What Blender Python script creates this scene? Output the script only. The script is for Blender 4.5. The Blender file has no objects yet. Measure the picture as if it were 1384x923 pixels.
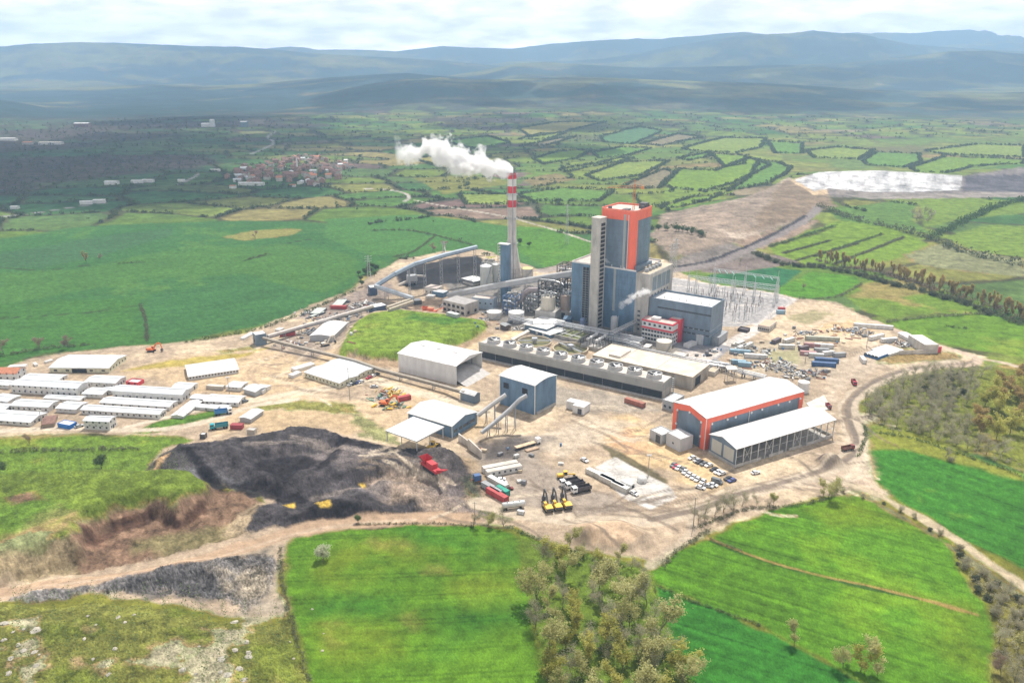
# A power station in green farmland, seen from the air. Everything is built in metres, the viewer 175 m above the yard.
SUNE, EXPO, HAZE = 4.5, 0.38, 1.22e-4
import bpy, math, random
import numpy as np
from mathutils import Vector, Matrix
R = math.radians
PI = math.pi
random.seed(7)
rng = np.random.default_rng(11)
sc = bpy.context.scene
COL = sc.collection

# ------------------------------------------------------------------ camera
FPX, CX, CY, PITCH, CAMH = 1077.0, 692.0, 461.5, 19.0, 175.0
cp, sp = math.cos(R(PITCH)), math.sin(R(PITCH))
cam_d = bpy.data.cameras.new("camera")
cam = bpy.data.objects.new("camera", cam_d)
COL.objects.link(cam)
cam.location = (0, 0, CAMH)
cam.rotation_euler = (R(90 - PITCH), 0, 0)
cam_d.sensor_width = 36.0
cam_d.lens = FPX / 1384.0 * 36.0
cam_d.clip_start = 1.0
cam_d.clip_end = 200000.0
sc.camera = cam

def ray(px, py):
    x = (px - CX) / FPX
    y = -(py - CY) / FPX
    return np.array([x, cp + y * sp, -sp + y * cp])

def G(px, py, z=0.0):
    """point of the survey photograph -> place on the level z"""
    d = ray(px, py)
    t = (z - CAMH) / d[2]
    return np.array([d[0] * t, d[1] * t, z])

def at_depth(px, py, Y):
    d = ray(px, py)
    t = Y / d[1]
    return np.array([d[0] * t, Y, CAMH + d[2] * t])

def height_over(base, px, py):
    """height above ground point base (xy) of what is seen at row py"""
    d = ray(px, py)
    t = base[1] / d[1]
    return CAMH + d[2] * t - base[2]

def proj(X, Y, Z):
    dz = Z - CAMH
    fw = Y * cp - dz * sp
    up = Y * sp + dz * cp
    return CX + FPX * X / fw, CY - FPX * up / fw

# ------------------------------------------------------------------ noise
def vnoise(x, y, seed=0):
    x = np.asarray(x, dtype=np.float64); y = np.asarray(y, dtype=np.float64)
    xi = np.floor(x).astype(np.int64); yi = np.floor(y).astype(np.int64)
    fx = x - xi; fy = y - yi
    fx = fx * fx * (3 - 2 * fx); fy = fy * fy * (3 - 2 * fy)
    def h(a, b):
        n = (a * 374761393 + b * 668265263 + seed * 1442695041) & 0x7FFFFFFF
        n = ((n ^ (n >> 13)) * 1274126177) & 0x7FFFFFFF
        n = (n ^ (n >> 16)) & 0xFFFF
        return n / 65535.0
    a = h(xi, yi); b = h(xi + 1, yi); c = h(xi, yi + 1); d = h(xi + 1, yi + 1)
    return (a + (b - a) * fx) * (1 - fy) + (c + (d - c) * fx) * fy

def fbm(x, y, octv=4, seed=0):
    s = 0; a = 0.5; t = 0
    for k in range(octv):
        s = s + a * vnoise(x * 2 ** k, y * 2 ** k, seed + 17 * k); t += a; a *= 0.55
    return s / t - 0.5          # about -0.5 .. 0.5

def smooth(x):
    x = np.clip(x, 0, 1)
    return x * x * (3 - 2 * x)

def polyW(pts, z=0.0):
    return np.array([G(p[0], p[1], z)[:2] for p in pts])

def sdist(poly, X, Y):
    """signed distance in metres, positive inside"""
    n = len(poly)
    inside = np.zeros(X.shape, bool)
    dmin = np.full(X.shape, 1e18)
    for i in range(n):
        ax, ay = poly[i]; bx, by = poly[(i + 1) % n]
        ex, ey = bx - ax, by - ay
        L = ex * ex + ey * ey + 1e-9
        t = np.clip(((X - ax) * ex + (Y - ay) * ey) / L, 0, 1)
        dx = X - ax - t * ex; dy = Y - ay - t * ey
        np.minimum(dmin, dx * dx + dy * dy, out=dmin)
        c = ((ay > Y) != (by > Y)) & (X < ex * (Y - ay) / (ey if abs(ey) > 1e-9 else 1e-9) + ax)
        inside ^= c
    d = np.sqrt(dmin)
    return np.where(inside, d, -d)

def ldist(line, X, Y):
    """distance to polyline, and which way along (0..1)"""
    dmin = np.full(X.shape, 1e18)
    for i in range(len(line) - 1):
        ax, ay = line[i]; bx, by = line[i + 1]
        ex, ey = bx - ax, by - ay
        L = ex * ex + ey * ey + 1e-9
        t = np.clip(((X - ax) * ex + (Y - ay) * ey) / L, 0, 1)
        dx = X - ax - t * ex; dy = Y - ay - t * ey
        np.minimum(dmin, dx * dx + dy * dy, out=dmin)
    return np.sqrt(dmin)

def spline(pts, n=6):
    """Catmull-Rom through 2-D points"""
    p = [np.array(q, float) for q in pts]
    p = [2 * p[0] - p[1]] + p + [2 * p[-1] - p[-2]]
    out = []
    for i in range(1, len(p) - 2):
        for k in range(n):
            t = k / n
            out.append(0.5 * ((2 * p[i]) + (-p[i - 1] + p[i + 1]) * t + (2 * p[i - 1] - 5 * p[i] + 4 * p[i + 1] - p[i + 2]) * t * t
                              + (-p[i - 1] + 3 * p[i] - 3 * p[i + 1] + p[i + 2]) * t ** 3))
    out.append(p[-2])
    return np.array(out)

# ------------------------------------------------------------------ terrain height
# each feature: (kind, world polygon / line, height, slope width)
FEAT = []
def plateau(pts, h, w, z=0.0, rough=0.0):
    FEAT.append(("p", polyW(pts, z), h, w, rough))
def ridge(pts, h, w, z=0.0, rough=0.0):
    FEAT.append(("l", np.array([G(p[0], p[1], z)[:2] for p in pts]), h, w, rough))

# ranges of hills: distance, reach towards us, skyline in the photograph
RIDGES = [
 (3600, 700, 2, [(-400,140),(-100,134),(0,132),(30,133),(60,139),(100,149),(150,160),(220,170)]),
 (4300, 900, 9, [(120,175),(250,160),(350,145),(430,130),(520,112),(560,106),(600,105),(640,108),(700,107),(760,105),(820,106),(880,109),(960,111),(1050,115),(1130,121),(1200,124),(1300,126),(1400,124),(1800,122)]),
 (5600, 1200, 3, [(-400,122),(0,122),(150,118),(230,114),(300,117),(380,113),(440,107),(500,102),(560,99),(600,103),(650,106),(720,112),(800,120)]),
 (7200, 1500, 5, [(250,145),(400,132),(480,122),(560,112),(650,96),(700,86),(735,84),(790,88),(850,92),(950,90),(1050,88),(1130,84),(1190,76),(1240,70),(1290,69),(1340,74),(1400,74),(1800,72)]),
 (8600, 1700, 7, [(-500,80),(0,66),(100,61),(160,57.5),(200,57.5),(240,60),(300,62.5),(345,63),(385,67),(415,70),(500,76),(600,82),(700,92)]),
 (9400, 1700, 8, [(300,112),(500,104),(600,95),(690,84),(760,82),(800,80),(870,69),(920,58),(960,50),(990,46.5),(1040,45),(1065,41.5),(1090,44),(1125,46),(1160,55),(1200,61),(1260,66),(1400,74),(1800,78)]),
 (11600, 1700, 11, [(0,90),(200,82),(300,74),(380,66.5),(415,63),(450,67.5),(500,68),(545,70),(570,67),(605,62),(640,64.5),(692,66),(740,60),(780,57),(850,53),(880,53.5),(920,50),(960,46),(990,45),(1040,50),(1200,62),(1280,60),(1384,57),(1800,54)]),
 (13200, 1300, 13, [(500,86),(700,76),(900,60),(1040,52),(1120,44),(1200,45),(1260,40),(1300,36),(1384,37),(1500,38),(1900,40)]),
]
def height(X, Y):
    X = np.asarray(X, float); Y = np.asarray(Y, float)
    r = np.hypot(X, Y)
    H = np.zeros(X.shape)
    # gentle swell of the farmland away from the works
    k = smooth((r - 800) / 1200)
    H += k * (15 * fbm(X / 700 + 3.3, Y / 700 + 1.7, 3, 5) - 2)
    m = (X > 230) & (r > 620)
    if m.any():
        H = H + np.where(m, smooth((X - 230) / 300) * smooth((r - 620) / 500) * 2, 0)
    near = r < 1500
    for f in FEAT:
        kind, P, h, w, rough = f
        lo = P.min(0) - w - 12; hi = P.max(0) + w + 12
        b = (X > lo[0]) & (X < hi[0]) & (Y > lo[1]) & (Y < hi[1])
        if not b.any():
            continue
        x = X[b]; y = Y[b]
        n = fbm(x / 9, y / 9, 3, 91) * rough if rough else 0
        if kind == "p":
            d = sdist(P, x, y) + n
            H[b] += h * smooth(d / w + 0.5)
        else:
            d = ldist(P, x, y) + n
            H[b] += h * smooth(1 - d / w)
    far = r > 2400
    if far.any():
        x = X[far]; y = Y[far]; rr = r[far]
        az = CX + FPX * x / np.maximum(y, 1) * 0.985
        z = H[far]
        for D, W, seed, pts in RIDGES:
            pp = np.array(pts, float)
            zz = np.array([at_depth(a, b, D)[2] for a, b in pts])
            top = np.interp(az, pp[:, 0], zz, left=-50, right=zz[-1])
            n = fbm(x / (W * .55), y / (W * .55), 5, seed)
            dd = (D + n * W * 0.55 - y) / W
            prof = np.where(dd > 0, np.exp(-(dd * 1.25) ** 2), np.exp(-(dd * 1.6) ** 2))
            rug = 1 + 0.34 * fbm(x / (W * .2), y / (W * .2), 5, seed + 50) * np.clip(np.abs(dd) * 3, 0, 1)
            z = np.maximum(z, top * prof * rug)
        H[far] = z
    return H
def hz(x, y):
    return float(height(np.array([x]), np.array([y]))[0])
def GT(px, py, it=12):
    """pixel -> point on the terrain"""
    z = 0.0
    for _ in range(it):
        p = G(px, py, z)
        z = 0.5 * z + 0.5 * hz(p[0], p[1])
    p = G(px, py, z); p[2] = hz(p[0], p[1])
    return p

# --- the relief of the works and its surroundings
plateau([(205,622),(240,600),(300,594),(355,584),(395,577),(440,580),(490,592),(545,606),(600,608),(622,618),(612,645),(585,640),(540,632),(490,645),(455,660),(420,665),(375,662),(340,650),(290,640),(235,640)], 2.4, 7, 2, 3)
plateau([(241,600),(262,598),(355,584),(392,578),(440,581),(467,591),(545,606),(600,608),(620,618),(608,640),(580,636),(540,628),(480,640),(440,641),(420,650),(381,650),(345,645),(311,646),(285,645)], 2.4, 5, 4, 4)
plateau([(326,618),(375,611),(407,607),(440,602),(466,594),(452,612),(430,634),(404,636),(384,650),(352,636)], -3.0, 6, 3, 3)     # hollow in the coal
plateau([(288,626),(330,624),(345,640),(312,646)], -2.4, 8, 4, 2)
ridge([(392,577),(430,581),(467,591)], 1.0, 5, 5, 1.5)
ridge([(312,604),(330,622),(372,646)], 1.1, 5, 6, 1.5)
ridge([(590,604),(618,617),(640,640)], 2.0, 9, 5, 2)                             # heap by the canopy
ridge([(430,690),(470,682),(500,690)], 3.2, 9, 0, 5)
ridge([(480,668),(500,675)], 3.0, 8, 0, 4)
ridge([(330,705),(360,690),(400,700)], 2.0, 9, 0, 4)
ridge([(520,655),(545,665),(560,680)], 2.5, 8, 0, 4)
ridge([(60,805),(180,790),(260,775),(300,770)], 3.0, 11, 0, 6)                              # grey rock dump
ridge([(190,790),(240,780)], 2.2, 9, 0, 5)
plateau([(-300,600),(0,640),(140,640),(250,640),(282,652),(280,668),(240,692),(200,682),(160,692),(118,712),(108,745),(60,752),(0,772),(-300,900)], 6.5, 9, 3, 4)  # meadow above the cut
plateau([(455,476),(476,438),(500,424),(540,419),(600,425),(660,435),(655,446),(612,462),(585,473),(540,482),(500,480)], 4.5, 9, 2, 3)  # green mound
plateau([(-300,600),(0,640),(140,640),(250,640),(280,651),(277,666),(240,689),(200,679),(160,689),(116,708),(104,740),(60,748),(0,768),(-300,890)], 3.0, 2.6, 7, 4)   # its scarp
plateau([(-200,860),(0,820),(120,815),(230,822),(300,850),(360,880),(380,923),(420,1100),(-200,1200)], 6.0, 30, 3, 8)   # meadow in front
ridge([(785,722),(830,716),(860,728)], 4.0, 10, 0, 4)                                       # sand heap by the road
ridge([(800,730),(845,738)], 2.5, 7, 0, 4)
ridge([(1121,626),(1124,626)], 5.0, 8, 0, 2)                                                # dark gravel cone
ridge([(1000,520),(1060,505),(1120,500)], 1.2, 12, 0, 5)
ridge([(1060,250),(1120,241),(1200,239),(1290,243),(1330,238),(1384,228),(1500,222)], 6, 70, 0, 20)   # dam of the ash pond
plateau([(1095,262),(1290,258),(1384,258),(1500,262),(1500,240),(1384,240),(1300,248),(1120,246)], -4, 40, 0, 6)
ridge([(920,330),(1000,300),(1080,262)], 9, 110, 0, 30)
ridge([(500,385),(560,365),(640,352),(700,362)], 3.0, 18, 0, 8)                             # coal in the back yard
ridge([(560,375),(600,366),(650,360)], 4.5, 16, 0, 6)
plateau([(628,604),(648,594),(668,600),(700,618),(668,640),(640,640)], -1.2, 10)

# ------------------------------------------------------------------ terrain grid
AZ = np.radians(np.concatenate([np.arange(-84, -41, 0.8), np.arange(-41.0, 41.01, 0.078), np.arange(41.6, 85, 0.8)]))
dep = np.radians(np.concatenate([np.arange(84, 60, -1.5), np.arange(60, 47, -0.4), np.arange(47.0, 3.2, -0.072)]))
rad = CAMH / np.tan(dep)
r2 = [rad[-1]]
while r2[-1] < 14600:
    r2.append(r2[-1] * (1.0105 if r2[-1] > 6000 else 1.0075))
rad = np.concatenate([rad, r2[1:]])
NR, NC = len(rad), len(AZ)
RR, AA = np.meshgrid(rad, AZ, indexing="ij")
jit = (rng.random(RR.shape) - .5)
X = (RR * np.sin(AA)).ravel(); Y = (RR * np.cos(AA)).ravel()
NV = X.size
RAD = RR.ravel()
C = np.zeros((NV, 3)); Zn = np.zeros(NV, np.int16)
ZONES = ["farmland"]
def zid(name):
    if name not in ZONES: ZONES.append(name)
    return ZONES.index(name)

def lin(r, g, b):
    f = lambda c: (c / 255 / 12.92) if c <= 10 else ((c / 255 + .055) / 1.055) ** 2.4
    return np.array([f(r), f(g), f(b)])
GAIN = 1.75      # what full daylight makes of an albedo in this exposure
def alb(r, g, b):
    return np.minimum(lin(r, g, b) / GAIN, 0.8)

n_big = fbm(X / 60, Y / 60, 4, 1)
n_mid = fbm(X / 14, Y / 14, 4, 2)
n_fine = fbm(X / 2.2, Y / 2.2, 3, 3)

def box(P, pad):
    lo = P.min(0) - pad; hi = P.max(0) + pad
    return np.nonzero((X > lo[0]) & (X < hi[0]) & (Y > lo[1]) & (Y < hi[1]))[0]
def blend(i, a, col):
    a = a[:, None]
    C[i] = C[i] * (1 - a) + np.asarray(col) * a
def tone(i, col, var=0.25, streak=None, patch=None, rows=None):
    """albedo with wear of its own: var mottling, streak=(angle, across, along, amount), patch=(colour, threshold)"""
    n = len(i)
    c = np.repeat(np.asarray(col, float)[None], n, 0)
    if patch is not None:
        p = smooth((n_big[i] + 0.6 * n_mid[i] - patch[1]) * 5)[:, None]
        c = c * (1 - p) + np.asarray(patch[0]) * p
    v = 1 + var * (1.2 * n_big[i] + 1.2 * n_mid[i] + 1.5 * n_fine[i])
    if streak is not None:
        a = R(streak[0]); u = X[i] * math.cos(a) + Y[i] * math.sin(a); w = -X[i] * math.sin(a) + Y[i] * math.cos(a)
        v = v + streak[3] * (2.2 * fbm(w / streak[1], u / streak[2], 3, 44) + 1.2 * fbm(w / streak[1] / 3, u / streak[2], 2, 45))
    if rows is not None:      # wheel lines of the sprayer, a pair every few metres
        a = R(rows[0]); w = -X[i] * math.sin(a) + Y[i] * math.cos(a) + 3 * fbm(X[i] / 60, Y[i] / 60, 2, 71)
        f = (w / rows[1]) % 1.0 * rows[1]
        v = v - rows[2] * ((f < .9) | ((f > 2.2) & (f < 3.1)))
    return c * v[:, None]
def paint(pts, col, soft=2.0, warp=4.0, wl=14.0, zone=None, alpha=1.0, z=0.0, world=False, **kw):
    P = np.asarray(pts, float) if world else polyW(pts, z)
    i = box(P, soft + warp)
    if not len(i): return
    d = sdist(P, X[i], Y[i]) + warp * 2 * fbm(X[i] / wl, Y[i] / wl, 4, 7)
    a = smooth(d / soft + 0.5)
    k = a > 0
    i = i[k]; a = a[k]
    blend(i, a * alpha, tone(i, col, **kw))
    if zone is not None:
        Zn[i[a > .5]] = zid(zone)
def stroke(pts, col, width, soft=1.0, warp=.8, zone=None, alpha=1.0, wl=10.0, smoothline=True, z=0.0, **kw):
    L = polyW(pts, z)
    if smoothline and len(L) > 2: L = spline(L)
    i = box(L, width + soft + warp)
    if not len(i): return
    d = width / 2 - ldist(L, X[i], Y[i]) + warp * 2 * fbm(X[i] / wl, Y[i] / wl, 3, 8)
    a = smooth(d / soft + 0.5)
    k = a > 0
    i = i[k]; a = a[k]
    blend(i, a * alpha, tone(i, col, **kw))
    if zone is not None:
        Zn[i[a > .5]] = zid(zone)
# ------------------------------------------------------------------ farmland patchwork
green = [alb(96,150,58), alb(80,142,60), alb(110,158,66), alb(66,128,62), alb(128,160,78), alb(88,140,70), alb(120,165,70), alb(140,160,95)]
brown = [alb(150,128,112), alb(128,104,96), alb(165,150,120)]
CELLX, CELLY = 135.0, 88.0
def voro(x, y):
    """jittered cells, leaning along the valley: nearest, second nearest distance, cell id"""
    wx = x + 46 * fbm(x / 150, y / 150, 3, 21) * 2 + .35 * y
    wy = y + 40 * fbm(x / 170, y / 170, 3, 22) * 2 - .12 * x
    gx = np.floor(wx / CELLX).astype(np.int64); gy = np.floor(wy / CELLY).astype(np.int64)
    d1 = np.full(x.shape, 1e9); d2 = np.full(x.shape, 1e9); cid = np.zeros(x.shape, np.int64)
    for a in (-1, 0, 1):
        for b in (-1, 0, 1):
            cx = gx + a; cy = gy + b
            h = (cx * 73856093) ^ (cy * 19349663)
            h = (h * 1274126177 + 12345) & 0x7FFFFFFF; h ^= h >> 15
            jx = ((h & 1023) / 1023.0 - .5) * .8; jy = (((h >> 10) & 1023) / 1023.0 - .5) * .8
            dx = (wx - (cx + .5 + jx) * CELLX); dy = (wy - (cy + .5 + jy) * CELLY) * 1.4
            d = np.sqrt(dx * dx + dy * dy)
            nearer = d < d1
            d2 = np.where(nearer, d1, np.minimum(d2, d)); cid = np.where(nearer, h, cid); d1 = np.where(nearer, d, d1)
    return d1, d2, cid
NOHEDGE = []      # world polygons that carry no hedges
farm = np.nonzero(RAD > 380)[0]
d1, d2, cid = voro(X[farm], Y[farm])
kk = (cid >> 5) % 97
pal = np.array(green + brown)
pick = np.where(kk < 91, kk % len(green), len(green) + kk % len(brown))
Cf = pal[pick]
px_, py_ = proj(X[farm], Y[farm], 0)
# the left of the valley is rougher pasture and leafless wood, the right brighter crops
leftness = smooth((560 - px_) / 420) * smooth((Y[farm] - 900) / 300)
woods = smooth((fbm(X[farm] / 420, Y[farm] / 260, 4, 31) + .2 * leftness - .02) * 8 - .6) * smooth((Y[farm] - 950) / 200)
teal = alb(58, 118, 84)
Cf = Cf * (1 - .75 * leftness[:, None]) + teal * .75 * leftness[:, None]
woodcol = alb(82, 92, 84)
Cf = Cf * (1 - woods[:, None]) + woodcol * woods[:, None]
ed = smooth((7.5 + .0032 * Y[farm] - (d2 - d1) * .62 + 10 * n_mid[farm]) / 6)
hedgecol = alb(70, 82, 58)
Cf = Cf * (1 - .85 * ed[:, None]) + hedgecol * .85 * ed[:, None]
ang = (cid % 7)[:, None] * 0.45
u = X[farm] * np.cos(ang[:, 0]) + Y[farm] * np.sin(ang[:, 0])
v = 1 + .5 * n_big[farm] + .35 * n_mid[farm] + .2 * vnoise(u / 5, u * 0 + cid % 1000, 9) - .1
C[farm] = Cf * v[:, None]
# far hills: leafless wood, scattered meadows
hills = np.nonzero(RAD > 2900)[0]
Zn[hills] = zid("hills")
hn = fbm(X[hills] / 900, Y[hills] / 500, 5, 61); hm = fbm(X[hills] / 220, Y[hills] / 130, 4, 62)
wc = alb(60, 84, 84); mc = alb(112, 140, 84); bc = alb(140, 132, 108)
a = smooth((hn + .55 * hm) * 5 + .15)[:, None]
ch = wc * (1 - a) + mc * a
b = smooth((hm - .2) * 8)[:, None] * .6
ch = ch * (1 - b) + bc * b
k = smooth((RAD[hills] - 2900) / 900)[:, None]
C[hills] = C[hills] * (1 - k) + ch * k
C[RAD <= 380] = tone(np.nonzero(RAD <= 380)[0], alb(120, 150, 60), .3, patch=(alb(170, 165, 110), .25))

grassN = dict(var=.28)
F1, F2, F3, YL = alb(84, 156, 44), alb(62, 138, 44), alb(100, 166, 52), alb(150, 178, 58)
# --- left of the works: wide winter wheat fields
paint([(-500,335),(0,322),(120,305),(290,298),(420,300),(520,312),(560,330),(545,345),(500,368),(480,390),(440,408),(400,425),(340,445),(260,460),(150,468),(60,478),(0,492),(-500,520)], alb(62,132,62), 8, 10, 40, zone="wheat_field", var=.2, rows=(14,18,.16), streak=(12,4,60,.12), patch=(alb(76,142,62), .1))
NOHEDGE.append(polyW([(-500,330),(0,318),(120,302),(290,296),(420,296),(520,306),(640,330),(640,345),(545,347),(480,390),(400,425),(260,460),(60,478),(0,492),(-500,520)]))
paint([(-300,350),(0,342),(120,322),(235,308),(230,318),(130,346),(60,362),(0,362),(-300,380)], alb(64,126,72), 6, 6, 40, var=.2, streak=(12,4,60,.2))
paint([(-300,380),(0,368),(90,366),(230,340),(380,330),(470,345),(480,372),(440,395),(330,372),(200,376),(60,402),(0,408),(-300,440)], alb(74,142,60), 10, 14, 60, var=.2, streak=(20,4,60,.12), alpha=.8)
paint([(195,400),(330,375),(440,398),(400,425),(340,443),(260,456),(200,460)], alb(62,132,66), 6, 8, 40, var=.2, streak=(30,4,70,.15))
paint([(-300,430),(0,412),(190,400),(193,462),(60,476),(0,488),(-300,520)], alb(66,136,56), 6, 8, 40, var=.2, streak=(10,3,60,.2))
paint([(300,320),(345,311),(410,309),(392,318),(330,326)], alb(156,152,84), 4, 5, 20, var=.15)
for L in ([(0,430),(100,424),(190,412)], [(188,412),(196,430),(198,460)], [(0,362),(60,365),(120,358)], [(120,358),(60,367)], [(330,352),(365,344)],
          [(380,330),(440,322),(500,330),(545,346)], [(590,318),(560,340),(530,348)], [(500,312),(560,312),(640,330)], [(540,318),(500,330)]):
    stroke(L, alb(58,84,48), 2.2, 2, 2)
# --- behind the works
paint([(440,296),(560,290),(690,305),(790,325),(800,345),(735,362),(690,352),(640,338),(560,345),(500,345),(440,320)], alb(74,146,66), 6, 5, 30, zone="wheat_field", var=.2, streak=(40,4,50,.15))
paint([(700,305),(760,310),(800,330),(795,350),(735,362),(700,340)], alb(84,158,54), 6, 5, 30, var=.2, streak=(40,4,50,.15), patch=(alb(104,166,56), .15))
NOHEDGE.append(polyW([(600,300),(690,302),(800,325),(810,350),(735,364),(640,340)]))
paint([(560,240),(640,236),(700,246),(600,262)], alb(120,150,70), 6, 6)
stroke([(560,270),(600,278),(680,292),(712,300),(760,314),(800,328)], alb(206,198,182), 4.5, 1.5, 1.2)
stroke([(492,254),(520,255),(546,260),(553,267),(546,272)], alb(206,198,190), 5, 2, 1)
stroke([(0,292),(40,288),(100,279),(150,272)], alb(176,172,172), 6, 3, 1)
stroke([(240,250),(262,240),(268,236)], alb(196,192,192), 6, 3, 1)
stroke([(340,209),(355,202),(370,192),(362,185),(372,178)], alb(190,190,190), 8, 3, 2)
paint([(715,240),(752,234),(780,243),(730,252),(700,250)], alb(132,108,104), 5, 5)
paint([(655,236),(700,232),(722,234),(690,243)], alb(140,118,112), 5, 5)
paint([(1150,200),(1230,198),(1310,203),(1240,209),(1160,206)], alb(96,88,92), 5, 5)
paint([(700,215),(760,196),(860,186),(960,190),(1050,200),(1000,240),(930,275),(880,285),(820,260),(720,262)], alb(118,170,66), 20, 20, 60, alpha=.45)
paint([(690,170),(760,160),(830,158),(900,168),(860,186),(760,192),(690,190)], alb(116,158,76), 8, 14, 60, alpha=.45)
paint([(960,210),(1050,200),(1150,190),(1384,186),(1600,190),(1600,230),(1384,222),(1280,238),(1120,236),(1000,250)], alb(124,168,80), 12, 20, 60, var=.2, alpha=.5)
paint([(1130,216),(1200,214),(1220,222),(1160,232),(1120,228)], alb(104,154,78), 10, 8)
paint([(900,250),(960,238),(1010,236),(1000,255),(930,270),(890,275)], alb(112,164,66), 5, 5)
paint([(870,280),(960,262),(1000,258),(960,275),(900,285)], alb(118,170,64), 5, 5)
# --- the bare hillside and the ash pond
paint([(895,290),(935,283),(1000,274),(1040,262),(1065,246),(1110,262),(1115,285),(1060,312),(1010,330),(960,345),(905,352),(880,330)], alb(172,154,136), 6, 10, 30, zone="bare_hillside", var=.35, patch=(alb(196,178,160), .12))
paint([(1060,252),(1085,246),(1130,282),(1080,300),(1010,322)], alb(158,138,116), 8, 8, 30, var=.2)
paint([(920,300),(960,292),(1000,306),(970,318),(930,312)], alb(198,176,156), 6, 8, 18, alpha=.7)
paint([(985,335),(1040,318),(1105,300),(1085,318),(1030,338)], alb(176,152,132), 5, 6, 18, zone="bare_hillside")
paint([(905,355),(985,335),(1040,345),(1010,360),(960,364),(915,368)], alb(150,140,132), 5, 6, 18, zone="bare_hillside", var=.3)
paint([(1080,254),(1110,240),(1160,236),(1230,240),(1290,246),(1384,230),(1600,222),(1600,300),(1384,268),(1300,264),(1200,268),(1130,272),(1095,268)], alb(150,140,136), 5, 5, 20, zone="ash_pond", var=.3)
paint([(1066,251),(1085,246),(1120,238),(1140,240),(1105,252),(1120,270),(1098,272),(1080,262)], alb(224,196,160), 3, 3, 12, zone="ash_pond")
paint([(1072,251),(1108,239),(1140,236.5),(1180,238),(1300,245),(1296,258),(1240,262),(1180,261),(1150,255),(1118,263),(1098,268)], alb(240,238,238), 1.5, 2, 9, zone="ash_pond", var=.3, streak=(62,9,70,.5), patch=(alb(176,172,174), .12))
for L in ([(1085,252),(1120,245),(1180,244),(1300,250)], [(1104,258),(1130,250),(1180,251),(1298,255)]): stroke(L, alb(186,180,178), 3, 1.5, 1.5, alpha=.75)
paint([(1305,244),(1384,238),(1600,235),(1600,262),(1384,262),(1300,260)], alb(110,106,112), 5, 5, 18, zone="ash_pond", var=.35)
paint([(1130,263),(1250,264),(1384,262),(1384,268),(1200,272),(1130,270)], alb(170,160,152), 4, 3, 14, zone="ash_pond")
NOHEDGE.append(polyW([(880,292),(935,280),(1040,258),(1120,232),(1300,236),(1384,222),(1600,215),(1600,280),(1384,268),(1130,278),(1110,300),(1020,340),(960,366),(890,362)]))
NOHEDGE.append(polyW([(960,212),(1050,200),(1150,190),(1384,184),(1600,186),(1600,222),(1384,224),(1280,238),(1120,236),(1000,250)]))
# the hedged fields on the rise behind the boiler house, each with its own crop
g1, g2, g3, g4, g5 = alb(112,172,62), alb(126,176,80), alb(98,164,70), alb(146,172,92), alb(150,140,110)
HF = [([(894,249),(919,230),(966,233),(1013,216),(1041,226),(991,249),(950,259),(911,255)],g1),([(792,238),(844,219),(905,219),(866,238),(811,245)],g2),([(855,246),(897,230),(914,235),(891,255),(839,255)],g5),([(889,280),(939,266),(977,263),(950,274),(911,281)],g1),
 ([(916,216),(958,208),(961,213),(930,219)],g3),([(961,210),(1008,213),(1005,224),(980,228)],g1),([(1027,219),(1050,222),(1069,230),(1044,252),(983,260),(1013,241)],g3),([(755,230),(816,219),(839,213),(850,216),(792,227),(767,233)],g2),([(811,183),(864,172),(894,177),(855,194),(816,191)],alb(84,146,92)),
 ([(866,194),(916,180),(950,185),(894,197)],alb(130,150,112)),([(922,202),(977,186),(1036,186),(1027,202),(994,210),(939,206)],g2),([(1038,191),(1084,194),(1084,210),(1047,210)],g3),([(700,174),(750,166),(819,166),(767,177),(717,185)],g4),([(700,188),(733,180),(764,180),(736,188)],g2),([(703,197),(755,186),(778,184),(742,195)],g5),
 ([(1166,220),(1183,207),(1241,209),(1244,220),(1222,229),(1172,226)],g3),([(1230,229),(1277,212),(1384,215),(1384,222),(1313,226),(1277,240),(1239,236)],g1),([(1090,205),(1130,200),(1180,204),(1160,218),(1100,216)],g2),([(1250,205),(1320,196),(1384,198),(1384,212),(1277,210)],g2),
 ([(720,215),(755,204),(800,202),(780,214),(735,222)],g1),([(800,206),(840,198),(880,200),(850,210),(810,214)],g3),([(700,262),(760,254),(830,258),(810,272),(720,272)],g3),([(620,262),(690,262),(690,276),(630,276)],g2),([(560,215),(610,208),(640,216),(600,228)],g4),([(600,190),(660,184),(690,192),(640,200)],g3)]
for k, (q, c) in enumerate(HF):
    paint(q, c, 5, 5, 22, zone="meadow", var=.2, patch=(c * np.array([1.12, 1.02, 1.0]), .12))
for q, c in HF:
    stroke(q + q[:1], alb(72,84,58), 5.5, 3, 4, smoothline=False, alpha=.9)
# --- right of the works
paint([(1040,335),(1130,300),(1180,300),(1225,318),(1256,332),(1210,352),(1130,362),(1060,360)], alb(112,172,54), 5, 5, 24, zone="meadow", var=.22)
for L in ([(1060,342),(1120,326)], [(1075,352),(1160,330)], [(1130,356),(1222,322)], [(1100,347),(1192,318)], [(1040,336),(1130,308)]):
    stroke(L, alb(74,88,52), 4, 3, 3)
paint([(1120,285),(1210,274),(1240,280),(1232,300),(1260,318),(1180,305),(1130,298)], alb(92,152,66), 5, 5, 24, zone="meadow", var=.2)
paint([(1240,272),(1330,270),(1384,275),(1384,290),(1290,300),(1250,310)], alb(110,164,64), 5, 5, 24, zone="meadow", var=.2)
paint([(1280,322),(1330,306),(1384,308),(1600,315),(1600,350),(1384,350),(1310,340)], alb(112,168,64), 5, 5, 24, zone="meadow", var=.2)
paint([(1215,345),(1270,332),(1340,345),(1384,352),(1384,375),(1300,368),(1250,360)], alb(150,152,110), 6, 8, 18, zone="meadow", var=.35)
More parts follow.
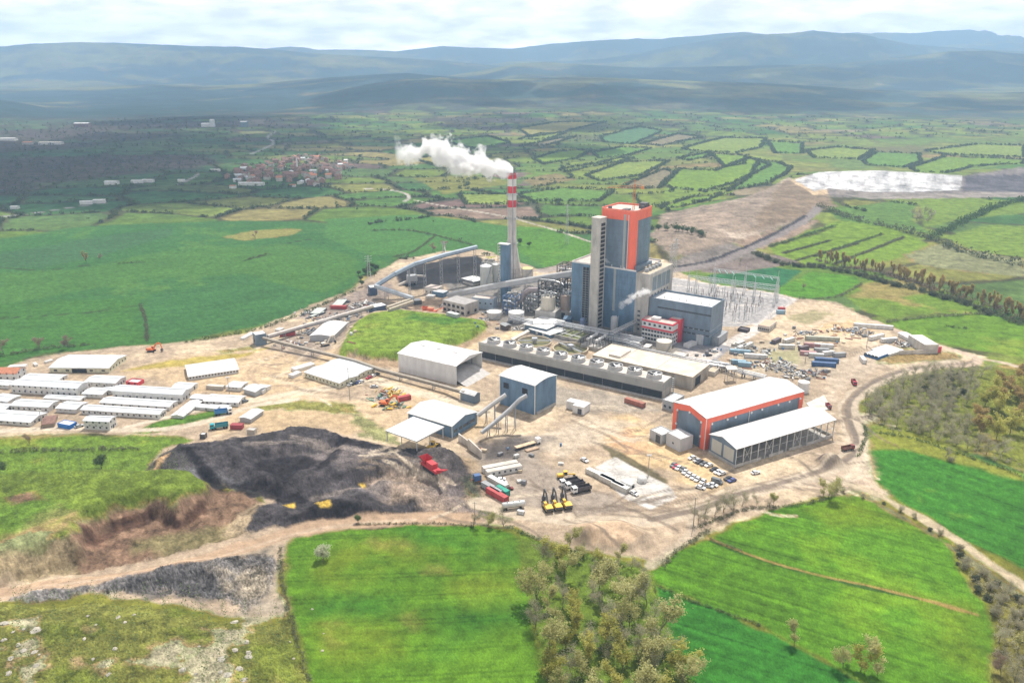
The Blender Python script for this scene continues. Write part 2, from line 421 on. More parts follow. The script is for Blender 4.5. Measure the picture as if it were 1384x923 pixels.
paint([(1048,392),(1070,380),(1100,368),(1160,374),(1165,382),(1130,400),(1095,404),(1060,400)], alb(84,164,44), 4, 4, 24, zone="meadow", var=.22, patch=(alb(112,172,56), .1))
paint([(955,372),(1040,360),(1080,366),(1062,384),(1045,392),(960,382)], alb(48,128,76), 4, 4, 24, zone="meadow", var=.15)
paint([(940,368),(1000,352),(1050,345),(1085,355),(1040,362),(990,370)], alb(140,126,118), 4, 4, 24, var=.2)
paint([(1140,395),(1175,378),(1250,385),(1340,412),(1330,424),(1240,424),(1200,432),(1150,412)], alb(106,164,56), 4, 5, 24, zone="meadow", var=.22, patch=(alb(140,160,90), .05))
paint([(1165,382),(1215,378),(1280,392),(1200,405),(1150,402)], alb(150,164,100), 8, 8, 24, zone="meadow", var=.22, alpha=.8)
paint([(1200,434),(1250,428),(1340,424),(1384,440),(1600,450),(1600,500),(1384,484),(1310,472),(1240,455)], alb(98,164,50), 4, 5, 24, zone="meadow", var=.22, patch=(alb(116,170,60), .1))
NOHEDGE.append(polyW([(1040,300),(1384,268),(1600,268),(1600,520),(1384,500),(1310,480),(1180,435),(1080,404),(950,384),(940,365),(1030,340)]))
# scrub wood right of the road
paint([(1160,540),(1195,512),(1260,500),(1384,492),(1600,500),(1600,700),(1384,640),(1300,605),(1210,580),(1170,572)], alb(116,152,62), 5, 6, 14, zone="scrubland", var=.35, patch=(alb(140,150,90), .12))
# fields near the viewer
SW = dict(var=.24)
paint([(1172,612),(1178,575),(1230,585),(1300,610),(1384,640),(1600,700),(1600,800),(1384,768),(1311,733.6),(1256,700),(1194,665),(1174,637)], alb(62,146,46), 4, 3, 16, zone="wheat_field", rows=(-50,14,.22), streak=(-50,2.2,45,.3), patch=(alb(104,168,52), .2), **SW)
paint([(1178,575),(1230,585),(1300,610),(1384,642),(1384,650),(1290,625),(1220,604),(1176,606)], alb(132,170,66), 5, 5, 16, var=.25)
paint([(958,728),(1000,705),(1056,685),(1111,677),(1143,662),(1166,664),(1206,691),(1260,723),(1282,731),(1290,757),(1315,797),(1347,844),(1351,875),(1344,960),(1250,980),(1174,925),(1115,892),(1025,845),(887,789),(880,765),(905,745)], alb(84,158,40), 3, 3, 14, zone="wheat_field", rows=(-30,13,.22), streak=(-30,1.8,40,.34), patch=(alb(98,166,42), .18), **SW)
paint([(1090,690),(1143,664),(1200,692),(1230,712),(1120,715)], alb(124,172,44), 14, 10, 24, alpha=.45)
paint([(1230,800),(1310,820),(1345,860),(1335,910),(1250,870)], alb(128,172,46), 16, 12, 24, alpha=.4)
stroke([(958,728),(1000,745),(1060,765),(1140,785),(1240,808),(1320,830)], alb(150,160,90), 1.6, 1.2, 1)
stroke([(960,731),(1000,747),(1060,767),(1140,787),(1240,810)], alb(58,110,44), 1.0, .8, .8)
paint([(887,792),(1025,848),(1115,895),(1174,930),(1150,990),(950,1000),(930,925),(905,870),(893,820)], alb(56,144,48), 3, 3, 14, zone="wheat_field", rows=(-28,11,.2), streak=(-28,1.6,40,.3), **SW)
paint([(383,738),(400,722),(480,711),(560,707),(640,709),(695,718),(712,735),(708,770),(716,820),(730,870),(738,925),(745,1000),(430,1000),(418,925),(404,860),(384,800)], alb(90,160,42), 3, 3, 14, zone="wheat_field", rows=(3,13,.22), streak=(4,2.6,40,.26), patch=(alb(104,168,46), .2), **SW)
for q in ([(470,740),(620,738),(690,745),(600,750)], [(420,760),(470,755),(480,800),(420,800)], [(640,790),(700,770),(705,810),(650,820)], [(440,850),(520,840),(540,880),(450,890)]):
    paint(q, alb(130,172,52), 16, 14, 20, alpha=.4)
for q in ([(500,730),(540,728),(560,738),(510,742)], [(440,842),(470,838),(470,850)], [(560,770),(600,766),(610,775)], [(450,868),(480,866),(476,876)], [(530,830),(560,826),(560,850)]):
    paint(q, alb(158,152,96), 8, 8, 10, alpha=.3)
for q in ([(560,716),(700,735),(700,760),(560,745)], [(590,815),(715,815),(722,850),(600,870)], [(430,815),(540,812),(535,825),(430,828)]):
    paint(q, alb(50,138,44), 18, 14, 24, alpha=.6)
# ground of the riverside wood
paint([(700,716),(760,738),(800,748),(850,757),(880,765),(885,792),(895,830),(910,880),(932,930),(950,1010),(745,1010),(738,925),(716,820),(708,770)], alb(102,154,54), 3, 4, 12, zone="woodland_floor", var=.35, patch=(alb(140,150,70), .1))
paint([(1290,735),(1340,780),(1384,800),(1600,900),(1600,1000),(1340,960),(1351,875),(1347,844),(1315,797)], alb(122,146,74), 4, 5, 12, zone="scrubland", var=.35, patch=(alb(150,150,105), .1))
# left pasture and meadow above the cut
paint([(-400,600),(0,592),(100,588),(200,588),(270,594),(240,602),(205,622),(200,640),(130,660),(0,672),(-400,690)], alb(106,164,58), 4, 4, 20, zone="pasture", var=.2, patch=(alb(128,168,66), .08))
paint([(-400,610),(0,604),(100,606),(180,608),(205,612),(150,618),(0,622),(-400,626)], alb(96,152,54), 4, 4, 20, zone="pasture", var=.25, alpha=.7)
paint([(-400,670),(0,652),(140,645),(250,643),(282,654),(280,668),(240,692),(200,682),(160,692),(118,712),(105,746),(60,752),(0,772),(-400,900)], alb(110,160,60), 3, 4, 14, zone="pasture", z=5, var=.4, patch=(alb(156,162,112), .06))
paint([(0,690),(60,680),(100,700),(40,730),(0,740)], alb(84,152,52), 10, 10, 14, z=7, alpha=.6)
paint([(5,676),(40,672),(55,680),(20,686)], alb(150,118,96), 4, 4, 8, z=8)
# the brown cut bank
paint([(118,712),(160,692),(200,682),(240,692),(280,668),(288,650),(320,655),(352,662),(358,690),(332,722),(250,748),(170,766),(110,775),(60,768),(90,745)], alb(150,122,100), 3, 4, 9, zone="cut_bank", z=3, var=.55, patch=(alb(120,90,76), .1))
paint([(190,735),(250,712),(330,705),(320,722),(240,748)], alb(140,140,92), 8, 8, 9, z=1, alpha=.6)
paint([(300,720),(350,680),(362,700),(330,726)], alb(206,184,152), 6, 6, 9, z=0, alpha=.8)
paint([(-200,775),(0,772),(60,752),(110,745),(100,790),(0,805),(-200,840)], alb(176,158,124), 5, 6, 8, zone="cut_bank", z=2, var=.5)
# rocky meadow in front
paint([(-300,832),(0,820),(120,815),(230,820),(300,836),(372,828),(380,745),(386,800),(404,860),(418,925),(430,1100),(-300,1300)], alb(118,150,70), 4, 5, 14, zone="rocky_meadow", z=4, var=.4, patch=(alb(176,172,120), .14))
for q in ([(0,880),(40,870),(50,890),(10,905)], [(240,890),(300,880),(330,923),(260,940)], [(20,842),(50,838),(46,850)], [(270,840),(330,846),(320,862),(280,858)], [(110,900),(150,895),(140,912)],
          [(90,850),(120,844),(124,856)], [(290,858),(320,870),(300,884)], [(300,800),(360,790),(375,812),(330,830)], [(180,900),(240,870),(250,900)], [(20,905),(60,895),(40,925)]):
    paint(q, alb(206,194,166), 4, 7, 7, z=5, var=.35, alpha=.85)
for q in ([(225,812),(262,810),(260,826),(232,826)], [(250,850),(290,848),(285,866),(255,868)], [(60,846),(140,838),(150,862),(70,870)], [(60,915),(120,900),(150,930),(70,950)], [(340,870),(400,850),(415,930),(350,940)]):
    paint(q, alb(104,146,52), 6, 7, 7, z=5, var=.35, alpha=.7)
# --- the works: bare ground
SAND, PALE, GREY, DUST = alb(230,202,164), alb(240,220,192), alb(186,172,158), alb(208,186,160)
paint([(-300,505),(0,497),(60,480),(150,470),(250,462),(330,450),(370,434),(420,413),(470,394),(497,376),(540,351),(600,340),(650,337),(735,366),(775,352),(900,352),(915,368),(960,384),(1050,397),(1085,404),(1130,408),(1182,434),(1240,458),(1290,472),(1330,482),(1326,494),(1262,500),(1195,514),(1163,538),(1157,560),(1172,585),(1172,615),(1172,640),(1200,668),(1160,662),(1110,674),(1056,684),(1000,703),(955,726),(905,744),(878,762),(850,755),(800,746),(760,736),(700,716),(640,707),(560,705),(480,709),(400,720),(382,738),(378,790),(372,826),(300,832),(230,818),(120,813),(0,818),(-300,840),(-300,800),(0,790),(110,775),(250,748),(330,720),(356,690),(350,662),(285,650),(200,640),(205,622),(235,603),(270,594),(200,586),(100,586),(0,590),(-300,600)], DUST, 3, 4, 12, zone="bare_ground", var=.3, patch=(alb(232,210,178), .02))
NOHEDGE.append(polyW([(-400,505),(0,490),(330,448),(497,372),(600,336),(735,362),(900,348),(1085,400),(1330,476),(1384,500),(1600,520),(1600,1000),(-400,1000)]))
def pad(q, col, soft=8, warp=8, wl=12, **kw):
    kw.setdefault("alpha", .85); paint(q, col, soft, warp, wl, **kw)
pad([(160,500),(250,480),(420,470),(480,480),(520,505),(640,545),(700,570),(640,590),(560,560),(520,520),(440,530),(340,540),(260,530)], SAND)
pad([(260,560),(330,545),(430,535),(500,545),(560,560),(520,590),(480,580),(400,560),(300,585)], SAND)
pad([(340,560),(440,552),(500,580),(470,590),(420,575),(360,585)], alb(226,198,158))
pad([(780,570),(850,560),(990,640),(960,668),(900,640),(820,600)], alb(246,214,164))
pad([(820,590),(850,582),(880,605),(850,612)], alb(232,180,142), 10, 8, 8, alpha=.7)
pad([(640,640),(720,620),(800,660),(860,690),(800,705),(700,695),(650,670)], GREY)
pad([(690,600),(800,560),(870,575),(760,615)], alb(232,214,190))
pad([(740,520),(860,535),(890,555),(800,560),(750,548)], alb(190,178,162), alpha=.9)
pad([(700,590),(740,590),(735,615),(690,625),(655,615)], alb(150,140,134), alpha=.8)
pad([(640,605),(700,590),(750,592),(700,640),(660,650)], alb(178,166,152), alpha=.7)
pad([(360,470),(420,440),(480,412),(500,420),(460,460),(420,490)], alb(168,152,138), 6, 6, 8, alpha=.9, var=.5)
pad([(400,430),(480,395),(520,380),(540,395),(500,412),(440,432)], alb(172,156,146), 6, 6, 8, alpha=.9, var=.5)
pad([(540,410),(620,400),(700,420),(690,440),(640,432),(560,420)], alb(206,178,152), 6, 6, 8, alpha=.9)
pad([(600,380),(780,380),(980,470),(960,500),(800,470),(700,450),(620,410)], alb(150,146,142), 6, 4, 12, alpha=.9)
pad([(530,372),(600,350),(650,345),(660,375),(600,385),(560,392),(540,385)], alb(52,52,58), 5, 6, 8, alpha=.97, var=.4)
pad([(620,470),(660,455),(700,445),(720,440),(700,462),(660,475)], alb(238,216,176), 4, 4, 8, alpha=.9)
pad([(1060,410),(1120,408),(1180,436),(1220,460),(1160,470),(1100,450),(1050,440)], alb(240,216,184))
pad([(1060,430),(1100,418),(1130,425),(1090,440)], alb(170,164,120), 5, 6, 8, alpha=.8)
pad([(1100,440),(1150,432),(1180,445),(1130,455)], alb(244,210,162), 8, 8)
pad([(990,470),(1060,455),(1130,470),(1130,500),(1060,510),(1000,500)], alb(214,198,172), alpha=.8)
pad([(1040,475),(1080,470),(1075,490),(1040,495)], alb(186,184,134), alpha=.7)
pad([(1120,500),(1180,460),(1210,480),(1140,530),(1050,600),(1060,620),(1090,600)], alb(236,216,192), alpha=.7)
pad([(1060,655),(1100,630),(1170,640),(1200,668),(1130,668)], alb(222,200,176))
pad([(450,690),(500,660),(560,660),(620,690),(560,700)], alb(214,188,156), alpha=.8)
pad([(1150,560),(1175,560),(1175,640),(1140,650)], alb(240,222,196))
pad([(380,730),(300,760),(330,830),(378,825)], alb(190,176,156), 6, 7, 7, alpha=.9, var=.5)
# coal
COALC = alb(90, 85, 87)
paint([(196,632),(215,606),(240,599),(300,595),(350,586),(392,577),(440,582),(490,594),(545,608),(575,602),(600,602),(628,612),(650,650),(662,690),(600,694),(560,690),(500,702),(420,694),(380,704),(335,704),(345,682),(372,662),(320,648),(250,642),(205,642)], COALC, 3, 5, 8, zone="coal_heap", z=4, var=.45, patch=(alb(132,122,120), .06))
paint([(490,640),(560,628),(625,660),(650,690),(600,690),(560,668),(500,660)], alb(196,174,154), 6, 6, 9, z=4, alpha=.8)
paint([(560,612),(600,606),(640,650),(668,690),(630,690),(590,660)], alb(148,136,132), 8, 6, 9, z=3, alpha=.6)
paint([(196,634),(210,612),(226,606),(212,624),(206,642)], alb(226,186,140), 3, 3, 6, z=5)
paint([(610,612),(640,610),(664,640),(672,680),(640,680),(615,650)], alb(186,162,130), 5, 6, 7, z=2, alpha=.8)
paint([(345,600),(470,598),(520,612),(470,632),(440,620),(390,606)], alb(136,126,124), 8, 6, 9, z=6, alpha=.8)
paint([(230,630),(290,630),(330,645),(280,646),(235,644)], alb(140,138,142), 6, 5, 9, z=4, alpha=.8)
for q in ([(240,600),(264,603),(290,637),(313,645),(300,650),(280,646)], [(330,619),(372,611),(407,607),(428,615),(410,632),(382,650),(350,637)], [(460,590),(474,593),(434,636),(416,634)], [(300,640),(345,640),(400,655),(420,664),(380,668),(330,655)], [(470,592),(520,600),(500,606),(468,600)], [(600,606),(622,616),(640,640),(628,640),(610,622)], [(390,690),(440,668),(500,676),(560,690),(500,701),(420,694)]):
    paint(q, alb(56, 52, 56), 3, 3, 6, z=5, var=.5, alpha=.95)  # shade of the steep faces painted into the coal colour, plus dark rubble
paint([(440,655),(520,645),(520,665),(450,670)], alb(128,122,124), 6, 6, 9, z=3, alpha=.7)
for q in ([(384,684),(400,678),(398,688)], [(428,688),(446,682),(448,692),(434,694)], [(486,656),(494,654),(492,660)]):
    paint(q, alb(240,204,96), 1.5, 1.5, 5)
paint([(0,812),(100,798),(200,775),(262,758),(300,756),(360,742),(374,748),(366,800),(330,826),(300,806),(260,808),(200,800),(140,808),(60,818)], alb(136,132,130), 4, 5, 7, zone="rock_dump", z=1, var=.55, patch=(alb(170,160,148), .12))
paint([(150,792),(260,764),(310,775),(300,806),(200,800)], alb(98,96,98), 6, 6, 7, z=3, alpha=.8, var=.6)
paint([(300,775),(350,765),(370,800),(330,822)], alb(196,182,158), 7, 7, 7, alpha=.75, var=.5)
# green mound, verges
paint([(455,476),(476,438),(500,424),(540,419),(600,425),(660,435),(655,446),(612,462),(585,473),(540,482),(500,480)], alb(116,174,62), 2, 3, 14, zone="pasture", z=4, var=.2, patch=(alb(124,172,66), .1))
paint([(470,476),(500,482),(540,484),(585,475),(616,464),(658,447),(668,446),(640,462),(560,492),(500,492),(462,484)], alb(196,168,136), 3, 3, 8, z=2, var=.4)
pad([(560,426),(640,434),(600,440),(540,432)], alb(62,142,50), 8, 6, 10, z=4, alpha=.7)
paint([(172,586),(215,568),(262,560),(300,552),(306,560),(262,576),(215,584)], alb(88,152,54), 2, 2.5, 8, zone="pasture", var=.3)
paint([(340,548),(400,540),(470,545),(490,560),(440,556),(380,552),(345,556)], alb(116,158,70), 4, 4, 8, zone="pasture", var=.4, alpha=.9)
paint([(460,548),(510,570),(540,600),(500,595),(480,575)], alb(140,150,90), 4, 5, 7, zone="pasture", alpha=.8, var=.5)
paint([(200,492),(260,483),(330,477),(360,470),(330,482),(250,495),(160,502)], alb(196,178,80), 3, 3, 8, alpha=.85, var=.4)
paint([(290,474),(340,468),(345,473),(300,478)], alb(120,160,70), 3, 3, 8, zone="pasture", alpha=.8)
paint([(640,682),(625,650),(636,648),(660,690),(690,700),(665,700)], alb(110,146,70), 4, 4, 6, alpha=.8, var=.4)
paint([(1220,470),(1290,476),(1300,486),(1240,490),(1180,492)], alb(134,152,84), 4, 5, 8, zone="pasture", alpha=.85, var=.4)
paint([(812,600),(840,612),(905,648),(900,656),(830,620)], alb(130,120,92), 2, 2, 8, var=.4)
# switchyard
paint([(880,372),(915,376),(960,385),(1048,398),(1072,405),(1060,415),(1022,438),(1000,442),(960,440),(915,400),(880,392)], alb(200,196,194), 2, 1.5, 12, zone="gravel_yard", var=.12)
for L in ([(905,385),(960,391),(1050,402),(1072,406),(1055,416),(1024,438),(990,436)], [(960,418),(1010,412),(1042,414)], [(900,374),(960,384),(1050,397),(1075,405),(1026,441)]):
    stroke(L, alb(236,228,220), 3.0, .8, .3, smoothline=False)
stroke([(975,470),(1010,452),(1030,440)], alb(246,236,226), 10, 2, 1)
paint([(905,462),(935,452),(990,470),(960,492),(930,482)], alb(170,168,172), 2, 1, 12, var=.1)
paint([(905,480),(970,470),(975,478),(950,495)], alb(238,226,214), 3, 2, 10)
# weighbridge slab
paint([(803,631),(832,618),(901,655),(915,672),(880,690),(840,672)], alb(240,234,226), 1.5, 1, 10, zone="concrete_slab", var=.12)
paint([(112,716),(160,694),(200,684),(240,694),(276,670),(280,676),(240,701),(200,692),(160,703),(116,726)], alb(96,70,58), 2, 3, 6, z=5, var=.4, alpha=.8)  # shadow below the scarp edge, painted as a dark brown band on the bank
paint([(1106,622),(1116,616),(1128,616),(1138,624),(1134,634),(1120,638),(1108,632)], alb(112,98,98), 3, 2, 6, z=1, var=.3)
paint([(784,722),(800,712),(830,708),(852,714),(866,726),(845,736),(800,736)], alb(232,202,170), 3, 4, 7, z=1, var=.3)
pad([(646,598),(690,590),(716,600),(692,616),(664,618)], alb(92,86,86), 6, 6, 8, alpha=.85)
pad([(570,600),(610,604),(640,640),(650,664),(610,650),(580,625)], alb(104,97,96), 8, 6, 8, z=3, alpha=.85)
for L in ([(640,676),(600,650),(560,622),(500,610),(420,596),(330,598)], [(600,648),(540,640),(480,648),(420,660)], [(520,612),(460,600),(392,588)]):
    for o in (0, 2.6): stroke([(a, b + o) for a, b in L], alb(160,148,140), 1.6, 1.5, .8, z=5, alpha=.75)
# roads
ROAD = alb(222,204,182)
rd = dict(var=.2)
stroke([(1290,490),(1240,498),(1200,510),(1165,528),(1147,548),(1152,575),(1158,596),(1146,620),(1105,638),(1055,654),(1000,668),(950,687),(880,702),(800,704),(740,698),(690,690),(645,680)], alb(226,208,184), 10, 2, 1.5, zone="dirt_road", **rd)
for off, cc, w in ((0, alb(146,132,120), 3.4), (-7, alb(176,156,134), 1.4)):
    stroke([(1305,478+off*.2),(1318,486+off*.3),(1300,492+off*.3),(1240,497+off*.3),(1200,508+off*.5),(1165,526+off*.6),(1146+off*.8,548),(1150+off*.8,575),(1157+off*.8,596),(1145,620+off*.7),(1105,637+off),(1055,653+off),(1000,667+off),(950,686+off),(880,702+off)], cc, w, 1, .5, alpha=.9)
stroke([(1182,434),(1240,458),(1290,473),(1318,483),(1322,489),(1308,494),(1260,496)], alb(226,202,180), 6, 2, 1.5, zone="dirt_road", **rd)
stroke([(1318,484),(1350,489),(1384,497),(1450,512)], alb(220,200,176), 4, 1.5, 1, zone="dirt_road", **rd)
stroke([(640,700),(560,700),(480,706),(410,716),(340,736),(250,764),(130,790),(0,806),(-150,830)], alb(212,182,152), 9, 2.5, 2.5, zone="dirt_road", **rd)
stroke([(560,702),(480,708),(410,719),(340,739),(250,767),(130,793),(0,809)], alb(226,202,176), 2, 1, .7, alpha=.7)
stroke([(1150,655),(1185,668),(1230,692),(1290,728),(1340,762),(1384,792),(1450,840)], alb(216,198,166), 5, 2, 2, zone="dirt_road", **rd)
stroke([(1150,660),(1200,688),(1260,722),(1330,770),(1384,810)], alb(140,130,104), 3, 3, 3, alpha=.8)
stroke([(880,765),(930,725),(935,705)], alb(222,204,180), 5, 2, 2, alpha=.8)
stroke([(0,582),(100,579),(170,581),(230,579),(290,566),(345,548),(400,540)], alb(238,222,198), 5, 1.5, 1, zone="dirt_road", **rd)
stroke([(170,578),(215,566),(262,556),(300,549),(335,541)], alb(240,226,204), 4, 1, .8, zone="dirt_road", **rd)
stroke([(335,542),(420,528),(500,516),(560,530),(640,550),(690,570)], alb(246,228,200), 8, 3, 1.5, zone="dirt_road", **rd)
stroke([(380,500),(350,495),(342,508),(352,520),(400,522)], alb(206,180,150), 2, 1.5, 1)
stroke([(390,496),(346,492),(336,508),(350,524)], alb(206,180,150), 1.2, 1, 1)
stroke([(905,366),(960,358),(1000,345),(1050,322),(1090,300),(1106,285)], alb(160,150,146), 11, 3, 2, zone="dirt_road", **rd)
stroke([(905,362),(960,354),(1000,341),(1050,318),(1088,297)], alb(74,70,74), 5, 1.5, 1)
stroke([(735,366),(780,358)], alb(190,176,166), 16, 3, 2)
# tyre tracks across the yards
rt = random.Random(5)
for k in range(90):
    x0, y0 = rt.choice([(760,560),(820,590),(700,660),(780,690),(860,680),(480,520),(400,515),(560,545),(1080,600),(1120,560),(1140,480),(1060,640),(940,670),(350,500),(620,690),(520,630)])
    a = rt.uniform(-.5, .7); x, y = x0 + rt.uniform(-40, 40), y0 + rt.uniform(-14, 14)
    L = [(x, y)]
    for q in range(4):
        a += rt.uniform(-.35, .35); x += 26 * math.cos(a); y += 15 * math.sin(a); L.append((x, y))
    c = alb(150,134,118) if k % 3 else alb(240,222,196)
    for o in (0, 1.9):
        stroke([(p[0], p[1] + o) for p in L], c, .8, .8, .3, alpha=.7)
gm_ = (C[:, 1] > C[:, 0] * 1.12) & (C[:, 1] > C[:, 2] * 1.2)
C[gm_] *= np.array([1.38, .86, .95])
C = np.clip(C, .004, .85)
Zv = height(X, Y)
# rock, rubble and furrows: small true relief
rough = np.zeros(NV)
for nm, amp in (("rock_dump", 2.2), ("cut_bank", 1.3), ("coal_heap", 1.3), ("rocky_meadow", .6), ("scrubland", .5), ("bare_ground", .16), ("bare_hillside", 1.0), ("pasture", .25), ("wheat_field", .12)):
    if nm in ZONES: rough[Zn == zid(nm)] = amp
# grains, lumps and tufts: the finest relief and colour the grid can carry
gr = rng.random(NV) - .5; gr2 = rng.random(NV) - .5
grain = np.full(NV, .12); lump = np.zeros(NV)
for nm, gc, gz in (("rock_dump", .9, .8), ("cut_bank", .3, .15), ("coal_heap", .5, .4), ("rocky_meadow", .55, .35), ("pasture", .4, .22), ("wheat_field", .34, .14), ("bare_ground", .22, .05), ("scrubland", .5, .3), ("woodland_floor", .4, .2), ("dirt_road", .14, .03), ("meadow", .25, .2), ("bare_hillside", .3, .5), ("farmland", .25, .2)):
    if nm in ZONES: q = Zn == zid(nm); grain[q] = gc; lump[q] = gz
near_ = np.clip(1.15 - RAD / 1400, .15, 1)
C = np.clip(C * (1 + (grain * near_ * (gr + .6 * gr2))[:, None]), .004, .85)
Zv = Zv + lump * gr * near_
if "cut_bank" in ZONES:      # rain gullies down the bank
    q = Zn == zid("cut_bank"); Zv[q] += 1.0 * (np.abs(fbm(X[q] / 6 + .15 * Y[q] / 3, Y[q] / 30, 3, 33)) * 4 - .5)
Zv = Zv + rough * (fbm(X / 5, Y / 5, 4, 77) + .6 * fbm(X / 1.6, Y / 1.6, 2, 78))
# ------------------------------------------------------------------ materials
MATS = {}
def nodes_of(m):
    m.use_nodes = True
    nt = m.node_tree
    return nt, nt.nodes, nt.links, nt.nodes["Principled BSDF"]
def ground_mat(name, fine, bump, con=.4, rough=.95):
    m = bpy.data.materials.new(name)
    nt, N, L, B = nodes_of(m)
    B.inputs["Roughness"].default_value = rough
    B.inputs["Specular IOR Level"].default_value = 0.12
    at = N.new("ShaderNodeAttribute"); at.attribute_name = "tint"
    co = N.new("ShaderNodeTexCoord")
    n1 = N.new("ShaderNodeTexNoise"); n1.inputs["Scale"].default_value = 1 / fine; n1.inputs["Detail"].default_value = 5
    n2 = N.new("ShaderNodeTexNoise"); n2.inputs["Scale"].default_value = 1 / (fine * 6); n2.inputs["Detail"].default_value = 4
    L.new(co.outputs["Object"], n1.inputs["Vector"]); L.new(co.outputs["Object"], n2.inputs["Vector"])
    ad = N.new("ShaderNodeMath"); ad.operation = "MULTIPLY_ADD"; ad.inputs[1].default_value = .6
    L.new(n1.outputs["Fac"], ad.inputs[0]); L.new(n2.outputs["Fac"], ad.inputs[2])
    mr = N.new("ShaderNodeMapRange"); mr.inputs["From Min"].default_value = .6; mr.inputs["From Max"].default_value = 1.0
    mr.inputs["To Min"].default_value = 1 - con; mr.inputs["To Max"].default_value = 1 + con; mr.clamp = False
    n1.inputs["Roughness"].default_value = .7; n2.inputs["Roughness"].default_value = .65
    L.new(ad.outputs[0], mr.inputs["Value"])
    vm = N.new("ShaderNodeVectorMath"); vm.operation = "SCALE"
    L.new(at.outputs["Color"], vm.inputs[0]); L.new(mr.outputs[0], vm.inputs["Scale"])
    L.new(vm.outputs[0], B.inputs["Base Color"])
    bp = N.new("ShaderNodeBump"); bp.inputs["Strength"].default_value = .5; bp.inputs["Distance"].default_value = bump
    L.new(n1.outputs["Fac"], bp.inputs["Height"]); L.new(bp.outputs[0], B.inputs["Normal"])
    return m
def mat(name, col, rough=.6, var=.12, scale=.35, metal=0.0, ribs=0, spec=.4, dirt=None, alpha=1.0, ribdir="X", coat=0):
    """painted / weathered surface: mottled base colour, optional ribs (profiled sheet) and dirt"""
    key = name
    if key in MATS: return MATS[key]
    m = bpy.data.materials.new(name); MATS[key] = m
    nt, N, L, B = nodes_of(m)
    B.inputs["Roughness"].default_value = rough; B.inputs["Metallic"].default_value = metal
    B.inputs["Specular IOR Level"].default_value = spec
    if coat: B.inputs["Coat Weight"].default_value = coat
    co = N.new("ShaderNodeTexCoord")
    n = N.new("ShaderNodeTexNoise"); n.inputs["Scale"].default_value = scale; n.inputs["Detail"].default_value = 6; n.inputs["Roughness"].default_value = .65
    mp = N.new("ShaderNodeMapping"); mp.inputs["Scale"].default_value = (1, 1, .35)
    oi = N.new("ShaderNodeObjectInfo")
    va = N.new("ShaderNodeVectorMath"); va.operation = "ADD"
    L.new(co.outputs["Object"], mp.inputs["Vector"]); L.new(mp.outputs[0], va.inputs[0]); L.new(oi.outputs["Location"], va.inputs[1])
    L.new(va.outputs[0], n.inputs["Vector"])
    mx = N.new("ShaderNodeMix"); mx.data_type = "RGBA"
    c = np.array(col, float)
    lo = np.clip(c * (1 - 1.6 * var), 0, 1) if dirt is None else np.array(dirt)
    hi = np.clip(c * (1 + var), 0, .9)
    mr = N.new("ShaderNodeMapRange"); mr.inputs["From Min"].default_value = .32; mr.inputs["From Max"].default_value = .62
    L.new(n.outputs["Fac"], mr.inputs["Value"]); L.new(mr.outputs[0], mx.inputs["Factor"])
    mx.inputs["A"].default_value = (*lo, 1); mx.inputs["B"].default_value = (*hi, 1)
    L.new(mx.outputs["Result"], B.inputs["Base Color"])
    if ribs:
        w = N.new("ShaderNodeTexWave"); w.wave_type = "BANDS"; w.bands_direction = ribdir
        w.inputs["Scale"].default_value = ribs; w.inputs["Distortion"].default_value = 0
        L.new(co.outputs["Object"], w.inputs["Vector"])
        bp = N.new("ShaderNodeBump"); bp.inputs["Strength"].default_value = .35; bp.inputs["Distance"].default_value = .05
        L.new(w.outputs["Fac"], bp.inputs["Height"]); L.new(bp.outputs[0], B.inputs["Normal"])
    if alpha < 1: B.inputs["Alpha"].default_value = alpha
    return m

# ------------------------------------------------------------------ ground objects from the grid
def make_grid_zones():
    q = np.arange(NR * NC).reshape(NR, NC)
    F = np.stack([q[:-1, :-1].ravel(), q[:-1, 1:].ravel(), q[1:, 1:].ravel(), q[1:, :-1].ravel()], 1)
    zf = Zn[F]
    # the most common zone of the four corners
    zf = np.where((zf[:, 0] == zf[:, 1]) | (zf[:, 0] == zf[:, 2]) | (zf[:, 0] == zf[:, 3]), zf[:, 0], np.where((zf[:, 1] == zf[:, 2]) | (zf[:, 1] == zf[:, 3]), zf[:, 1], zf[:, 2]))
    spec = {"farmland": (3, .5), "hills": (30, 4), "wheat_field": (.8, .2, .32), "meadow": (1.6, .4), "pasture": (.9, .4, .5), "woodland_floor": (.8, .3), "scrubland": (1, .5),
            "rocky_meadow": (1.0, .6, .6), "cut_bank": (1.1, .9, .55), "rock_dump": (1.1, .9, .8), "coal_heap": (.8, .4, .55), "bare_ground": (.9, .2, .3), "dirt_road": (.7, .12, .25),
            "concrete_slab": (1.5, .02), "gravel_yard": (.5, .05), "bare_hillside": (3, .6), "ash_pond": (4, .6)}
    co = np.stack([X, Y, Zv], 1)
    for zi, nm in enumerate(ZONES):
        f = F[zf == zi]
        if not len(f): continue
        used, inv = np.unique(f, return_inverse=True)
        f = inv.reshape(f.shape)
        me = bpy.data.meshes.new(nm)
        me.vertices.add(len(used)); me.vertices.foreach_set("co", co[used].astype(np.float32).ravel())
        me.loops.add(f.size); me.loops.foreach_set("vertex_index", f[:, ::-1].astype(np.int32).ravel())
        me.polygons.add(len(f)); me.polygons.foreach_set("loop_start", np.arange(0, f.size, 4, dtype=np.int32))
        me.polygons.foreach_set("use_smooth", np.ones(len(f), bool))
        me.update(calc_edges=True)
        ca = me.color_attributes.new("tint", "FLOAT_COLOR", "POINT")
        ca.data.foreach_set("color", np.concatenate([C[used], np.ones((len(used), 1))], 1).astype(np.float32).ravel())
        me.materials.append(ground_mat(nm, *spec.get(nm, (1, .2))))
        o = bpy.data.objects.new(nm, me); COL.objects.link(o)
        o["kind"] = "structure"
    return
make_grid_zones()

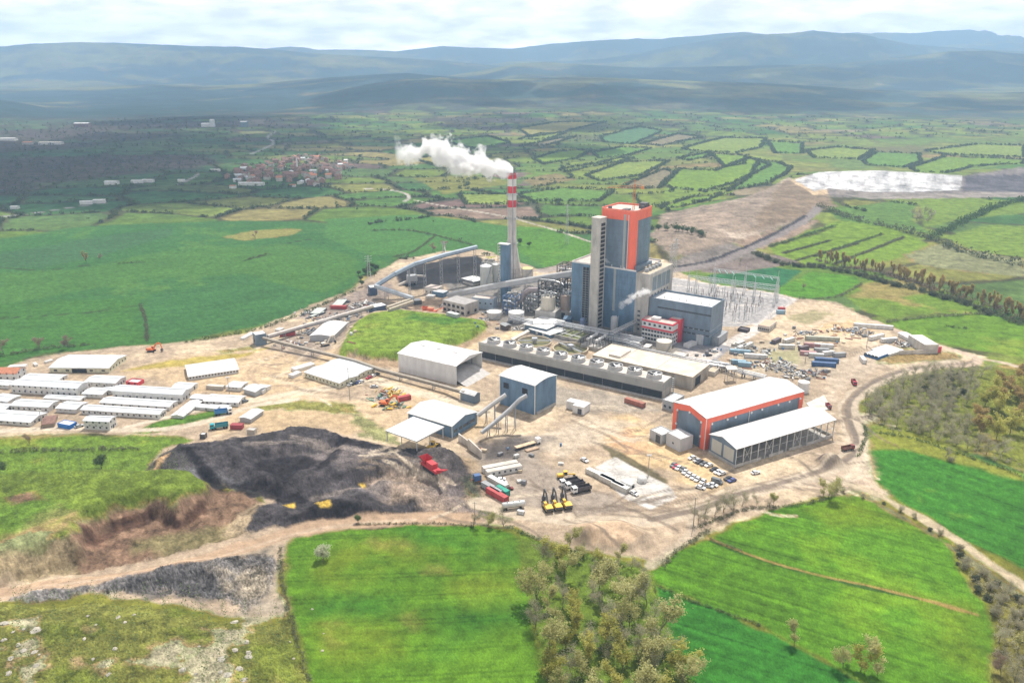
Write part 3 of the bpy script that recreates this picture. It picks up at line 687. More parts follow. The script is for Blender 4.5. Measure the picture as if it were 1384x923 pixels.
# ------------------------------------------------------------------ light, sky, air
SUN_EL, SUN_AZ = 60.0, 18.0           # azimuth east of straight ahead
sd = Vector((math.sin(R(SUN_AZ)) * math.cos(R(SUN_EL)), math.cos(R(SUN_AZ)) * math.cos(R(SUN_EL)), math.sin(R(SUN_EL))))
sl = bpy.data.lights.new("sun", "SUN"); sl.energy = SUNE; sl.angle = R(.5); sl.color = (1, .95, .87)
so = bpy.data.objects.new("sun", sl); COL.objects.link(so)
so.rotation_euler = (-sd).to_track_quat("-Z", "Y").to_euler(); so.location = (0, 0, 900)
W = bpy.data.worlds.new("World"); sc.world = W; W.use_nodes = True
wn, wl = W.node_tree.nodes, W.node_tree.links
bg = wn["Background"]; bg.inputs["Strength"].default_value = .1
sky = wn.new("ShaderNodeTexSky"); sky.sky_type = "NISHITA"; sky.sun_disc = False
sky.sun_elevation = R(SUN_EL); sky.sun_rotation = R(SUN_AZ); sky.air_density = 1.2; sky.dust_density = 2.0
tc = wn.new("ShaderNodeTexCoord")
sx = wn.new("ShaderNodeSeparateXYZ"); wl.new(tc.outputs["Generated"], sx.inputs[0])
# cloud deck: direction projected on a plane overhead, so that clouds flatten towards the horizon
zc = wn.new("ShaderNodeMath"); zc.operation = "ADD"; zc.inputs[1].default_value = .22; wl.new(sx.outputs["Z"], zc.inputs[0])
zm = wn.new("ShaderNodeMath"); zm.operation = "MAXIMUM"; zm.inputs[1].default_value = .02; wl.new(zc.outputs[0], zm.inputs[0])
dx = wn.new("ShaderNodeMath"); dx.operation = "DIVIDE"; wl.new(sx.outputs["X"], dx.inputs[0]); wl.new(zm.outputs[0], dx.inputs[1])
dy = wn.new("ShaderNodeMath"); dy.operation = "DIVIDE"; wl.new(sx.outputs["Y"], dy.inputs[0]); wl.new(zm.outputs[0], dy.inputs[1])
cx = wn.new("ShaderNodeCombineXYZ"); wl.new(dx.outputs[0], cx.inputs["X"]); wl.new(dy.outputs[0], cx.inputs["Y"])
cn = wn.new("ShaderNodeTexNoise"); cn.inputs["Scale"].default_value = 2.6; cn.inputs["Detail"].default_value = 9; cn.inputs["Roughness"].default_value = .6
wl.new(cx.outputs[0], cn.inputs["Vector"])
cr = wn.new("ShaderNodeMapRange"); cr.inputs["From Min"].default_value = .36; cr.inputs["From Max"].default_value = .6; cr.interpolation_type = "SMOOTHSTEP"
cr.inputs["To Min"].default_value = .82
wl.new(cn.outputs["Fac"], cr.inputs["Value"])
c2 = wn.new("ShaderNodeTexNoise"); c2.inputs["Scale"].default_value = 4.2; c2.inputs["Detail"].default_value = 8
wl.new(cx.outputs[0], c2.inputs["Vector"])
cc = wn.new("ShaderNodeMix"); cc.data_type = "RGBA"
cc.inputs["A"].default_value = (4.7, 4.3, 4.25, 1); cc.inputs["B"].default_value = (8.0, 7.3, 6.9, 1)
m2 = wn.new("ShaderNodeMapRange"); m2.inputs["From Min"].default_value = .35; m2.inputs["From Max"].default_value = .62
wl.new(c2.outputs["Fac"], m2.inputs["Value"]); wl.new(m2.outputs[0], cc.inputs["Factor"])
mixw = wn.new("ShaderNodeMix"); mixw.data_type = "RGBA"
wl.new(cr.outputs[0], mixw.inputs["Factor"]); wl.new(sky.outputs[0], mixw.inputs["A"]); wl.new(cc.outputs["Result"], mixw.inputs["B"])
# the sky is whiter and brighter low down
ab = wn.new("ShaderNodeMath"); ab.operation = "ABSOLUTE"; wl.new(sx.outputs["Z"], ab.inputs[0])
e1 = wn.new("ShaderNodeMath"); e1.operation = "MULTIPLY"; e1.inputs[1].default_value = -12; wl.new(ab.outputs[0], e1.inputs[0])
e2 = wn.new("ShaderNodeMath"); e2.operation = "EXPONENT"; wl.new(e1.outputs[0], e2.inputs[0])
e3 = wn.new("ShaderNodeMath"); e3.operation = "MULTIPLY_ADD"; e3.inputs[1].default_value = 4.2; e3.inputs[2].default_value = 1.0; wl.new(e2.outputs[0], e3.inputs[0])
vs = wn.new("ShaderNodeVectorMath"); vs.operation = "SCALE"; wl.new(mixw.outputs["Result"], vs.inputs[0]); wl.new(e3.outputs[0], vs.inputs["Scale"])
wl.new(vs.outputs[0], bg.inputs["Color"])

def vol_box(name, lo, hi):
    me = bpy.data.meshes.new(name)
    v = [(x, y, z) for x in (lo[0], hi[0]) for y in (lo[1], hi[1]) for z in (lo[2], hi[2])]
    me.from_pydata(v, [], [(0,1,3,2),(4,6,7,5),(0,4,5,1),(2,3,7,6),(0,2,6,4),(1,5,7,3)])
    o = bpy.data.objects.new(name, me); COL.objects.link(o)
    return o
if HAZE:
    hb = vol_box("haze", (-14500, -900, -60), (14500, 15600, 900))
    hb["kind"] = "stuff"
    hm_ = bpy.data.materials.new("haze"); hm_.use_nodes = True
    hn_ = hm_.node_tree.nodes; hn_.remove(hn_["Principled BSDF"])
    pv = hn_.new("ShaderNodeVolumePrincipled")
    pv.inputs["Color"].default_value = (.46, .70, 1.0, 1); pv.inputs["Density"].default_value = HAZE
    pv.inputs["Anisotropy"].default_value = .1
    hm_.node_tree.links.new(pv.outputs[0], hn_["Material Output"].inputs["Volume"])
    hb.data.materials.append(hm_)
sc.render.engine = "CYCLES"
cy = sc.cycles
cy.max_bounces = 10; cy.diffuse_bounces = 3; cy.glossy_bounces = 2; cy.transmission_bounces = 2; cy.volume_bounces = 9; cy.transparent_max_bounces = 12
cy.use_denoising = True
sc.render.filter_size = 1.15
try: cy.denoiser = "OPENIMAGEDENOISE"
except Exception: pass
cy.caustics_reflective = False; cy.caustics_refractive = False
cy.sample_clamp_indirect = 4
sc.view_settings.view_transform = "Standard"; sc.view_settings.look = "None"
sc.view_settings.exposure = EXPO; sc.view_settings.gamma = 1; sc.view_settings.use_curve_mapping = False
# ------------------------------------------------------------------ mesh building
class MB:
    def __init__(s): s.v = []; s.f = []
    def add(s, vs, fs):
        k = len(s.v); s.v += [tuple(map(float, q)) for q in vs]; s.f += [tuple(i + k for i in f) for f in fs]; return s
    def box(s, x0, x1, y0, y1, z0, z1):
        return s.add([(x0,y0,z0),(x1,y0,z0),(x1,y1,z0),(x0,y1,z0),(x0,y0,z1),(x1,y0,z1),(x1,y1,z1),(x0,y1,z1)],
                     [(0,3,2,1),(4,5,6,7),(0,1,5,4),(1,2,6,5),(2,3,7,6),(3,0,4,7)])
    def prism(s, poly, z0, z1):
        n = len(poly)
        a = sum(poly[i][0]*poly[(i+1)%n][1]-poly[(i+1)%n][0]*poly[i][1] for i in range(n))
        if a < 0: poly = poly[::-1]
        return s.add([(p[0],p[1],z0) for p in poly]+[(p[0],p[1],z1) for p in poly],
                     [tuple(range(n))[::-1], tuple(range(n,2*n))]+[(i,(i+1)%n,n+(i+1)%n,n+i) for i in range(n)])
    def extr(s, prof, axis, t0, t1):
        """profile (u,z) swept along axis 'x' or 'y'"""
        n = len(prof)
        P = lambda t,u,z: (t,u,z) if axis=='x' else (u,t,z)
        v = [P(t0,u,z) for u,z in prof]+[P(t1,u,z) for u,z in prof]
        f = [tuple(range(n)), tuple(range(n,2*n))[::-1]]+[(i,n+i,n+(i+1)%n,(i+1)%n) for i in range(n)]
        return s.add(v,f)
    def cyl(s, x, y, z0, z1, r0, r1=None, n=24, cap=True):
        r1 = r0 if r1 is None else r1
        v = [(x+r*math.cos(2*PI*i/n), y+r*math.sin(2*PI*i/n), z) for z,r in ((z0,r0),(z1,r1)) for i in range(n)]
        f = [(i,(i+1)%n,n+(i+1)%n,n+i) for i in range(n)]
        if cap: f += [tuple(range(n))[::-1], tuple(range(n,2*n))]
        return s.add(v,f)
    def lathe(s, prof, x=0, y=0, n=32, cap=True):
        v = [(x+r*math.cos(2*PI*i/n), y+r*math.sin(2*PI*i/n), z) for r,z in prof for i in range(n)]
        f = [(k*n+i,k*n+(i+1)%n,(k+1)*n+(i+1)%n,(k+1)*n+i) for k in range(len(prof)-1) for i in range(n)]
        if cap: f += [tuple(range(n))[::-1], tuple(range((len(prof)-1)*n,len(prof)*n))]
        return s.add(v,f)
    def bar(s, p, q, w, h=None, n=4):
        """straight member, square (n=4) or round"""
        h = h or w
        p = Vector(p); q = Vector(q); d = (q-p)
        if d.length < 1e-6: return s
        d.normalize()
        up = Vector((0,0,1)) if abs(d.z) < .95 else Vector((0,1,0))
        a = d.cross(up).normalized(); b = a.cross(d).normalized()
        off = [(math.cos(2*PI*(i+.5)/n)*(1.414 if n==4 else 1), math.sin(2*PI*(i+.5)/n)*(1.414 if n==4 else 1)) for i in range(n)]
        v = [tuple(c + a*(u*w/2) + b*(t*h/2)) for c in (p,q) for u,t in off]
        return s.add(v,[(i,(i+1)%n,n+(i+1)%n,n+i) for i in range(n)]+[tuple(range(n))[::-1],tuple(range(n,2*n))])
    def tube(s, pts, r, n=8):
        pts = [Vector(p) for p in pts]; rings = []
        for i,p in enumerate(pts):
            d = (pts[min(i+1,len(pts)-1)]-pts[max(i-1,0)]).normalized()
            up = Vector((0,0,1)) if abs(d.z) < .95 else Vector((0,1,0))
            a = d.cross(up).normalized(); b = a.cross(d).normalized()
            rr = r[i] if isinstance(r,(list,tuple)) else r
            rings.append([tuple(p+a*(math.cos(2*PI*k/n)*rr)+b*(math.sin(2*PI*k/n)*rr)) for k in range(n)])
        v = [q for g in rings for q in g]
        f = [(k*n+i,k*n+(i+1)%n,(k+1)*n+(i+1)%n,(k+1)*n+i) for k in range(len(pts)-1) for i in range(n)]
        f += [tuple(range(n))[::-1], tuple(range((len(pts)-1)*n,len(pts)*n))]
        return s.add(v,f)
    def mesh(s, name, m, smooth=False):
        me = bpy.data.meshes.new(name); me.from_pydata(s.v,[],s.f); me.validate(); me.update()
        if smooth:
            me.polygons.foreach_set("use_smooth",[True]*len(me.polygons))
            try: me.set_sharp_from_angle(angle=R(40))
            except Exception: pass
        me.materials.append(m); return me
    def build(s, name, m, parent=None, smooth=False):
        return link(name, s.mesh(name, m, smooth), parent)
def link(name, me, parent=None):
    o = bpy.data.objects.new(name, me); COL.objects.link(o)
    if parent is not None: o.parent = parent
    return o
def tag(o, label, cat, group=None):
    o["label"] = label; o["category"] = cat
    if group: o["group"] = group
    return o
def thing(name, label, cat, loc=(0,0,0), rz=0, group=None):
    o = bpy.data.objects.new(name, None); COL.objects.link(o); o.empty_display_size = .5
    o.location = loc; o.rotation_euler = (0,0,rz)
    return tag(o, label, cat, group)
def dup(src, loc, rz, label=None, group=None, scale=None):
    r = src.copy(); COL.objects.link(r); r.location = loc; r.rotation_euler = (0,0,rz)
    if scale: r.scale = (scale,)*3 if not hasattr(scale,'__len__') else scale
    if label: r["label"] = label
    if group: r["group"] = group
    for ch in KIDS.get(src.name, ()) or list(src.children):
        c = ch.copy(); COL.objects.link(c); c.parent = r
        for g in KIDS.get(ch.name, ()) or list(ch.children):
            d = g.copy(); COL.objects.link(d); d.parent = c
    return r
KIDS = {}

# ------------------------------------------------------------------ surfaces
WHITE  = mat("white_roof_sheet", (.63,.63,.62), .5, .13, .25, ribs=3)
CAMPR  = mat("camp_roof_sheet", (.57,.59,.61), .5, .09, .3, ribs=3)
CAMPW  = mat("camp_wall_panel", (.66,.65,.62), .6, .10, .5)
CREAM  = mat("cream_wall_panel", (.62,.60,.44), .6, .12, .5)
GREYW  = mat("grey_cladding", (.40,.41,.42), .55, .08, .3, ribs=4)
LIGHTW = mat("pale_cladding", (.68,.67,.65), .55, .07, .3, ribs=4)
BLUEW  = mat("blue_cladding", (.115,.195,.29), .45, .2, .2, ribs=4)
BLUEG  = mat("blue_grey_cladding", (.145,.195,.25), .45, .17, .2, ribs=4)
DKBLUE = mat("dark_blue_sheet", (.06,.09,.16), .5, .15, .3)
ORANGE = mat("orange_cladding", (.80,.15,.085), .45, .06, .2, ribs=4)
REDC   = mat("red_cladding", (.66,.07,.09), .5, .10, .3)
CONC   = mat("concrete", (.42,.40,.37), .9, .16, .25, dirt=(.30,.285,.26))
CONCL  = mat("pale_concrete", (.60,.56,.50), .9, .14, .2, dirt=(.44,.40,.35))
STEEL  = mat("grey_steel", (.30,.31,.32), .5, .15, .6)
DKST   = mat("dark_steel", (.09,.09,.095), .6, .2, .6)
GALV   = mat("galvanised_steel", (.55,.56,.57), .4, .12, .8, metal=.3)
GLASS  = mat("window_glass", (.05,.06,.075), .15, .2, .5, spec=.6)
DARKIN = mat("dark_opening", (.03,.03,.033), .9, .2, .5)
TANKW  = mat("white_tank_paint", (.66,.65,.62), .5, .08, .3)
TANKB  = mat("beige_tank_paint", (.56,.51,.42), .55, .10, .3)
RUST   = mat("rusty_steel", (.28,.14,.09), .8, .3, .5)
TILE   = mat("orange_roof_tile", (.46,.19,.11), .8, .15, .8)
TILEB  = mat("brown_roof_tile", (.21,.12,.095), .85, .25, .5)
PINKR  = mat("pale_felt_roof", (.56,.47,.42), .9, .12, .2)
WATER  = mat("murky_water", (.20,.19,.085), .25, .15, .08, spec=.5)
BELT   = mat("belt_cover_sheet", (.56,.56,.55), .5, .10, .3)
SANDST = mat("sandy_concrete", (.52,.44,.33), .9, .14, .3)
YELLOW = mat("machine_yellow", (.72,.45,.05), .5, .12, .8)
BLACKR = mat("black_rubber", (.025,.025,.027), .8, .1, 2)
CHROME = mat("window_frame_white", (.7,.7,.7), .5, .05, 1)
SMALLROCK = mat("pale_rubble", (.42,.37,.31), .95, .3, .6)

# ------------------------------------------------------------------ placing a box-like building from its corners
def corner_frame(F, by, L, Rr, z0=None, lift=0):
    if z0 is None:
        b = GT(F[0], by)
    else:
        b = G(F[0], by, z0)
    h = height_over(b, *F)
    z = b[2] + h
    # plan position of the seen corners at eave height
    f = G(F[0], F[1], z)[:2]; l = G(L[0], L[1], z)[:2]; r = G(Rr[0], Rr[1], z)[:2]
    u = r - f; v = l - f
    a = math.hypot(*v); bb = math.hypot(*u)
    skew = math.degrees(math.acos(np.clip(np.dot(u, v) / (a * bb), -1, 1)))
    if bb >= a: ang = math.atan2(u[1], u[0])
    else: ang = math.atan2(v[1], v[0]) - PI / 2
    ux = np.array([math.cos(ang), math.sin(ang)]); vy = np.array([-ux[1], ux[0]])
    return dict(loc=(f[0], f[1], b[2]), ang=ang, b=abs(float(np.dot(u, ux))), a=abs(float(np.dot(v, vy))), h=h, skew=skew)
SKEWS = []
def base(name, label, cat, F, by, L, Rr, group=None, z0=None, h=None):
    k = corner_frame(F, by, L, Rr, z0)
    if h: k["h"] = h
    SKEWS.append((name, F, round(k["skew"], 1), round(k["b"], 1), round(k["a"], 1), round(k["h"], 1)))
    o = thing(name, label, cat, k["loc"], k["ang"], group)
    return o, k["b"], k["a"], k["h"]
def gable_walls(m, b, a, h, rise, ax, z0=-1.0):
    if ax == 'x':  # ridge along x
        m.extr([(0,z0),(a,z0),(a,h),(a/2,h+rise),(0,h)], 'x', 0, b)
    else:
        m.extr([(0,z0),(b,z0),(b,h),(b/2,h+rise),(0,h)], 'y', 0, a)
def gable_roof(m, b, a, h, rise, ax, ov=.5, t=.22, arch=0):
    w, l = (a, b) if ax == 'x' else (b, a)
    s = rise / (w / 2)
    z = h + .02
    if arch:
        pts = [(-ov + (w + 2*ov) * i / 12, z + rise * (1 - ((i - 6) / 6) ** 2)) for i in range(13)]
        prof = pts + [(u, q + t) for u, q in pts[::-1]]
    else:
        prof = [(-ov, z - s*ov), (w/2, z + rise), (w+ov, z - s*ov), (w+ov, z - s*ov + t), (w/2, z + rise + t), (-ov, z - s*ov + t)]
    m.extr(prof, ax, -ov, l + ov)
_WIN = {}
def window_mesh(w, h, m):
    k = (w, h, m.name)
    if k not in _WIN: _WIN[k] = MB().box(-w/2, w/2, -.06, .10, 0, h).mesh("window", m)
    return _WIN[k]
def windows(root, face, length, n, z, w=1.1, h=1.1, other=0.0, m=None, name="window", start=None):
    """n windows along the face at y=0 ('x'), x=0 ('y'), far x ('X') of the building"""
    me = window_mesh(w, h, m or GLASS)
    for i in range(n):
        t = length * (i + .5) / n
        o = link(name, me, root)
        if face == 'x': o.location = (t, -.06, z)
        elif face == 'y': o.location = (-.06, t, z); o.rotation_euler = (0,0,-PI/2)
        elif face == 'X': o.location = (other + .06, t, z); o.rotation_euler = (0,0,PI/2)
def shed(name, label, F, by, L, Rr, roof='x', rise=1.0, wall=None, rm=None, wins=(), cat="building", group=None, ov=.4, parapet=.6, door=None, z0=None, h=None, arch=0):
    o, b, a, h = base(name, label, cat, F, by, L, Rr, group, z0, h)
    wall = wall or CAMPW; rm = rm or CAMPR
    m = MB(); r = MB()
    if roof in 'xy':
        gable_walls(m, b, a, h, rise, roof); gable_roof(r, b, a, h, rise, roof, ov, arch=arch)
        m.build("wall", wall, o); r.build("roof", rm, o)
    else:   # flat with parapet
        t = .3
        m.box(0,b,0,a,-1,h-parapet)
        m.box(0,b,0,t,h-parapet-.003,h).box(0,b,a-t,a,h-parapet-.003,h).box(0,t,t,a-t,h-parapet-.003,h).box(b-t,b,t,a-t,h-parapet-.003,h)
        m.build("wall", wall, o)
        r.box(t+.01,b-t-.01,t+.01,a-t-.01,h-parapet-.05,h-parapet+.06); r.build("roof", rm, o)
    for q in wins:
        face, n, z = q[:3]; w = q[3] if len(q) > 3 else 1.0; hh = q[4] if len(q) > 4 else 1.0
        windows(o, face, a if face in 'yX' else b, n, z, w, hh, other=b, m=q[5] if len(q) > 5 else None)
    if door:
        face, t, w, hh = door[:4]
        d = MB().box(-w/2, w/2, -.08, .1, 0, hh).build("door", door[4] if len(door) > 4 else DKST, o)
        if face == 'x': d.location = (b*t, -.05, 0)
        elif face == 'y': d.location = (-.05, a*t, 0); d.rotation_euler = (0,0,-PI/2)
        else: d.location = (b+.05, a*t, 0); d.rotation_euler = (0,0,PI/2)
    if group == "white camp buildings":
        ac = window_mesh(.9, .6, STEEL)
        for t in (.22, .47, .71): q = link("air_conditioner", ac, o); q.location = (b*t, -.14, min(2.0, h*.6))
        MB().box(-.06, .08, -.55, .55, 0, min(2.0, h*.8)).build("door", DKST, o).location = (b, a*.5, 0)
        MB().box(.3, b-.3, a/2-.12, a/2+.12, h+rise+.1, h+rise+.36).build("ridge_cap", GREYW, o)
    return o, b, a, h

# ================================================================== workers' camp, left
CG = "white camp buildings"
shed("warehouse", "wide low cream walled warehouse with a pale roof at the edge of the green field", (66.3,497), 503.5, (91,480), (147,497.5), 'x', 1.6, CREAM, CAMPR, [('x',5,1,2,1),('X',6,1.2,1,1)], door=('x',.5,9,2.6,DARKIN))
shed("tiled_house", "two storey house under an orange tile roof at the left edge of the camp", (-22,504.5), 513.5, (-12,497), (22,505), 'x', 2.0, CAMPW, TILE, [('x',5,.9),('x',5,3.6),('X',2,1),('X',2,3.6)])
shed("long_dormitory", "long two storey dormitory with two rows of twelve windows, largest in the camp", (13.7,520), 531, (28,511.4), (104,525), 'x', 1.2, CAMPW, CAMPR, [('x',12,1.0,.9,.9),('x',12,3.9,.9,.9),('X',2,1,.9,.9)], group=CG)
shed("flat_barrack", "thin flat roofed white barrack squeezed behind the largest dormitory", (29,511), 514.5, (33,504.5), (80,513), 'x', .5, CAMPW, CAMPR, [('x',6,.9,.8,.8)], group=CG)
shed("barrack", "white barrack with four windows north of the dark red cabin's neighbour", (114.5,516), 523, (125,507), (156,518), 'x', .9, CAMPW, CAMPR, [('x',4,1,.9,.9),('X',2,1,.9,.9)], group=CG)
shed("site_cabin", "dark red flat roofed cabin between the white barracks", (170,515.5), 520.5, (176,510.5), (186,517), 'f', 0, REDC, CAMPR, [('x',2,.9,1,.9)], cat="cabin")
shed("small_barrack", "small square white barrack right of the largest dormitory's end wall", (111,532), 537, (121,523.5), (138,533.5), 'x', .6, CAMPW, CAMPR, group=CG)
shed("small_barrack", "narrow white lean-to barrack in the gap beside the small square barrack", (139,529), 534, (141,524), (151,530), 'x', .4, CAMPW, CAMPR, group=CG)
shed("dormitory", "long white dormitory with nine dark windows below the red cabin", (151.5,528), 538, (160,520), (245.7,533.5), 'x', 1.2, CAMPW, CAMPR, [('x',10,1.2,.9,.9),('X',3,1.2,.9,.9)], group=CG)
shed("dormitory", "long low white dormitory in the middle of the stepped row of three", (135,544), 548.5, (143,536), (228.8,550), 'x', .9, CAMPW, CAMPR, [('x',8,.8,.9,.8)], group=CG)
shed("dormitory", "longest low white dormitory, nearest of the stepped row of three", (109,553.6), 559.5, (116,546.5), (215,560.3), 'x', .9, CAMPW, CAMPR, [('x',14,.9,.9,.9),('X',2,.9,.9,.9)], group=CG)
shed("dormitory", "white dormitory with seven windows straight below the largest dormitory", (13.7,548), 554.5, (21.5,539), (65,550.5), 'x', .9, CAMPW, CAMPR, [('x',7,.9,.9,.9)], group=CG)
shed("mess_hall", "windowless white mess hall standing left of the longest low dormitory", (75.4,551.7), 557, (85,542), (102.7,553.5), 'x', .8, CAMPW, CAMPR, group=CG)
shed("mess_hall", "large white hall cut by the left edge of the picture, nearest the pasture", (-30,566), 571, (-18,552.5), (41,571), 'x', 1.1, CAMPW, CAMPR, [('x',8,.9,.9,.9),('X',2,.8,.9,.9)], group=CG)
shed("old_shed", "brown roofed old wooden shed left of the blue cabin", (57,574), 578.5, (62,563), (72,574.5), 'x', .8, mat("weathered_wood",(.30,.24,.19),.9), TILEB)
shed("blue_cabin", "bright blue cabin with a white roof by the camp road", (77,571.7), 577.2, (84,566.3), (93.6,574.8), 'f', 0, mat("bright_blue_paint",(.02,.17,.55),.5), WHITE, parapet=.25, cat="cabin")
shed("site_office", "small two storey white office block nearest the curving camp road", (112.5,568.5), 580, (118,561.5), (147,570), 'x', .9, CAMPW, CAMPR, [('x',4,.9,.9,.9),('x',4,3.7,.9,.9),('X',2,.9,.9,.9),('X',2,3.7,.9,.9)], group=CG)
for F,by,L,Rr,lab in (((-14,540),546,(-4,531),(10,543),"white hut with brown doors at the left edge below the tiled house"),((-16,553),557.5,(-8,545),(6,554),"lower white hut at the left edge above the large hall"),
        ((59,538),541,(66,533),(108,541),"flat grey link roof between the two left dormitories"),((-10,519),524,(-2,513),(12,521),"white hut left of the largest dormitory")):
    shed("hut", lab, F, by, L, Rr, 'x', .5, CAMPW, CAMPR, group=CG)
shed("double_hall", "white hall with a split double roof alone on the pale sand", (254.8,509.5), 514.3, (252.8,493.5), (322.4,499.5), 'x', 1.0, CAMPW, WHITE, [('x',16,1,.9,.9)])
shed("barrack", "short white barrack behind the end of the long nine window dormitory", (233,523), 528, (240,516.5), (258,524.5), 'x', .7, CAMPW, CAMPR, group=CG)
shed("storage_container", "long sand coloured container lying beside the lamp post of the camp", (278,521), 526, (281,518.3), (301,522.8), 'f', 0, mat("sand_paint",(.45,.41,.35),.6), mat("sand_paint_top",(.58,.54,.47),.6), cat="container", parapet=.1)
shed("barrack", "white flat barrack right of the long sand coloured container", (306,522.5), 527.5, (311,515), (325,524), 'x', .6, CAMPW, CAMPR, group=CG)
shed("workshop", "grey workshop with a sagging dark roof at the camp's right end", (329,525.5), 531.5, (339,517.5), (345,530), 'x', .8, GREYW, CAMPR)
shed("workshop", "small pale annex beside the grey workshop with the sagging roof", (341,526.5), 531, (352,519.5), (357,527), 'x', .6, CAMPW, CAMPR)
shed("barrack", "white barrack with a parked car at its end by the camp road", (275,541.8), 547, (278,532.5), (321.8,544.2), 'x', .9, CAMPW, WHITE, [('x',5,1,.9,.9),('X',3,.9,.9,.9)], group=CG)
shed("barrack", "white barrack set at a slant, its ridge pointing away from the road", (247.6,562.6), 565.5, (235,559), (273,542.4), 'x', .7, CAMPW, WHITE, [('x',3,.8,.8,.8)], group=CG)
for F,by,L,Rr,lab in (((263,549.5),553,(266,545.5),(277,551),"tiny white hut with a pitched roof beside the slanted barrack"),((279,551),554.5,(283,546.5),(293,552.5),"tiny white hut between the slanted barrack and the road bend"),
        ((294,551),554,(298,547),(307,552),"tiny white hut with a grey door nearest the road bend"),((257,538),543,(262,532.5),(275,539.5),"grey brown hut in the gap between two white barracks")):
    shed("hut", lab, F, by, L, Rr, 'x', .5, CAMPW if 'grey brown' not in lab else mat("taupe_panel",(.42,.40,.36),.7), CAMPR, group="small camp huts")
shed("grey_shed", "grey metal shed beside the dark red box above the coal heap", (338.7,566.5), 571.7, (324,564.3), (355.6,554.8), 'x', .6, GREYW, CAMPR)
shed("hut", "grey brick hut on the upper edge of the coal heap", (333,580.5), 587, (338,577.5), (343,581.5), 'f', 0, CONC, CONCL, parapet=.2)
shed("red_box", "dark red box cabin beside a teal truck above the coal heap", (310.5,574.5), 580.5, (312,571), (326.5,574.8), 'f', 0, mat("dark_red_paint",(.30,.05,.06),.6), mat("dark_red_paint",(.3,.05,.06)), cat="container", parapet=.1)
shed("guard_booth", "small dark guard booth with a white roof on the pasture edge", (269.5,587), 593, (271,584), (276.5,587.3), 'f', 0, DKST, WHITE, parapet=.15, cat="booth")
# long walkway roofs beside the twin cream halls
shed("cream_hall", "cream walled hall of the pair, nearer the camp, pale roof", (459,518), 524.5, (411.5,503), (480,506.5), 'y', .9, CREAM, CAMPR, [('y',10,1,.9,.9),('x',4,1,.9,.9)])
shed("cream_hall", "cream walled hall of the pair, nearer the conveyor, cars parked before it", (482,507.5), 513, (436.5,493.5), (503,496.5), 'y', .9, CREAM, CAMPR, [('y',10,1,.9,.9),('x',4,1,.9,.9)])
shed("container_cabin", "long white cabin with one orange end left of the twin cream halls", (399,499.5), 503.5, (394,496.5), (426,491.5), 'f', 0, CAMPW, CAMPR, parapet=.1, cat="cabin")
shed("container_cabin", "white cabin lying in front of the orange ended cabin", (396,507.5), 511.5, (390,505.5), (408,502.5), 'f', 0, CAMPW, CAMPR, parapet=.1, cat="cabin")

# ================================================================== halls of the works
def white_hall():
    o, b, a, h = base("storage_hall", "large white storage hall with an open front and grey pile inside", "building", (616.4,495), 520.5, (538,477.5), (654,477))
    t = .4
    m = MB().box(0,t,0,a,-1,h).box(b-t,b,0,a,-1,h).box(t,b-t,a-t,a,-1,h)
    m.extr([(0,h),(b,h),(b/2,h+2.4)], 'y', a-t, a); m.extr([(0,h),(b,h),(b/2,h+2.4)], 'y', .0, .3); m.build("wall", LIGHTW, o)
    r = MB(); gable_roof(r, b, a, h, 2.4, 'y', .5); r.build("roof", WHITE, o)
    v = MB()
    for i in range(3): v.box(b*.5-.7, b*.5+.7, a*(.2+.28*i), a*(.2+.28*i)+2.6, h+2.3, h+3.0)
    v.build("roof_vent", LIGHTW, o)
    k = MB()
    for i in range(1,6): k.box(.4,.8, a*i/6-.2, a*i/6+.2, 0, h).box(b-.8,b-.4,a*i/6-.2,a*i/6+.2,0,h).bar((.6,a*i/6,h),(b/2,a*i/6,h+2),.3).bar((b-.6,a*i/6,h),(b/2,a*i/6,h+2),.3)
    k.build("frame", STEEL, o)
    # the pile stored inside, a thing of its own
    pv = MB(); n = 14
    vv, ff = [], []
    for i in range(n+1):
        for j in range(n+1):
            x = 1 + (b-2)*i/n; y = -7 + (a*.8+7)*j/n
            zz = (h*.42) * smooth(np.array(min(1, max(0, (y+7)/12))))*(.75+.25*math.sin(PI*i/n)) * (1 + .3*float(fbm(np.array([x/3]), np.array([y/3]), 2, 4)[0]))
            vv.append((x, y, zz)); 
    for i in range(n):
        for j in range(n): ff.append((i*(n+1)+j, (i+1)*(n+1)+j, (i+1)*(n+1)+j+1, i*(n+1)+j+1))
    pv.add(vv, ff); p = pv.build("gypsum_pile", mat("pale_grey_powder",(.50,.48,.46),.95,.12,.3), None, True)
    p.location = o.location; p.rotation_euler = o.rotation_euler
    tag(p, "pale grey pile spilling from the open front of the white storage hall", "pile")
white_hall()
shed("small_shed", "small grey shed with a white pitched roof at the open front of the white hall", (641,535), 546, (622,529.5), (648.5,531), 'y', 1.2, BLUEG, WHITE)
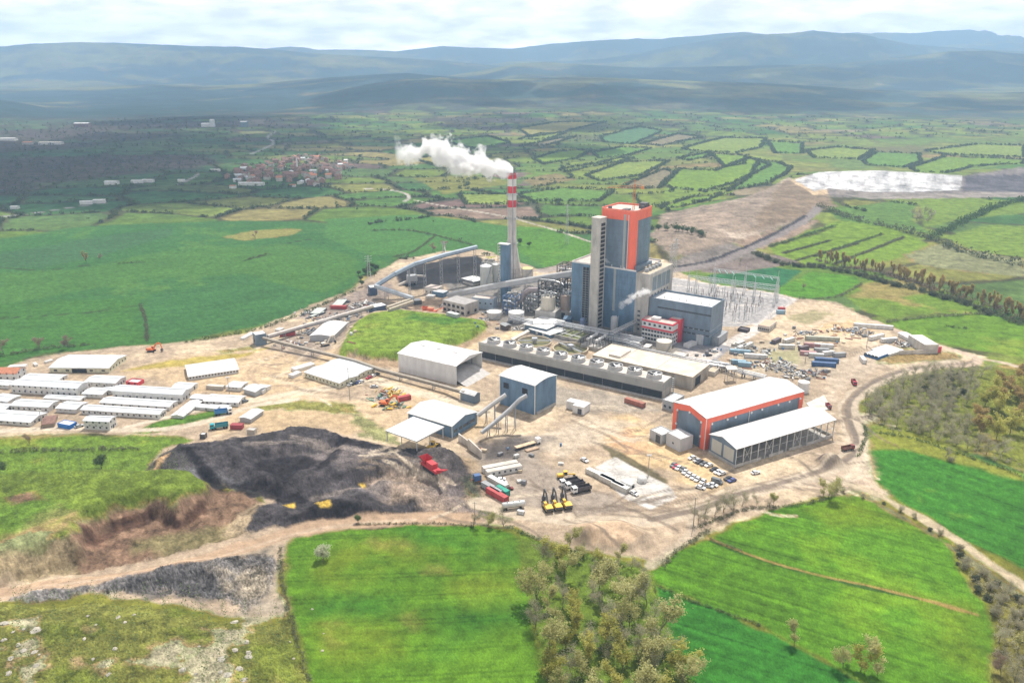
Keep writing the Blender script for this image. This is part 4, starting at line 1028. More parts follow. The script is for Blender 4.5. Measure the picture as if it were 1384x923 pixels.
def conveyor(name, label, P, w, h, legs=(), m=None, deck=None, cat="conveyor", roundtop=False, legm=None, g=None):
    """covered belt gallery through 3-D points, on trestles"""
    P = [Vector(p) for p in P]
    o = thing(name, label, cat, (P[0].x, P[0].y, 0), 0, g)
    q = [p - Vector((P[0].x, P[0].y, 0)) for p in P]
    top = MB(); bot = MB()
    for a, c in zip(q[:-1], q[1:]):
        d = (c - a).normalized(); s = Vector((d.y, -d.x, 0)).normalized() * w / 2; up = s.cross(d).normalized()
        if up.z < 0: up = -up
        e = d * (.15)
        ring = lambda c0: [c0 - s, c0 + s, c0 + s + up*h*.84, c0 + s*.5 + up*h, c0 - s*.5 + up*h, c0 - s + up*h*.84]
        v = [tuple(x) for x in ring(a - e)] + [tuple(x) for x in ring(c + e)]
        n = 6
        top.add(v, [(i,(i+1)%n,n+(i+1)%n,n+i) for i in range(n)] + [tuple(range(n))[::-1], tuple(range(n,2*n))])
        bot.add([tuple(x - up*.6) for x in (a-s*1.1, a+s*1.1, c+s*1.1, c-s*1.1)] + [tuple(x - up*.05) for x in (a-s*1.1, a+s*1.1, c+s*1.1, c-s*1.1)],
                [(0,3,2,1),(4,5,6,7),(0,1,5,4),(1,2,6,5),(2,3,7,6),(3,0,4,7)])
    top.build("gallery", m or BELT, o); bot.build("belt_frame", deck or STEEL, o)
    for t in legs:
        # t = fraction along the whole
        Ls = [ (c-a).length for a,c in zip(q[:-1],q[1:])]; tot = sum(Ls); s0 = t*tot
        for (a,c,l) in zip(q[:-1],q[1:],Ls):
            if s0 <= l: break
            s0 -= l
        p = a + (c-a)*(s0/l); d = (c-a).normalized(); sd_ = Vector((d.y,-d.x,0)).normalized()*w*.55
        gz = hz(p.x+P[0].x, p.y+P[0].y) - .5
        tr = MB()
        f1 = p+sd_*1.5; f2 = p-sd_*1.5
        tr.bar((f1.x,f1.y,gz), tuple(p+sd_-Vector((0,0,.5))), .35).bar((f2.x,f2.y,gz), tuple(p-sd_-Vector((0,0,.5))), .35)
        zt = p.z - gz
        k = max(1, int(zt/5))
        for i in range(k):
            z1 = gz + zt*i/k*.95; z2 = gz + zt*(i+1)/k*.95
            l1 = f1.lerp(p+sd_, i/k); r2 = f2.lerp(p-sd_, (i+1)/k); l2 = f1.lerp(p+sd_,(i+1)/k)
            tr.bar((l1.x,l1.y,z1),(r2.x,r2.y,z2),.16).bar((l2.x,l2.y,z2),(r2.x,r2.y,z2),.18)
        tr.build("trestle", legm or STEEL, o)
    return o
def up_at(px, py, basepx=None, z=None):
    """3-D point: seen at (px,py), at height z"""
    g = G(px, py, z); return g

def crusher_house():
    o, b, a, h = base("crusher_house", "tall blue crusher house with an arched white roof joined by two conveyors", "building", (723,521.5), 560.7, (675.8,507.5), (751,507.3))
    m = MB(); m.box(0,b,0,a,-2,h)
    pr = [(0,h),(b,h)]+[(b-b*i/10, h+1.4*(1-((i-5)/5)**2)) for i in range(1,10)]
    m.extr(pr,'y',0,a); m.build("wall", BLUEW, o)
    r = MB(); gable_roof(r, b, a, h, 1.4, 'y', .5, arch=1); r.build("roof", WHITE, o)
    t = MB()
    for x,y in ((-.06,-.06),(b+.06,-.06),(-.06,a+.06)): t.box(x-.18,x+.18,y-.18,y+.18,-1,h)
    t.build("corner_trim", LIGHTW, o)
    for yy in (a*.28, a*.82):
        MB().box(-.12,.1,yy-1.8,yy+1.8,h*.62,h*.62+3.2).build("conveyor_opening", DARKIN, o)
    MB().box(1,b-1,-.9,0,-1,1.3).build("plinth", CONC, o)
    return o
crusher_house()
COALZ = 4.5
def coal_hall():
    o, b, a, h = base("coal_hall", "blue coal hall with a broad white roof at the edge of the coal heap", "building", (610.7,576), 592, (551.6,558), (647.6,558))
    m = MB(); gable_walls(m, b, a, h, 2.2, 'y', -6); m.build("wall", BLUEW, o)
    r = MB(); gable_roof(r, b, a, h, 2.2, 'y', .5); r.build("roof", WHITE, o)
    for i,(x,w) in enumerate(((b*.14,2.4),(b*.34,2.4),(b*.56,4.5),(b*.8,4.5))):
        MB().box(x-w/2,x+w/2,-.12,.1,h*.36,h*.36+1.5).build("window", GLASS, o)
    t = MB()
    for x,y in ((-.06,-.06),(b+.06,-.06)): t.box(x-.15,x+.15,y-.15,y+.15,-3,h)
    t.build("corner_trim", LIGHTW, o)
    return o
coal_hall()
def canopy():
    o, b, a, h = base("coal_canopy", "open white canopy roof on thin posts over black coal", "canopy", (563,596), 607.5, (522,581.6), (593.8,575.2), z0=6.0)
    r = MB().box(-.4,b+.4,-.4,a+.4,h-.15,h+.12); r.build("roof", WHITE, o)
    k = MB(); k.bar((0,0,h-.5),(b,0,h-.5),.4).bar((0,a,h-.5),(b,a,h-.5),.4)
    for i in range(5): k.bar((b*i/4,0,h-.4),(b*i/4,a,h-.4),.35)
    k.build("roof_beam", STEEL, o)
    for x in (.2, b*.5, b-.2):
        for y in (.2, a*.5, a-.2):
            MB().box(x-.17,x+.17,y-.17,y+.17,-1.5,h-.2).build("post", GALV, o)
canopy()
for (p, q, hgt, lab) in (((620,591),(638,602),4.2,"pale concrete wing wall holding back coal below the blue hall"),((633,599),(651,613),4.6,"lower concrete wing wall stepping down to the yard")):
    A = G(*p, 2); B = G(*q, 1)
    w = MB(); d = B-A; L = math.hypot(d[0],d[1])
    w.add([(0,-.3,-3),(L,-.3,-3),(L,.3,-3),(0,.3,-3),(0,-.3,hgt),(L,-.3,hgt-2.2),(L,.3,hgt-2.2),(0,.3,hgt)],[(0,3,2,1),(4,5,6,7),(0,1,5,4),(1,2,6,5),(2,3,7,6),(3,0,4,7)])
    ww = w.build("retaining_wall", CONCL); ww.location = (A[0],A[1],0); ww.rotation_euler = (0,0,math.atan2(d[1],d[0])); tag(ww, lab, "wall")
conveyor("belt_conveyor", "silver tube conveyor curving from the crusher house down to the blue hall", [G(651,585,3), G(668,572,6), G(690,553,11.5), G(703,540,16), G(712,535,17.5)], 1.4, 1.2, (.15,.35,.55,.75), mat('dull_tube',(.42,.43,.44),.5))
conveyor("belt_conveyor", "grey box conveyor between the crusher house and the blue hall, behind the silver tube", [G(646,562,5), G(665,547.5,10), G(684,534,15)], 1.5, 1.3, (.3,.6), BELT)

def orange_hall():
    o, b, a, h = base("orange_hall", "large hall with orange frame, blue walls and a white roof", "building", (955,566), 607.8, (911,543.5), (1086.5,529))
    rise = 2.4
    m = MB(); gable_walls(m, b, a, h, rise, 'x'); m.build("wall", BLUEG, o)
    r = MB(); gable_roof(r, b, a, h, rise, 'x', .25); r.build("roof", WHITE, o)
    f = MB(); w = 2.9; d = .22
    def gb(y): return h + rise*(1-abs(y-a/2)/(a/2))
    # frame on the gable end x=0
    f.box(-d,0,-d,w,-1,h).box(-d,0,a-w,a,-1,h)
    f.add([(-d,w,h-w),(-d,a/2,h+rise-w),(-d,a-w,h-w),(-d,a-w,gb(a-w)),(-d,a/2,h+rise),(-d,w,gb(w)),(-.001,w,h-w),(-.001,a/2,h+rise-w),(-.001,a-w,h-w),(-.001,a-w,gb(a-w)),(-.001,a/2,h+rise),(-.001,w,gb(w))],
          [(0,5,4,1),(1,4,3,2),(6,7,10,11),(7,8,9,10),(0,1,7,6),(1,2,8,7)])
    # band along the long side y=0
    f.box(0,b,-d,0,h-2.6,h).box(0,w,-d,0,-1,h-2.6).box(b-w,b,-d,0,-1,h-2.6)
    f.build("orange_frame", ORANGE, o)
    lm = MB().box(-.4,.4,-.5,.1,0,.9).mesh("floodlight", mat("lamp_housing",(.72,.72,.70),.5))
    for t in (.05,.2,.28,.44,.55,.72,.84,.96): l = link("floodlight", lm, o); l.location = (b*t,-.3,h-3.6)
    for y,z in ((a*.12,h-3.2),(a*.48,h-1.2),(a*.85,h-3.2),(a*.12,h*.35),(a*.86,h*.35)): l = link("floodlight", lm, o); l.location = (-.3,y,z); l.rotation_euler = (0,0,-PI/2)
    p = MB().bar((b*.42,-.4,0),(b*.42,-.4,h-2),.25); p.build("downpipe", LIGHTW, o)
    MB().box(-.3,.02,-.32,-.1,-1,h).build("corner_pipe", LIGHTW, o)
    return o
orange_hall()
def open_shed():
    o, b, a, h = base("open_shed", "open sided storage shed with a white roof beside the orange hall", "building", (995.5,606.5), 632, (959.7,587), (1128.8,567))
    rise = 2.2
    r = MB(); gable_roof(r, b, a, h, rise, 'x', .5); r.build("roof", WHITE, o)
    e = MB(); e.extr([(0,1.4),(a,1.4),(a,h),(a/2,h+rise),(0,h)],'x',0,.3); e.build("gable_wall", BLUEG, o)
    for y in (a*.26,a*.72): MB().box(-.1,.02,y-a*.19,y+a*.19,2.2,h-1.2).build("sheet_panel", mat("beige_sheet",(.50,.48,.42),.6,.06), o)
    c = MB().box(-.15,.3,0,a,-1,1.4).box(.3,b*.25,-.15,.15,-1,1.5).box(b*.33,b*.47,-.15,.15,-1,1.5).box(b*.53,b*.66,-.15,.15,-1,1.5).box(b*.72,b,-.15,.15,-1,1.5).box(b-.3,b,.15,a,-1,1.4)
    c.build("low_wall", CONC, o)
    bk = MB().box(0.3,b,a-.3,a,-1,h*.55).build("back_wall", CONC, o)
    pm = MB().box(-.18,.18,-.18,.18,-.5,h).mesh("post", GALV)
    n = 14
    for i in range(n+1):
        p = link("post", pm, o); p.location = (.2+(b-.4)*i/n, .0, 0)
        if i % 2 == 0: p = link("post", pm, o); p.location = (.2+(b-.4)*i/n, a-.5, 0)
    t = MB()
    for i in range(n+1):
        x = .2+(b-.4)*i/n
        t.bar((x,0,h-.3),(x,a/2,h+rise-.5),.22).bar((x,a,h-.3),(x,a/2,h+rise-.5),.22).bar((x,0,h-.4),(x,a,h-.4),.16)
        for y in (.25,.5,.75): t.bar((x,a*y,h-.4),(x,a*y,h+rise*(1-abs(y-.5)*2)-.4),.12)
    t.build("roof_truss", GALV, o)
    br = MB()
    for i in (1,4,8,11):
        x0=.2+(b-.4)*i/n; x1=.2+(b-.4)*(i+1)/n
        br.bar((x0,0,1.5),(x1,0,h-.5),.14).bar((x1,0,1.5),(x0,0,h-.5),.14)
    br.bar((0,0,h*.55),(b,0,h*.55),.16).bar((0,a,h*.55),(b,a,h*.55),.16)
    br.build("brace", GALV, o)
    MB().box(b*.02,b*.98,a*.02,a*.98,-.3,.06).build("slab", CONC, o)
open_shed()
# slab behind the open shed
q = [G(x,y,.3)[:2] for x,y in ((1090,545),(1114,534),(1122,552),(1100,560))]
s_ = MB().prism([tuple(p) for p in q], -.5, .5).build("loading_slab", CONCL); tag(s_, "pale flat concrete slab behind the open shed", "slab")
tk = MB().cyl(0,0,-.5,6,3.2,n=24).mesh("water_tank", TANKW, True); t_ = link("water_tank", tk); g=GT(1085,529); t_.location = g; tag(t_, "small white round tank behind the far corner of the orange hall", "tank")

FB = dict(rm=CONCL, parapet=.5)
shed("pump_house", "grey pump house with two louvred doors, left of its twin by the orange hall", (894.7,588), 600.5, (878.5,580), (905.5,580.5), 'f', 0, GREYW, WHITE, parapet=.4, door=('y',.3,3,4,DKST))
shed("control_room", "grey windowless block nearest the parked cars", (920,593.5), 611, (901,583.7), (937.6,588), 'f', 0, mat("light_grey_render",(.50,.50,.51),.7,.06), WHITE, wins=[('y',1,2.5,1,.8)], parapet=.4)
shed("equipment_room", "grey flat roofed block between the cooling tower and the orange hall", (909.5,543.5), 556, (895,540), (925,534), 'f', 0, GREYW, WHITE, parapet=.4, wins=[('y',2,1.2,1.4,1.4)])
def l_block():
    o, b, a, h = base("transformer_kiosk", "small L shaped white building alone in the dusty yard", "building", (789,551.5), 561, (762,545), (796,544.3))
    m = MB().box(0,b,0,a*.55,-1,h).box(b*.4,b,a*.55,a,-1,h); m.build("wall", LIGHTW, o)
    r = MB().box(-.15,b+.15,-.15,a*.55,h,h+.3).box(b*.4,b+.15,a*.55,a+.15,h,h+.3); r.build("roof", WHITE, o)
    d = MB().box(-.06,.06,a*.1,a*.3,0,h*.75); d.build("door", DKST, o)
l_block()

# ================================================================== boiler house and its neighbours
FZ = hz(*GT(858, 449)[:2])
def boiler():
    # front corner of the podium at the concrete bunker bay
    o, b, a, h = base("boiler_house", "towering blue boiler house with an orange crown, tallest building of the works", "building", (860,367.8), 449, (773,354.5), (888,352))
    # b is the depth, a the long front; x away to the right, y to the left along the front
    m = MB().box(0,b,0,a,-1,h); m.build("lower_block", BLUEW, o)
    rf = MB().box(.4,b-.4,.4,a-.4,h-.2,h+.05); rf.build("lower_roof", PINKR, o)
    pr = MB().box(0,b,a-.4,a,h-.002,h+1.2).box(0,.4,.4,a-.4,h-.002,h+1.1).box(b-.4,b,.4,a-.4,h-.002,h+1.1); pr.build("parapet", LIGHTW, o)
    # tower above
    th = height_over(np.array([o.location.x, o.location.y, o.location.z]), 857.5, 286.5)
    # corners of the crown
    z = o.location.z + th
    Fc = G(856.5,286.5,z); Rc = G(887.6,279.5,z); Lc = G(808.5,281.2,z)
    M = Matrix.Rotation(-o.rotation_euler.z, 3, 'Z')
    loc = lambda p: M @ (Vector(p) - Vector((o.location.x,o.location.y,o.location.z)))
    f, r_, l = loc(Fc), loc(Rc), loc(Lc)
    x0, y0 = max(1.0, f.x), max(1.0, f.y); x1 = x0 + abs(r_.x - f.x); y1 = min(a-1, y0 + abs(l.y - f.y))
    x1 = max(x1, x0+18); 
    def rounded(x0,x1,y0,y1,r,n=5):
        P=[]
        for cx_,cy_,a0 in ((x1-r,y0+r,-90),(x1-r,y1-r,0),(x0+r,y1-r,90),(x0+r,y0+r,180)):
            for i in range(n+1):
                q=R(a0+90*i/n); P.append((cx_+r*math.cos(q),cy_+r*math.sin(q)))
        return P
    cr = th - (th-h)*.17
    t = MB().prism(rounded(x0+.15,x1-.15,y0+.15,y1-.15,3.2),h+.05,cr); t.build("tower_wall", BLUEG, o, True)
    c = MB().prism(rounded(x0,x1,y0,y1,3.3),cr,th-1.3)
    c.build("orange_crown", ORANGE, o, True)
    # parapet ring
    R1 = rounded(x0,x1,y0,y1,3.3); R2 = rounded(x0+.5,x1-.5,y0+.5,y1-.5,2.9); n=len(R1)
    pm = MB().add([(p[0],p[1],th-1.3) for p in R1]+[(p[0],p[1],th) for p in R1]+[(p[0],p[1],th) for p in R2]+[(p[0],p[1],th-1.3) for p in R2],
        [(i,(i+1)%n,n+(i+1)%n,n+i) for i in range(n)]+[(n+i,n+(i+1)%n,2*n+(i+1)%n,2*n+i) for i in range(n)]+[(2*n+i,2*n+(i+1)%n,3*n+(i+1)%n,3*n+i) for i in range(n)])
    pm.build("crown_parapet", mat("orange_parapet",(.8,.2,.13),.5), o)
    MB().prism(rounded(x0+.5,x1-.5,y0+.5,y1-.5,2.9),th-1.28,th-1.2).build("tower_roof", PINKR, o)
    # orange corner strip wrapped round the front corner
    s = MB().prism([(x0-.02,y0+4.6),(x0-.02,y0+2.8),(x0+.9,y0+.8),(x0+2.8,y0-.04),(x0+4.6,y0-.04),(x0+4.6,y0+1.2),(x0+1.6,y0+4.6)],h+.1,cr+.05); s.build("orange_strip", ORANGE, o)
    w = MB()
    for y in (y0+7.6,): w.box(x0-.05,x0+.3,y-.9,y+.9,h,th-3)
    w.build("window_strip", mat("strip_glazing",(.33,.36,.36),.3,.1), o)
    w = MB().box(-.1,.2,a*.30,a*.30+1.8,h*.3,h); w.build("window_strip", mat("strip_glazing",(.33,.36,.36),.3,.1), o)
    p = MB().bar((x0-.2,y0+4.8,h),(x0-.2,y0+4.8,th-3),.3); p.build("corner_pipe", LIGHTW, o)
    sm = MB()
    for i in range(1,9): sm.box(-.04,.02,.2,a-.2,h*i/9,h*i/9+.16)
    for i in range(1,8): sm.box(-.035,.02,a*i/8-.07,a*i/8+.07,.5,h-.5)
    sm.build("panel_seam", mat("seam_blue",(.085,.14,.21),.5), o)
    sm = MB()
    for i in range(1,7): sm.box(x0+.1,x0+.2,y0+9,y1-3.4,h+(cr-h)*i/7,h+(cr-h)*i/7+.15).box(x0+5,x1-3.4,y0+.1,y0+.2,h+(cr-h)*i/7,h+(cr-h)*i/7+.15)
    sm.build("panel_seam", mat("seam_grey",(.10,.14,.18),.5), o)
    # roof machinery, stacks of small steam vents
    k = MB().box(x1-9,x1-3,y0+2,y0+7,th-1.2,th+2.4).box(x1-12,x1-10,y0+2,y0+4,th-1.2,th+1.2).box(x0+3,x0+9,y0+8,y0+12,th-1.2,th-.2).box(x0+4,x0+6,y1-6,y1-4,th-1.2,th+.6); k.build("roof_unit", DKST, o)
    k = MB().box(.8,x0-.6 if x0>2.2 else 1.2,y0+6,y0+7.5,h,h+1.6); k.build("vent_box", LIGHTW, o)
    for y in (y0+9, y0+16, y0+22): MB().cyl(max(.6,x0-.5),y,h,h+2.6,.35,n=10).build("vent_pipe", GALV, o, True)
    # concrete bunker bay, right of the podium
    k1 = corner_frame((879.6,368.5), 449, (860.5,366), (909.4,354.5), FZ)
    zc = o.location.z + h
    P0 = loc(G(879.6,370,zc)); P1 = loc(G(860.2,367.5,zc)); P2 = loc(G(909.4,355,zc))
    w_ = abs(P0.y - 0); d_ = abs(P2.x - P0.x); hh = h - .4
    cb = MB().box(0,d_,-w_,-.003,-1,hh); cb.build("concrete_bay", CONC, o)
    MB().box(.6,d_-.6,-w_+.6,-.8,hh-.1,hh+.1).build("bay_roof", SANDST, o)
    for i in range(4):
        x = d_*(.14+.19*i)
        MB().box(x,x+d_*.165,-w_-.08,-w_+.1,hh*.70,hh*.93).build("louvre_window", mat("louvre_glass",(.14,.18,.21),.3,.15), o)
    for i in range(6): MB().box(d_*(.12+.13*i),d_*(.12+.13*i)+1.6,-w_-.06,-w_+.1,hh*.61,hh*.655).build("small_window", GLASS, o)
    for i in range(5): MB().box(-.06,.1,-w_*.35-1,-w_*.35+1,hh*(.06+.075*i),hh*(.06+.075*i)+1.2).build("small_window", GLASS, o)
    mach = MB()
    for i in range(5): mach.box(d_*(.12+.13*i),d_*(.12+.13*i)+2.6,-w_*.62,-w_*.62+2.4,hh,hh+2.2)
    mach.build("filter_unit", STEEL, o)
    for i in range(4): MB().cyl(d_*(.2+.14*i),-w_*.35,hh,hh+3.2,1.1,.7,n=12).build("filter_cone", SANDST, o, True)
    MB().box(x1+.5 if False else 3,d_*.62,-.2,2.6,h+.05,h+3.4).build("machine_room", BLUEG, o)
    # steel gallery recess between the left block and the stair tower
    g = MB(); yy = a*.715
    g.box(-.06,.1,yy,yy+5,1,h-2); g.build("dark_recess", DARKIN, o)
    g = MB()
    for i in range(22): g.box(-.5,-.1,yy,yy+5,2+i*(h-5)/22,2.25+i*(h-5)/22)
    for y in (yy,yy+2.5,yy+5): g.box(-.55,-.3,y-.12,y+.12,0,h-2)
    g.build("steel_gallery", STEEL, o)
    return o, a, h, th, (x0,x1,y0,y1)
BO, BA, BH, BTH, BT = boiler()
def bl(x, y, z=0):
    """boiler house frame to world"""
    return tuple(Vector((BO.location.x,BO.location.y,BO.location.z)) + Matrix.Rotation(BO.rotation_euler.z,3,'Z') @ Vector((x,y,z)))
def stair_tower():
    o, b, a, h = base("stair_tower", "tall pale concrete stair tower with open landings standing against the boiler house", "tower", (811.3,296), 448.3, (801.8,294), (820,293.8))
    b = max(b, 5.5); a = max(a, 5)
    m = MB().box(0,b,0,a,-1,h); m.build("shaft", CONC, o)
    MB().box(-.2,b+.2,-.2,a+.2,h,h+.5).build("roof_slab", CONCL, o)
    om = MB().box(0,b*.62,-.1,.1,0,2.0).mesh("landing_opening", DARKIN)
    n = 26
    lm = MB().box(0,b*.66,-.5,0,0,.3).mesh("landing", CONC)
    for i in range(n):
        z = 2+i*(h-5)/n
        q = link("landing_opening", om, o); q.location = (b*.2,0,z+.5)
        q = link("landing", lm, o); q.location = (b*.18,-.003,z)
    j = MB()
    for i in range(1,14): j.box(-.03,.05,.2,a-.2,i*h/14,i*h/14+.12)
    j.build("joint_line", mat("grey_joint",(.33,.32,.30),.9), o)
    # bridge to the boiler house
stair_tower()
MB_ = MB()
def turbine_hall():
    o, b, a, h = base("turbine_hall", "blue flat roofed turbine hall with banded walls and a white roof", "building", (962,418.3), 468, (878,404.3), (980.3,407))
    m = MB().box(0,b,0,a,-1,h); m.build("wall", BLUEG, o)
    pp = MB().box(0,b,0,.5,h-.002,h+1.4).box(0,b,a-.5,a,h-.002,h+1.4).box(0,.5,.5,a-.5,h-.002,h+1.4).box(b-.5,b,.5,a-.5,h-.002,h+1.4); pp.build("parapet", BLUEG, o)
    MB().box(.6,b-.6,.6,a-.6,h,h+.15).build("roof", WHITE, o)
    for z in (.40,.62): MB().box(-.1,b+.1,-.1,a+.1,h*z*.62,h*z*.62+.35).build("band", mat("pale_band",(.36,.40,.44),.5), o)
    for z,n in ((.245,12),(.385,10),(.80,14)):
        windows(o,'y',a*.86,n,h*z,2.6,1.1,m=GLASS,name="strip_window")
    MB().box(-.15,.1,4,9,0,7).build("roller_door", mat("pale_door",(.5,.52,.54),.5), o)
    dd = MB().box(b*.2,b*.9,-5,-.05,-.5,5.5); dd.build("annex", STEEL, o)
    bmr = MB()
    for i in range(7): bmr.box(b*.3,b*.3+.4,a*(.1+.12*i),a*(.1+.12*i)+.4,h,h+1.9)
    bmr.build("roof_post", GALV, o)
turbine_hall()
def office():
    o, b, a, h = base("control_building", "white control building with red bands below the turbine hall", "building", (909.4,439), 467.5, (868.3,431), (917.3,434.7))
    m = MB().box(0,b,0,a,-1,h-1); m.build("wall", mat("white_render",(.68,.67,.65),.7,.05), o)
    rb = MB().box(-.35,b+.35,-.35,a+.35,h-1,h); rb.build("red_cornice", REDC, o)
    rb = MB().box(-.3,b+.3,-.3,a+.3,h*.60,h*.68); rb.build("red_band", REDC, o)
    MB().box(.5,b-.5,.5,a-.5,h,h+.1).build("roof", PINKR, o)
    for z in (.08,.27,.47): windows(o,'y',a,10,h*z,1.7,1.5,m=GLASS); windows(o,'x',b,3,h*z,1.3,1.5,m=GLASS)
    windows(o,'y',a,6,h*.76,1.6,1.6,m=GLASS)
    MB().box(b*.2,b*.7,a*.5,a*.75,h,h+1.8).build("roof_unit", LIGHTW, o)
    tw = MB().box(b+.02,b+9,-1.5,6.5,-1,h+1.2); tw.build("red_stair_tower", REDC, o)
    MB().box(b+.6,b+8.4,-.9,5.9,h+1.2,h+1.3).build("stair_roof", PINKR, o)
office()
def tank(name, label, px, py_top, r_px, py_bot, m, roof=None, cone=.6, z0=None):
    """upright tank: centre of its top, half width in pixels, row of its base centre"""
    b = GT(px, py_bot) if z0 is None else G(px, py_bot, z0)
    fw = b[1]*cp - (b[2]-CAMH)*sp
    r = r_px * fw / FPX
    h = height_over(b, px, py_top)
    o = thing(name, label, "tank", tuple(b))
    MB().cyl(0,0,-1,h,r,n=36,cap=False).build("shell", m, o, True)
    MB().lathe([(r+.05,h-.1),(r+.05,h+.05),(.2,h+cone)],n=36,cap=True).build("tank_roof", roof or WHITE, o, True)
    l = MB()
    for k in range(14):
        an = -1.9 + k*.09; l.bar((math.cos(an)*(r+.5),math.sin(an)*(r+.5),h*k/14),(math.cos(an+.09)*(r+.5),math.sin(an+.09)*(r+.5),h*(k+1)/14),.7,.12)
    l.build("stair", STEEL, o)
    rl = MB()
    for k in range(24):
        c0,c1 = 2*PI*k/24, 2*PI*(k+1)/24
        rl.bar((r*math.cos(c0),r*math.sin(c0),h+1),(r*math.cos(c1),r*math.sin(c1),h+1),.07).bar((r*math.cos(c0),r*math.sin(c0),h),(r*math.cos(c0),r*math.sin(c0),h+1),.07)
    rl.build("rail", GALV, o)
    return o, r, h
tank("storage_tank", "beige round tank behind the concrete pump basin", 896.6, 460.5, 10.4, 479, TANKB, mat("cream_tank_roof",(.68,.63,.53),.6))
tank("storage_tank", "white round tank behind the white roofed pavilion", 697.8, 421.5, 10.8, 434, TANKW)
tank("storage_tank", "shorter grey white tank left of the bright white tank", 668, 421, 10.2, 429.5, mat("grey_tank_paint",(.52,.51,.49),.6))
tank("storage_tank", "very low white tank right of the bright white tank", 715.5, 432.8, 8, 436.5, TANKW)
tank("limestone_silo", "tall pale cylinder beside the chimney's blue tower", 657, 359.5, 7.9, 388, mat("pale_green_silo",(.56,.57,.52),.55), cone=2)
tank("coal_silo", "grey silo standing behind the tall pale cylinder", 671.5, 357, 6, 386, mat("pale_green_silo2",(.5,.51,.48),.55), cone=1)
tank("lime_tank", "round tank with a yellow rim at the foot of the chimney", 712.5, 362.5, 8, 373.5, mat("grey_tank_paint2",(.45,.45,.44),.6), mat("yellow_tank_roof",(.62,.56,.22),.6))
def silo_on_base(name, label, px, ptop, rpx, pmid, pbot, m):
    b = GT(px, pbot); fw = b[1]*cp+(CAMH-b[2])*sp; r = rpx*fw/FPX; h = height_over(b,px,ptop); hm = height_over(b,px,pmid)
    o = thing(name, label, "silo", tuple(b), R(-20))
    MB().box(-r*1.45,r*1.45,-r*1.3,r*1.3,-1,hm).build("concrete_base", CONC, o)
    MB().box(-r*.3,r*.3,-r*1.32,-r*1.2,0,4).build("doorway", DARKIN, o)
    MB().cyl(0,0,hm,h,r,n=32).build("shell", m, o, True)
    k = MB()
    for i in range(9): k.box(-r*.8+r*1.6*((i*37)%9)/9,-r*.8+r*1.6*((i*37)%9)/9+1.4,-r*.6+r*1.2*((i*53)%7)/7,-r*.6+r*1.2*((i*53)%7)/7+1.4,h,h+1+((i*29)%5)*.7)
    for i in range(12):
        a0=2*PI*i/12; k.bar((r*math.cos(a0),r*math.sin(a0),h),(r*math.cos(a0),r*math.sin(a0),h+1.2),.12)
    k.build("top_gear", STEEL, o)
silo_on_base("ash_silo", "beige ash silo on a concrete base left of the boiler house", 740.5, 400, 9.7, 417.5, 432, TANKB)
silo_on_base("ash_silo", "darker ash silo half hidden beside the boiler house's left wall", 764, 398, 8, 418, 427, mat("dull_brown_paint",(.36,.28,.23),.6))
